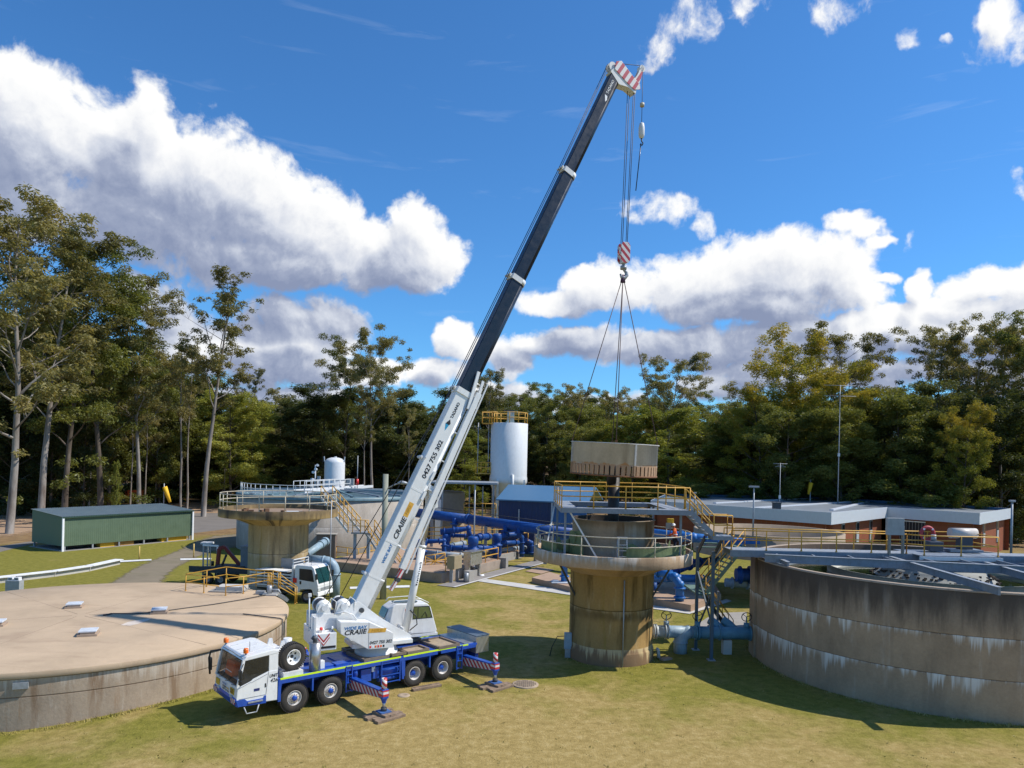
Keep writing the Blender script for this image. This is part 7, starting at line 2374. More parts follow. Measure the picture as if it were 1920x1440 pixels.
for x in (-0.22, 0.24):
    MB().prism([(-0.2, 1.0), (0.2, 1.0), (0.16, 1.24), (-0.16, 1.24)], -0.22, 0.2, M=Matrix.Translation((x, 0, 0))).obj('top_vent', WHITE2, MBx)
    MB().box((x, -0.225, 1.12), (0.24, 0.02, 0.1)).obj('vent_slot', DKSTEEL, MBx)
o = MB().box((0, 0, 0.25), (0.5, 0.2, 0.42)).box((0.0, -0.06, 0.3), (0.28, 0.14, 0.3)).obj('tap_box', DKSTEEL)
o.location = G(43, 1089) + Vector((0, -0.45, 0))
tag(o, 'small dark tap box fixed to the channel wall', 'tap box')


def windsock(px, py, d, ptop, lab, down=0.6):
    base = D(px, py, d)
    t = thing('windsock', lab, 'windsock', (base.x, base.y, 0), 0, 'yellow windsocks')
    zt_ = D(px, ptop, d).z
    MB().tube([(0, 0, 0), (0, 0, zt_ + 0.6)], 0.09, 6).obj('pole', GALV, t)
    e = Vector((1.1, 0, zt_ - 2.6)) if down > 0.5 else Vector((-0.3, 0, zt_ - 1.9))
    MB().tube([Vector((0.1, 0, zt_)), Vector((0.1, 0, zt_)).lerp(e, 0.5), e], [0.42, 0.34, 0.22] if down > 0.5 else [0.36, 0.3, 0.2], 10).obj('sock', paint('sock_yellow', (0.85, 0.48, 0.02), 0.7, var=0.08), t)
    return t


windsock(307, 940, 126, 913, 'yellow windsock hanging from a pole between gum trunks')
windsock(1519, 935, 118, 905, 'yellow windsock above the brick building roof', 0.2)
GN = thing('generator', 'orange site generator parked among the gum trunks', 'generator', (D(254, 940, 150).x, 150, 0.6))
MB().box((0, 0, 1.6), (2.6, 1.6, 2.0)).obj('housing', ORANGE, GN, bevel=0.06)
MB().box((0.1, -0.81, 1.7), (1.0, 0.02, 0.9)).obj('grille', paint('gen_dark', (0.2, 0.05, 0.02), 0.6), GN)
MB().box((-1.6, 0, 1.5), (0.5, 1.4, 1.6)).obj('end_panel', paint('gen_red', (0.35, 0.03, 0.02), 0.6), GN)
for x in (-0.8, 0.8):
    MB().tube([(x, -0.8, 0.4), (x, 0.8, 0.4)], 0.4, 14).obj('wheel', BLACK, GN)
MB().bar((1.2, 0, 0.6), (2.6, 0, 0.4), 0.12, 0.12).obj('drawbar', DKSTEEL, GN)

# ------------------------------------------------------------------ pump gallery with blue pipework
gF, gL, gR = G(828, 1094), G(742, 1063), G(1003, 1052)
gd = (G(935, 1067) - gF).normalized()
gn = Vector((-gd.y, gd.x, 0))
gA = math.atan2(gd.y, gd.x)
GP = thing('pump_slab', 'raised concrete pump base with brown top carrying the blue pipework', 'concrete base', gF, gA)
GLn = (gR - gF).length
MB().box((5.6, 7.0, 0.45), (11.2, 14.0, 0.9)).obj('base', slab_mat('gallery_side', (0.36, 0.29, 0.23), 1.0, (0.16, 0.12, 0.09), 0.6), GP, bevel=0.02)
MB().box((15.5, 8.0, 0.42), (8.4, 12.0, 0.84)).obj('base', MATS['gallery_side'] if 'gallery_side' in MATS else GREYCONC, GP, bevel=0.02)
MB().box((5.6, 7.0, 0.905), (11.0, 13.8, 0.02)).obj('top_surface', BROWNSLAB, GP)
MB().box((15.5, 8.0, 0.845), (8.2, 11.8, 0.02)).obj('top_surface', BROWNSLAB, GP)
MB().box((11.3, -0.1, 0.55), (0.5, 0.9, 1.1)).obj('buttress', GREYCONC, GP)
sheet('footpath', [gF + gn * -0.3 + gd * -1.2, gF + gd * 22 - gn * 0.3, gF + gd * 22 - gn * 1.9, gF - gd * 1.2 - gn * 1.9], slab_mat('path_grey', (0.27, 0.25, 0.23), 0.8, (0.15, 0.13, 0.12), 0.4), 0.05, world=True)
sheet('kerb', [gF + gn * -1.9 + gd * -1.2, gF + gd * 24 - gn * 1.9, gF + gd * 24 - gn * 2.2, gF - gd * 1.2 - gn * 2.2], PALECONC, 0.07, world=True)
sheet('footpath', [(886, 1089), (902, 1085), (1075, 1108), (1072, 1117)], PALECONC, 0.045)
sheet('footpath', [(985, 1072), (1015, 1077), (1040, 1069), (1008, 1064)], BROWNSLAB, 0.06)
sheet('footpath', [(1208, 1140), (1293, 1152), (1372, 1128), (1362, 1124), (1290, 1146), (1212, 1134)], PALECONC, 0.045)
sheet('footpath', [(1290, 1182), (1400, 1182), (1400, 1148), (1340, 1150)], GREYCONC, 0.03)


def gp(x, y, z_):
    return gF + gd * x + gn * y + Vector((0, 0, z_))


BPp = thing('blue_main_pipe', 'thick royal blue main pipe running across behind the boom', 'pipe', gp(6, 9, 0))
m0, m1, m2 = D(770, 960, 87.0), D(880, 974, 83.0), D(1075, 1001, 75.0)
pr = 0.55
pipe(BPp, [m0, m1], pr, PIPEBLUE, n=20)
pipe(BPp, [m1, m2], pr * 1.03, PIPEBLUE, n=20)
flange(BPp, m0.lerp(m1, 0.98), m1 - m0, pr, PIPEBLUE, 0.35, 1.12)
m3 = D(1130, 1009, 73.0)
pipe(BPp, [m2, m3], pr * 0.98, PIPELIGHT, n=20)
MB().tube([m0 + Vector((0, 0.2, pr + 0.35)), m2 + Vector((0, 0.2, pr + 0.35))], 0.035, 6).obj('cable_rail', DKSTEEL, BPp, world=True)
for f in (0.15, 0.5, 0.85):
    c = m0.lerp(m2, f)
    MB().box((c.x, c.y, (c.z - pr) / 2 + 0.2), (0.35, 0.35, c.z - pr - 0.2)).obj('pier', GREYCONC, BPp, world=True)
for f in (0.12, 0.30, 0.62, 0.70):
    c = m0.lerp(m2, f)
    MB().tube([c, c - Vector((0, 0, 1.2))], 0.28, 14).tube([c - Vector((0, 0, 0.62)), c - Vector((0, 0, 0.74))], 0.5, 16).obj('outlet', PIPEBLUE, BPp, world=True)


def run(pts, r, m, lab, flanges=(), nm='pump_pipe', cat='pipe', group=None):
    pts = [Vector(p) for p in pts]
    t = thing(nm, lab, cat, (pts[0].x, pts[0].y, 0), 0, group)
    pipe(t, pts, r, m, n=14)
    for k in range(len(pts) - 1):
        d = (pts[k + 1] - pts[k])
        for f in (0.25, 0.8):
            if d.length > 1.2:
                flange(t, pts[k].lerp(pts[k + 1], f), d, r, m, 0.1, 1.35)
    for k in range(1, len(pts) - 1):
        b = MB()
        b.lathe([(0, -r * 1.15), (r * 0.8, -r * 0.8), (r * 1.15, 0), (r * 0.8, r * 0.8), (0, r * 1.15)], 12, M=Matrix.Translation(pts[k]))
        b.obj('elbow', m, t, world=True)
    return t


def P(px, py, d):
    return D(px, py, d)


GG_ = 'blue pump pipes on the gallery base'
# pump sets: riser with manifold
def riser(px, pyt, pyb, d, r, lab):
    t = thing('pump_riser', lab, 'pump', (P(px, pyb, d).x, d, 0), 0, 'blue pump risers')
    zt_, zb_ = P(px, pyt, d).z, P(px, pyb, d).z
    MB().lathe([(0, zt_), (r * 1.0, zt_ - 0.05), (r * 1.25, zt_ - 0.2), (r * 1.25, zt_ - 0.75), (r, zt_ - 0.85), (r, zt_ - 1.15), (r * 1.45, zt_ - 1.18), (r * 1.45, zt_ - 1.3), (r * 1.3, zt_ - 1.34), (r * 1.3, zt_ - 2.2), (r * 0.95, zt_ - 2.5), (r * 0.8, zb_ + 0.5)], 18).obj('body', PIPEBLUE, t)
    MB().tube([(0, 0, zb_ + 0.6), (0, 0, zb_)], r * 0.5, 10).obj('shaft', PIPEBLUE, t)
    MB().box((0, 0, zb_ + 0.04), (r * 3.6, r * 3.2, 0.08)).obj('base_plate', paint('plate_pale', (0.45, 0.5, 0.55), 0.6), t)
    return t


riser(886, 1005, 1062, 70.5, 0.42, 'tall blue pump riser in front of the main pipe beside the steel cabinet')
riser(836, 1000, 1054, 75.0, 0.36, 'blue pump riser half hidden by the luffing cylinder')
riser(931, 1000, 1050, 77.5, 0.40, 'blue pump riser under the main pipe near its middle')
riser(790, 1010, 1050, 74.0, 0.45, 'blue pump riser just right of the white boom')
run([P(826, 998, 75), P(858, 994, 75), P(878, 991, 75), P(880, 1004, 75)], 0.30, PIPEBLUE, 'blue header pipe bending down left of the tall riser', (), 'pump_pipe', 'pipe', GG_)
run([P(840, 1004, 76), P(880, 1005, 76), P(920, 1006, 76)], 0.20, PIPEBLUE, 'thin dark blue header pipe behind the tall riser', (), 'pump_pipe', 'pipe', GG_)
run([P(894, 1007, 71.5), P(918, 1006, 74.5)], 0.30, PIPEBLUE, 'short blue cross pipe at the riser head', (), 'pump_pipe', 'pipe', GG_)
run([P(838, 1028, 72), P(878, 1027, 71.5)], 0.26, PIPEBLUE, 'lower blue cross pipe left of the tall riser', (), 'pump_pipe', 'pipe', GG_)
run([P(893, 1027, 72), P(928, 1028, 76.5), P(929, 1048, 76.5)], 0.27, PIPEBLUE, 'lower blue cross pipe right of the tall riser bending down', (), 'pump_pipe', 'pipe', GG_)
run([P(790, 1016, 74), P(832, 1014, 74.5), P(834, 1050, 74)], 0.26, PIPEBLUE, 'blue pipe leaving the riser next to the boom and dropping', (), 'pump_pipe', 'pipe', GG_)
run([P(942, 1004, 79), P(972, 1001, 82), P(978, 1008, 82.5), P(978, 1044, 82.5)], 0.28, PIPEBLUE, 'blue pipe from the middle riser dropping near the stainless hoop', (), 'pump_pipe', 'pipe', GG_)
run([P(938, 1018, 79), P(972, 1017, 82)], 0.24, PIPEBLUE, 'dark blue cross pipe under the middle riser', (), 'pump_pipe', 'pipe', GG_)
run([P(986, 1012, 84), P(996, 1018, 84.5), P(996, 1040, 84.5)], 0.26, PIPEBLUE, 'blue pipe beside the stainless hoop', (), 'pump_pipe', 'pipe', GG_)
GLAY = 'grey pipes lying on the gallery floor'
PIPELAY = paint('pipe_laid_grey', (0.27, 0.32, 0.36), 0.6, dirt=(0.15, 0.14, 0.13))
for (a_, c_, lab) in (((800, 1036, 74), (880, 1043, 74), 'long grey pipe lying left of the tall riser'), ((890, 1036, 77), (985, 1027, 85), 'long pale grey pipe lying right of the tall riser'), ((842, 1024, 78), (872, 1018, 80), 'short pale pipe lying behind the left risers'), ((800, 1044, 73), (862, 1048, 71), 'grey pipe lying nearest the yellow railing')):
    run([P(*a_), P(*c_)], 0.26, PIPELAY, lab, (), 'laid_pipe', 'pipe', GLAY)
YR = thing('gallery_railing', 'yellow railing along the front edge of the pump base', 'railing', gp(6, 0.3, 0.9))
rail(YR, [gp(1.0, 0.25, 0.9), gp(3.4, 0.25, 0.9)], 1.25, 0.05, YELLOW, 1.2)
rail(YR, [gp(5.6, 0.25, 0.9), gp(10.8, 0.25, 0.9)], 1.25, 0.05, YELLOW, 2.6)
rail(YR, [gp(11.8, 2.2, 0.84), gp(18.8, 2.2, 0.84)], 1.25, 0.05, YELLOW, 2.3)
YR2 = thing('gallery_railing', 'yellow criss-cross barrier at the left end of the pump base', 'railing', gp(-0.5, 4, 0.9))
a_, c_ = P(797, 1062, 70), P(834, 1056, 71)
for f in (1.0, 0.5):
    pass
rail(YR2, [a_ + Vector((0, 0, -0.3)), c_ + Vector((0, 0, -0.3))], 1.3, 0.05, YELLOW, 1.0)
MB().bar(a_ + Vector((0, 0, -0.2)), c_ + Vector((0, 0, 0.9)), 0.07, 0.07).bar(a_ + Vector((0, 0, 0.9)), c_ + Vector((0, 0, -0.2)), 0.07, 0.07).obj('cross_brace', YELLOW, YR2, world=True)
for k, (dz, dd) in enumerate(((0, 82), (0.5, 83), (1.0, 84))):
    t = thing('walkway_rail', ('lowest', 'middle', 'upper')[k] + ' of the yellow rails glimpsed through the blue pipework', 'railing', P(880, 1020, dd), 0, 'yellow rails behind the pipework')
    rail(t, [P(800, 1020 - 8 * k, dd), P(990, 1014 - 8 * k, dd)], 0.9, 0.05, YELLOW, 4.0, levels=(1.0,))
SC = thing('steel_cabinet', 'large stainless control cabinet on legs at the pump base corner', 'control cabinet', gp(4.5, -0.5, 0), gA)
MB().box((0, 0, 1.85), (2.1, 0.8, 1.25)).obj('cabinet', STAINLESS, SC, bevel=0.02)
MB().box((0, -0.05, 2.5), (2.25, 1.0, 0.06)).obj('rain_hood', STAINLESS, SC)
for x in (-0.95, 0.95):
    MB().box((x, 0, 0.62), (0.2, 0.5, 1.24)).obj('leg', STAINLESS, SC)
MB().box((0, 0.1, 0.35), (1.5, 0.4, 0.6)).obj('back_block', GREYCONC, SC)
MB().tube([(0.8, -0.35, 0.08), (1.25, -0.5, 0.08)], 0.1, 10).obj('conduit_end', INKWHITE, SC)
SC2 = thing('brown_cabinet', 'tan-brown steel cabinet beside the stainless one at the pump base corner', 'control cabinet', gp(1.2, -0.55, 0), gA)
MB().box((0, 0, 1.85), (1.3, 0.8, 1.2)).obj('cabinet', paint('tan_steel', (0.36, 0.29, 0.18), 0.5, 0.2), SC2, bevel=0.02)
MB().box((0.5, 0, 0.62), (0.1, 0.3, 1.24)).box((-0.5, 0, 0.62), (0.1, 0.3, 1.24)).obj('leg', GALV, SC2)
PM = thing('pump_motor', 'small concrete plinth with a grey motor in front of the cabinets', 'motor', gp(2.2, -1.5, 0), gA)
MB().box((0, 0, 0.5), (0.9, 0.6, 1.0)).obj('plinth', GREYCONC, PM)
MB().tube([(-0.6, -0.1, 0.1), (-0.6, -0.1, 0.9)], 0.2, 12).obj('motor', GALV, PM)
HP = thing('steel_hoop', 'tall stainless handrail hoop at the right end of the pump base', 'handrail', gp(17.5, -0.6, 0), gA)
b = MB()
b.tube([(-1.6, 0, 3.65), (-0.3, 0, 3.75), (0.15, 0, 3.5), (0.25, 0, 2.9), (0.25, 0, 0.0)], 0.16, 12)
b.obj('hoop', STAINLESS, HP)
MB().bar((0.7, -0.3, 0), (0.75, -0.3, 3.2), 0.09, 0.09, up=(0, 1, 0)).obj('post', GALV, HP)
o = MB().tube([(0, 0, 0), (0, 0, 7.2)], 0.06, 8).obj('light_pole', GALV)
o.location = (P(889, 1000, 72.5).x, 72.5, 0.9)
tag(o, 'thin grey pole rising in front of the canopy posts and main pipe', 'pole')

# brown slab with blue riser left of the front tower, and pipework right of it
SLB = thing('valve_slab', 'low brown concrete slab left of the near mushroom tower', 'concrete base', G(1040, 1096))
b = MB()
pts = [G(997, 1093), G(1072, 1112), G(1085, 1098), G(1030, 1082)]
pts += []
for z_ in (0.5,):
    b.poly([p + Vector((0, 0, z_)) for p in pts])
    for k in range(4):
        b.poly([pts[k], pts[(k + 1) % 4], pts[(k + 1) % 4] + Vector((0, 0, z_)), pts[k] + Vector((0, 0, z_))])
b.obj('slab', BROWNSLAB, SLB, world=True)
run([G(1058, 1091, 0.5), G(1058, 1091, 0.5) + Vector((0, 0, 2.0)), G(1058, 1091, 0.5) + Vector((1.1, 0.3, 2.15))], 0.32, PIPELIGHT, 'short light blue riser standing on the brown slab left of the near tower', (), 'valve_riser')
o = MB().box((0, 0, 0.03), (1.7, 1.2, 0.06)).box((-0.5, 0, 0.12), (0.5, 0.5, 0.14)).obj('base_plate', paint('plate_pale', (0.45, 0.5, 0.55)))
o.location = G(1052, 1092, 0.5)
tag(o, 'pale steel base plate round the light blue riser', 'plate')
SL2 = thing('valve_slab', 'stepped brown concrete slab between the near tower and the zigzag stair', 'concrete base', G(1290, 1140))
pts = [G(1200, 1131), G(1295, 1148), G(1352, 1126), G(1330, 1090), G(1200, 1095)]
b = MB()
b.poly([p + Vector((0, 0, 0.55)) for p in pts])
for k in range(5):
    b.poly([pts[k], pts[(k + 1) % 5], pts[(k + 1) % 5] + Vector((0, 0, 0.55)), pts[k] + Vector((0, 0, 0.55))])
b.obj('slab', BROWNSLAB, SL2, world=True)
g3 = 'light blue pipes behind the near tower'
run([G(1274, 1128, 0.5), G(1274, 1128, 0.5) + Vector((0, 0, 1.3)), G(1274, 1128, 0.5) + Vector((-0.35, 0.3, 1.85)), G(1274, 1128, 0.5) + Vector((-1.6, 1.6, 2.1))], 0.34, PIPELIGHT, 'light blue pipe curving down onto the stepped slab', (), 'valve_pipe', 'pipe', g3)
run([P(1205, 1085, 60.5), P(1250, 1084, 60), P(1320, 1085, 60)], 0.32, PIPELIGHT, 'light blue level pipe passing behind the tower to the stair posts', (), 'valve_pipe', 'pipe', g3)
run([P(1225, 1092, 62), P(1256, 1074, 62), P(1300, 1056, 64), P(1345, 1050, 66)], 0.36, PIPEBLUE, 'darker blue pipe rising behind the stair posts', (), 'valve_pipe', 'pipe', g3)
run([P(1275, 1100, 62), P(1318, 1096, 62)], 0.36, paint('pipe_white_grey', (0.50, 0.54, 0.56), 0.5), 'pale grey pipe lying under the light blue one', (), 'valve_pipe', 'pipe', g3)
run([P(1380, 1078, 60), P(1412, 1078, 60)], 0.55, PIPEBLUE, 'dark blue pipe end behind the zigzag stair', (), 'valve_pipe', 'pipe', g3)
run([P(1360, 1092, 61), P(1412, 1095, 61)], 0.36, PIPEGREY, 'pale grey-blue pipe behind the zigzag stair', (), 'valve_pipe', 'pipe', g3)
run([P(1195, 996, 62), P(1300, 1008, 58), P(1390, 1017, 58)], 0.36, PIPELIGHT, 'light blue high-level pipe passing behind the worker', (), 'valve_pipe', 'pipe', g3)
run([P(1225, 1110, 61), P(1225, 1092, 61)], 0.3, PIPEBLUE, 'short upright blue stub beside the tower column', (), 'valve_pipe', 'pipe', g3)
MT = thing('blue_mesh_tray', 'bright blue mesh tray behind the start of the bridge railing', 'tray', P(1385, 1020, 50))
MB().box((0, 0, 0.1), (2.6, 0.9, 0.08)).obj('tray', PIPELIGHT, MT)
for s in (-1, 1):
    MB().box((0, s * 0.45, 0.2), (2.6, 0.05, 0.25)).obj('tray_edge', PIPELIGHT, MT)

# ------------------------------------------------------------------ silo, blue shed, canopy, tan tank
SI = thing('silo', 'tall white steel silo with cone base and yellow top railing', 'silo', (D(953, 900, 104).x, 104, 0))
sr = 2.62
z1, z0, zc = D(952, 794, 104).z, D(952, 905, 104).z, D(952, 962, 104).z
MB().lathe([(0, z1 + 0.15), (sr * 0.98, z1), (sr, z1 - 0.05), (sr, z0)], 64).obj('shell', WHITE2, SI)
MB().lathe([(sr + 0.02, z0 + 0.9), (sr + 0.06, z0 + 0.6), (sr + 0.06, z0), (sr, z0 - 0.05), (0.5, zc - 1.0)], 64).obj('cone', WHITE2, SI)
for k in range(4):
    a = PI / 4 + k * PI / 2 + 0.2
    MB().bar((sr * math.cos(a), sr * math.sin(a), 0), (sr * math.cos(a), sr * math.sin(a), z0 + 0.5), 0.3, 0.3, up=(0, 1, 0)).obj('leg', WHITE2, SI)
    a2 = a + PI / 2
    MB().bar((sr * math.cos(a), sr * math.sin(a), 0.6), (sr * math.cos(a2), sr * math.sin(a2), z0 - 0.6), 0.16, 0.16).obj('brace', WHITE2, SI)
rail(SI, [Vector((SI.location.x + (sr - 0.1) * math.cos(2 * PI * k / 12), 104 + (sr - 0.1) * math.sin(2 * PI * k / 12), z1)) for k in range(12)], 1.5, 0.06, YELLOW, 1.4, closed=True)
MB().box((-2.75, -0.4, z1 - 0.1), (2.2, 1.9, 0.1)).obj('side_platform', YELLOW, SI)
rail(SI, [Vector((SI.location.x + x, 104 + y, z1 - 0.05)) for x, y in ((-1.7, -1.35), (-3.85, -1.35), (-3.85, 0.55), (-1.9, 0.55))], 1.6, 0.06, YELLOW, 0.9)
MB().box((0.15, -0.6, z1 + 0.85), (1.0, 1.0, 1.7)).obj('dust_filter', STAINLESS, SI, bevel=0.05)
MB().box((-0.1, -0.6, z1 + 1.75), (1.5, 0.9, 0.12)).obj('filter_cap', DKSTEEL, SI)
MB().box((-3.5, -0.3, z1 - 7.2), (2.3, 1.3, 0.1)).obj('side_platform', YELLOW, SI)
rail(SI, [Vector((SI.location.x + x, 104 + y, z1 - 7.1)) for x, y in ((-2.5, -0.9), (-4.6, -0.9), (-4.6, 0.5), (-2.5, 0.5))], 1.5, 0.06, YELLOW, 0.8)
for x in (-4.4, -2.9):
    MB().tube([(x, -0.3, z1 - 7.2), (x, -0.3, z1)], 0.07, 6).obj('ladder_rail', GALV, SI)
MB().tube([(0.6, -sr - 0.05, z0 - 1.5), (0.6, -sr - 0.05, z0 + 1.2)], 0.18, 8).obj('vent_pipe', WHITE2, SI)

BSH = thing('blue_shed', 'dark blue metal shed with a light blue gable roof below the silo', 'shed', (0, 0, 0))
dB = 88.0
A0, A1 = D(936, 928, dB), D(1036, 936, dB - 2)
zE = 6.3
A0.z = A1.z = 0
bx = (A1 - A0).normalized()
by = Vector((-bx.y, bx.x, 0))
Lb = (A1 - A0).length
BSH.matrix_world = Matrix.Translation(A0) @ Matrix.Rotation(math.atan2(bx.y, bx.x), 4, 'Z')
DBLUE = paint('shed_navy', (0.007, 0.024, 0.085), 0.5, var=0.1)
LBLUE = paint('shed_roof_blue', (0.075, 0.17, 0.28), 0.45, var=0.08)
dep = 9.0
ribbed((0, 0, 0), (Lb, 0, 0), 0, zE, zE, DBLUE, 'front_wall', BSH)
ribbed((0, dep, 0), (0, 0, 0), 0, zE, zE, DBLUE, 'end_wall', BSH)
MB().prism([(-0.3, zE - 0.05), (-0.3, zE + 0.1), (dep / 2, zE + 1.75), (dep + 0.3, zE + 0.1), (dep + 0.3, zE - 0.05), (dep / 2, zE + 1.58)], -0.3, Lb + 4.3, M=Matrix(((0, 1, 0, 0), (1, 0, 0, 0), (0, 0, 1, 0), (0, 0, 0, 1)))).obj('roof', LBLUE, BSH)
ribbed((Lb, 0, 0), (Lb + 4, 0.6, 0), 0, zE, zE, paint('shed_mid_blue', (0.02, 0.10, 0.26), 0.5), 'side_annex', BSH)
MB().box((Lb, -0.15, zE / 2), (0.2, 0.15, zE)).obj('downpipe', GALV, BSH)
MB().box((Lb * 0.39, -0.15, zE / 2 - 0.5), (0.16, 0.12, zE - 1.0)).obj('downpipe', GALV, BSH)
CN = thing('canopy', 'thin flat steel canopy on posts between the boom and the silo', 'canopy', (0, 0, 0))
c0_, c1_ = D(812, 903, 98), D(934, 908, 98)
c1_.z = c0_.z
MB().bar(c0_, c1_, 7.0, 0.22).obj('roof', GALV, CN, world=True)
for px in (830, 891, 926):
    p = D(px, 905, 95)
    MB().bar((p.x, p.y, 0), (p.x, p.y, c0_.z - 0.1), 0.2, 0.2, up=(0, 1, 0)).obj('post', GALV, CN, world=True)
TNK = thing('tan_tank', 'tan round tank under the canopy behind the boom', 'tank', (D(838, 900, 100).x, 100, 0))
zt = D(838, 921, 100).z
MB().lathe([(2.5, 0), (2.5, zt - 0.25), (2.4, zt - 0.05), (2.2, zt), (0, zt + 0.15)], 56).obj('shell', paint('tan_shell', (0.36, 0.27, 0.19), 0.6, var=0.1), TNK)
WC = thing('white_column', 'white square duct standing at the left side of the tan tank', 'duct', (D(823, 900, 95).x, 95, 0))
MB().box((0, 0, 2.9), (0.75, 0.5, 5.8)).obj('duct', WHITE2, WC, bevel=0.03)
MB().box((0, 0, 5.85), (0.9, 0.65, 0.1)).obj('cap', GALV, WC)
MZ = thing('steel_mezzanine', 'light steel frame with yellow rails under the canopy near the silo legs', 'platform', (D(905, 950, 96).x, 96, 0))
rail(MZ, [D(870, 960, 96), D(930, 962, 96)], 1.2, 0.06, YELLOW, 1.5)
for px in (880, 905):
    p = D(px, 940, 97)
    MB().bar((p.x, p.y, 0), (p.x, p.y, p.z + 2.0), 0.16, 0.16, up=(0, 1, 0)).obj('post', GALV, MZ, world=True)

# ------------------------------------------------------------------ brick building
BK = thing('brick_building', 'single-storey red brick building with a wide white fascia and flat grey roof', 'building', (0, 0, 0))
zt, zf = 5.9, 4.48
cor = [G(x, y, zt) for x, y in ((1080, 931), (1220, 938), (1340, 947), (1559, 961), (1664, 951), (1837, 962), (1897, 953), (1524, 931), (1385, 938), (1300, 928))]
cor = cor[1:8] + [G(1250, 926, zt)]
BK.matrix_world = Matrix.Translation((cor[2].x, cor[2].y, 0))
bkm, q_, p_ = bsdf('brick_wall', 0.85, 0, 0.2)
c = q_.coord('Object')
bt = q_.new('ShaderNodeTexBrick')
q_.put(bt.inputs['Vector'], q_.comb(q_.math('ADD', q_.sep(c)[0], q_.math('MULTIPLY', q_.sep(c)[1], 0.8)), q_.sep(c)[2], 0.0))
bt.inputs['Scale'].default_value = 2.0
bt.inputs['Color1'].default_value = (0.34, 0.085, 0.032, 1)
bt.inputs['Color2'].default_value = (0.23, 0.06, 0.026, 1)
bt.inputs['Mortar'].default_value = (0.22, 0.12, 0.08, 1)
bt.inputs['Mortar Size'].default_value = 0.025
n_ = q_.noise(c, 0.8, 5.0, 0.6)
q_.put(p_.inputs['Base Color'], q_.mix(q_.mapr(n_, 0.35, 0.7, 0.0, 0.45), bt.outputs[0], (0.30, 0.10, 0.05)))
FAS = paint('fascia_white', (0.56, 0.59, 0.63), 0.5, var=0.04, dirt=(0.5, 0.5, 0.5))
nv = len(cor)
for k in range(nv):
    a_, c_ = cor[k], cor[(k + 1) % nv]
    d = (c_ - a_)
    d.z = 0
    d.normalize()
    nn = Vector((d.y, -d.x, 0))
    w = MB()
    ins = nn * -0.7
    A_, C_ = a_ + ins, c_ + ins
    w.poly([(A_.x, A_.y, 0), (C_.x, C_.y, 0), (C_.x, C_.y, zf), (A_.x, A_.y, zf)])
    w.obj('wall', bkm, BK, world=True)
    f_ = MB()
    I_, J_ = a_ - nn * 0.12, c_ - nn * 0.12
    f_.poly([(a_.x, a_.y, zf), (c_.x, c_.y, zf), (c_.x, c_.y, zt), (a_.x, a_.y, zt)])
    f_.poly([(I_.x, I_.y, zt - 0.4), (J_.x, J_.y, zt - 0.4), (J_.x, J_.y, zt), (I_.x, I_.y, zt)], 1)
    f_.poly([(a_.x, a_.y, zt), (c_.x, c_.y, zt), (J_.x, J_.y, zt), (I_.x, I_.y, zt)])
    f_.poly([(a_.x, a_.y, zf), (c_.x, c_.y, zf), (C_.x, C_.y, zf), (A_.x, A_.y, zf)])
    f_.obj('fascia', [FAS, paint('parapet_blue', (0.035, 0.10, 0.20), 0.5)], BK, world=True, merge=False)
b = MB()
b.poly([(p.x, p.y, zt - 0.38) for p in cor])
b.obj('roof', paint('roof_grey', (0.19, 0.215, 0.235), 0.6, var=0.12, scale=0.4, dirt=(0.2, 0.2, 0.2)), BK, world=True)
for (pa, pb) in (((1400, 953), (1640, 938)), ((1559, 956), (1640, 938)), ((1340, 943), (1524, 934))):
    A_, B_ = G(*pa, zt - 0.3), G(*pb, zt - 0.3)
    MB().bar(A_, B_, 0.5, 0.16).obj('roof_ridge', FAS, BK, world=True)


def wall_pt(k, f, z_, out=0.05):
    a_, c_ = cor[k], cor[(k + 1) % nv]
    d = (c_ - a_)
    d.z = 0
    d.normalize()
    nn = Vector((d.y, -d.x, 0))
    p = a_.lerp(c_, f) - nn * (0.7 - out)
    return Vector((p.x, p.y, z_)), d, nn


WPALE = paint('window_pale', (0.50, 0.55, 0.56), 0.2, var=0.15)
for (k, f, w_, h_) in ((2, 0.28, 0.8, 2.6), (2, 0.53, 0.8, 2.6), (2, 0.78, 0.8, 2.6), (4, 0.30, 0.9, 2.8), (4, 0.72, 0.9, 2.8)):
    p, d, nn = wall_pt(k, f, 2.9)
    fr_ = MB().box((0, 0, 0), (w_ + 0.16, 0.10, h_ + 0.16)).obj('window', GALV, BK)
    fr_.matrix_local = BK.matrix_world.inverted() @ Matrix.Translation(p) @ Matrix.Rotation(math.atan2(d.y, d.x), 4, 'Z')
    MB().box((0, -0.055, -h_ * 0.22), (w_, 0.03, h_ * 0.5)).obj('pane', WPALE, fr_)
    MB().box((0, -0.055, h_ * 0.27), (w_, 0.03, h_ * 0.42)).obj('pane', WINDOWD, fr_)
p, d, nn = wall_pt(3, 0.18, 2.2)
dr = MB().box((0, 0, 0), (3.2, 0.08, 4.2)).obj('entrance_screen', paint('entry_dark', (0.012, 0.012, 0.014), 0.6), BK)
dr.matrix_local = BK.matrix_world.inverted() @ Matrix.Translation(p + d * 1.0) @ Matrix.Rotation(math.atan2(d.y, d.x), 4, 'Z')
for k in range(9):
    MB().box((-1.55 + 0.39 * k, -0.07, 0), (0.09, 0.06, 4.2)).obj('screen_bar', paint('bar_brown', (0.20, 0.17, 0.15), 0.6), dr)
MB().box((0, -0.08, 2.0), (3.3, 0.08, 0.14)).obj('screen_rail', INKWHITE, dr)
RC = thing('roof_vent_box', 'small dark vent box on the flat roof edge', 'roof vent', G(1456, 955, zt - 0.3))
MB().box((0, 0, 0.4), (0.9, 0.8, 0.8)).obj('body', DKSTEEL, RC, bevel=0.03)
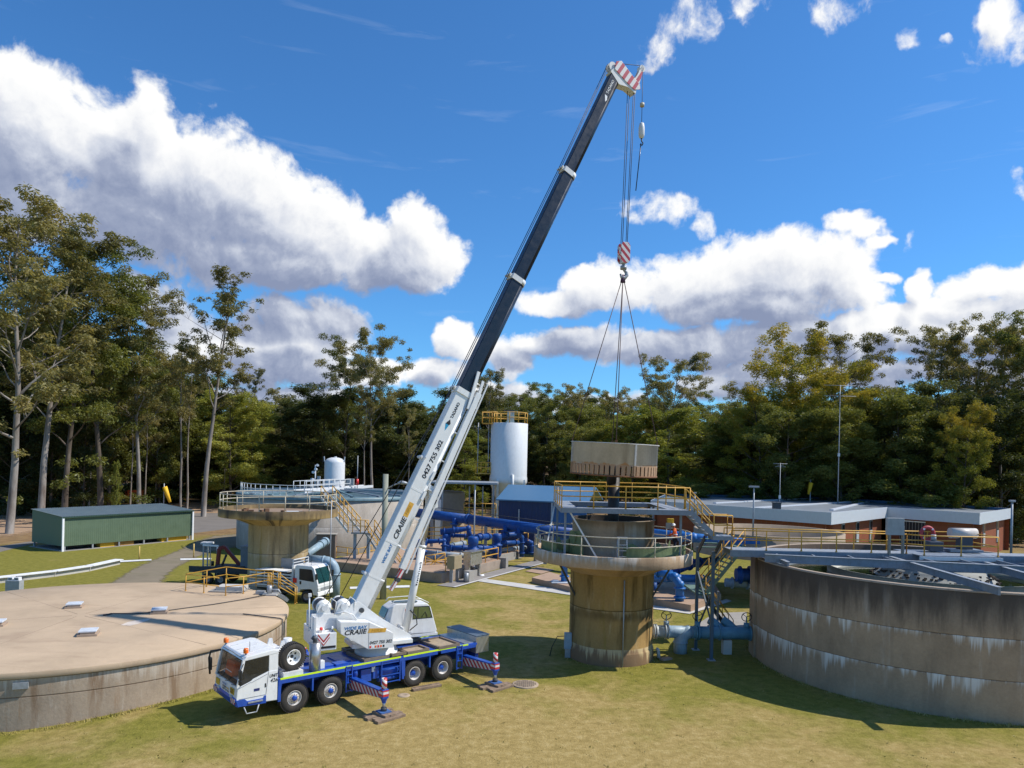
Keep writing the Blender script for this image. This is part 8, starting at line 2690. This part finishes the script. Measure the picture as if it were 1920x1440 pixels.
MB().box((0, 0, 0.83), (1.0, 0.9, 0.08)).obj('cap', DKSTEEL, RC)


def mast(px, py, d, ptop, lab, cross, nm):
    p = D(px, py, d)
    t = thing(nm, lab, 'antenna', (p.x, p.y, 0))
    zt_ = D(px, ptop, d).z
    MB().tube([(0, 0, 0), (0, 0, zt_)], [0.09, 0.04], 6).obj('pole', GALV, t)
    for (f, w_) in cross:
        MB().tube([(-w_ / 2, 0, zt_ * f), (w_ / 2, 0.1, zt_ * f)], 0.03, 5).obj('element', GALV, t)
    MB().box((0, 0, zt_ * 0.55), (0.3, 0.2, 0.5)).obj('box', WHITE2, t)
    return t


mast(1571, 930, 112, 722, 'very tall thin radio mast behind the brick roof', ((0.998, 5.0), (0.93, 5.0)), 'radio_mast')
mast(1462, 930, 112, 868, 'short television aerial behind the brick roof', ((0.99, 2.2), (0.95, 1.6), (0.97, 1.0)), 'television_aerial')
o = MB().lathe([(6.2, 3.6), (6.2, 5.6), (5.9, 5.6), (5.9, 4.6), (0, 4.6)], 72).obj('round_tank', slab_mat('brown_rim', (0.36, 0.28, 0.2), 1.0))
o.location = (D(1450, 1000, 62).x, 63.5, 0)
tag(o, 'brown-rimmed round tank showing just behind the bridge railing', 'tank')

# ------------------------------------------------------------------ worker on the platform
def person(name, label, loc, rz, shirt, pants):
    t = thing(name, label, 'person', loc, rz)

    def skin(nm, verts, edges, rads, mat, sub=1):
        me = bpy.data.meshes.new(nm)
        me.from_pydata(verts, edges, [])
        o = bpy.data.objects.new(nm, me)
        col.objects.link(o)
        o.parent = t
        md = o.modifiers.new('skin', 'SKIN')
        md.use_smooth_shade = True
        for v, r in zip(me.skin_vertices[0].data, rads):
            v.radius = (r, r) if not hasattr(r, '__len__') else r
        me.skin_vertices[0].data[0].use_root = True
        o.modifiers.new('sub', 'SUBSURF').levels = sub
        o.modifiers['sub'].render_levels = sub
        me.materials.append(mat)
        return o
    # body faces +x, looking down at the drum edge, arms forward
    v = [(0, 0, 0.95), (0.02, 0, 1.12), (0.05, 0, 1.32), (0.06, 0, 1.45), (0.09, 0, 1.55),                     # pelvis to neck
         (0.05, 0.19, 1.42), (0.14, 0.25, 1.18), (0.38, 0.20, 1.12), (0.05, -0.19, 1.42), (0.14, -0.25, 1.18), (0.38, -0.18, 1.15)]
    e = [(0, 1), (1, 2), (2, 3), (3, 4), (3, 5), (5, 6), (6, 7), (3, 8), (8, 9), (9, 10)]
    r = [(0.16, 0.13), (0.155, 0.12), (0.18, 0.125), (0.14, 0.10), 0.055, 0.07, 0.055, 0.045, 0.07, 0.055, 0.045]
    skin('shirt', v, e, r, shirt)
    v = [(0, 0, 0.97), (0, 0.10, 0.88), (0.03, 0.11, 0.48), (-0.02, 0.11, 0.08), (0.12, 0.12, 0.04), (0, -0.10, 0.88), (0.06, -0.12, 0.48), (0.03, -0.12, 0.08), (0.17, -0.13, 0.04)]
    e = [(0, 1), (1, 2), (2, 3), (3, 4), (0, 5), (5, 6), (6, 7), (7, 8)]
    skin('trousers', v, e, [0.15, 0.10, 0.075, 0.06, 0.05, 0.10, 0.075, 0.06, 0.05], pants)
    b = MB()
    b.lathe([(0.0, -0.12), (0.055, -0.11), (0.075, -0.05), (0.085, 0.02), (0.08, 0.08), (0.05, 0.12), (0.0, 0.13)], 14, M=Matrix.Translation((0.12, 0, 1.66)) @ Matrix.Rotation(0.25, 4, 'Y') @ Matrix.Diagonal((1.1, 0.92, 1, 1)))
    b.tube([(0.20, 0, 1.67), (0.225, 0, 1.64)], 0.015, 5)
    hd = b.obj('head', SKIN, t)
    MB().lathe([(0.15, 0.0), (0.115, 0.012), (0.11, 0.06), (0.08, 0.11), (0.0, 0.13)], 18, M=Matrix.Translation((0.125, 0, 1.70)) @ Matrix.Rotation(0.22, 4, 'Y')).obj('helmet', INKWHITE, t)
    for s in (1, -1):
        w_ = Vector((0.40, s * 0.19, 1.125))
        b = MB()
        b.tube([w_ - Vector((0.05, 0, 0)), w_ + Vector((0.07, 0, -0.01))], [0.034, 0.04], 8)
        for k in range(4):
            y = -0.03 + 0.02 * k
            b.tube([w_ + Vector((0.06, y, -0.01)), w_ + Vector((0.11, y, -0.02)), w_ + Vector((0.13, y, -0.055))], [0.011, 0.010, 0.008], 5)
        b.tube([w_ + Vector((0.02, -s * 0.035, 0)), w_ + Vector((0.07, -s * 0.06, -0.01))], 0.012, 5)
        b.obj('hand', SKIN, t)
    MB().lathe([(0.178, 0), (0.178, 0.06)], 20, M=Matrix.Translation((0.03, 0, 1.17)) @ Matrix.Diagonal((0.84, 1.1, 1, 1))).obj('reflective_band', INKWHITE, t)
    return t


wp = D(1266, 1024, 42.2)
person('person', 'worker in an orange shirt and white helmet standing on the tower platform', (wp.x, wp.y, 5.9), PI - 0.35, ORANGE, NAVYCLOTH)
HO = thing('control_pendant', 'small yellow and white pendant control hanging above the worker', 'control box', (wp.x - 0.25, wp.y + 0.3, 7.85))
MB().box((0, 0, 0), (0.4, 0.14, 0.26)).obj('case', SIGNYEL, HO, bevel=0.02)
MB().box((-0.1, -0.02, -0.3), (0.3, 0.1, 0.36)).obj('screen', paint('pale_screen', (0.45, 0.45, 0.43), 0.5), HO)
MB().bar((0, 0, -0.4), (0.02, 0, -1.95), 0.05, 0.05, up=(0, 1, 0)).obj('post', GALV, HO)

# pale dried wash mark and two cold joints on the tan roof
o = MB()
o.poly([G(x, y, LT_H + 0.052) for x, y in ((226, 1172), (240, 1166), (262, 1162), (284, 1159), (276, 1164), (258, 1170), (244, 1173))])
o.obj('wash_mark', paint('wash_mark', (0.58, 0.50, 0.42), 0.9, var=0.15), LT, world=True)
b = MB()
for a in (0.35, 1.45, 2.5, 3.6, 4.7, 5.75):
    b.bar((0.4 * math.cos(a), 0.4 * math.sin(a), LT_H + 0.06), (10.6 * math.cos(a), 10.6 * math.sin(a), LT_H + 0.004), 0.022, 0.012)
b.obj('roof_joints', paint('joint_dark', (0.24, 0.165, 0.11), 0.9), LT)['kind'] = 'stuff'
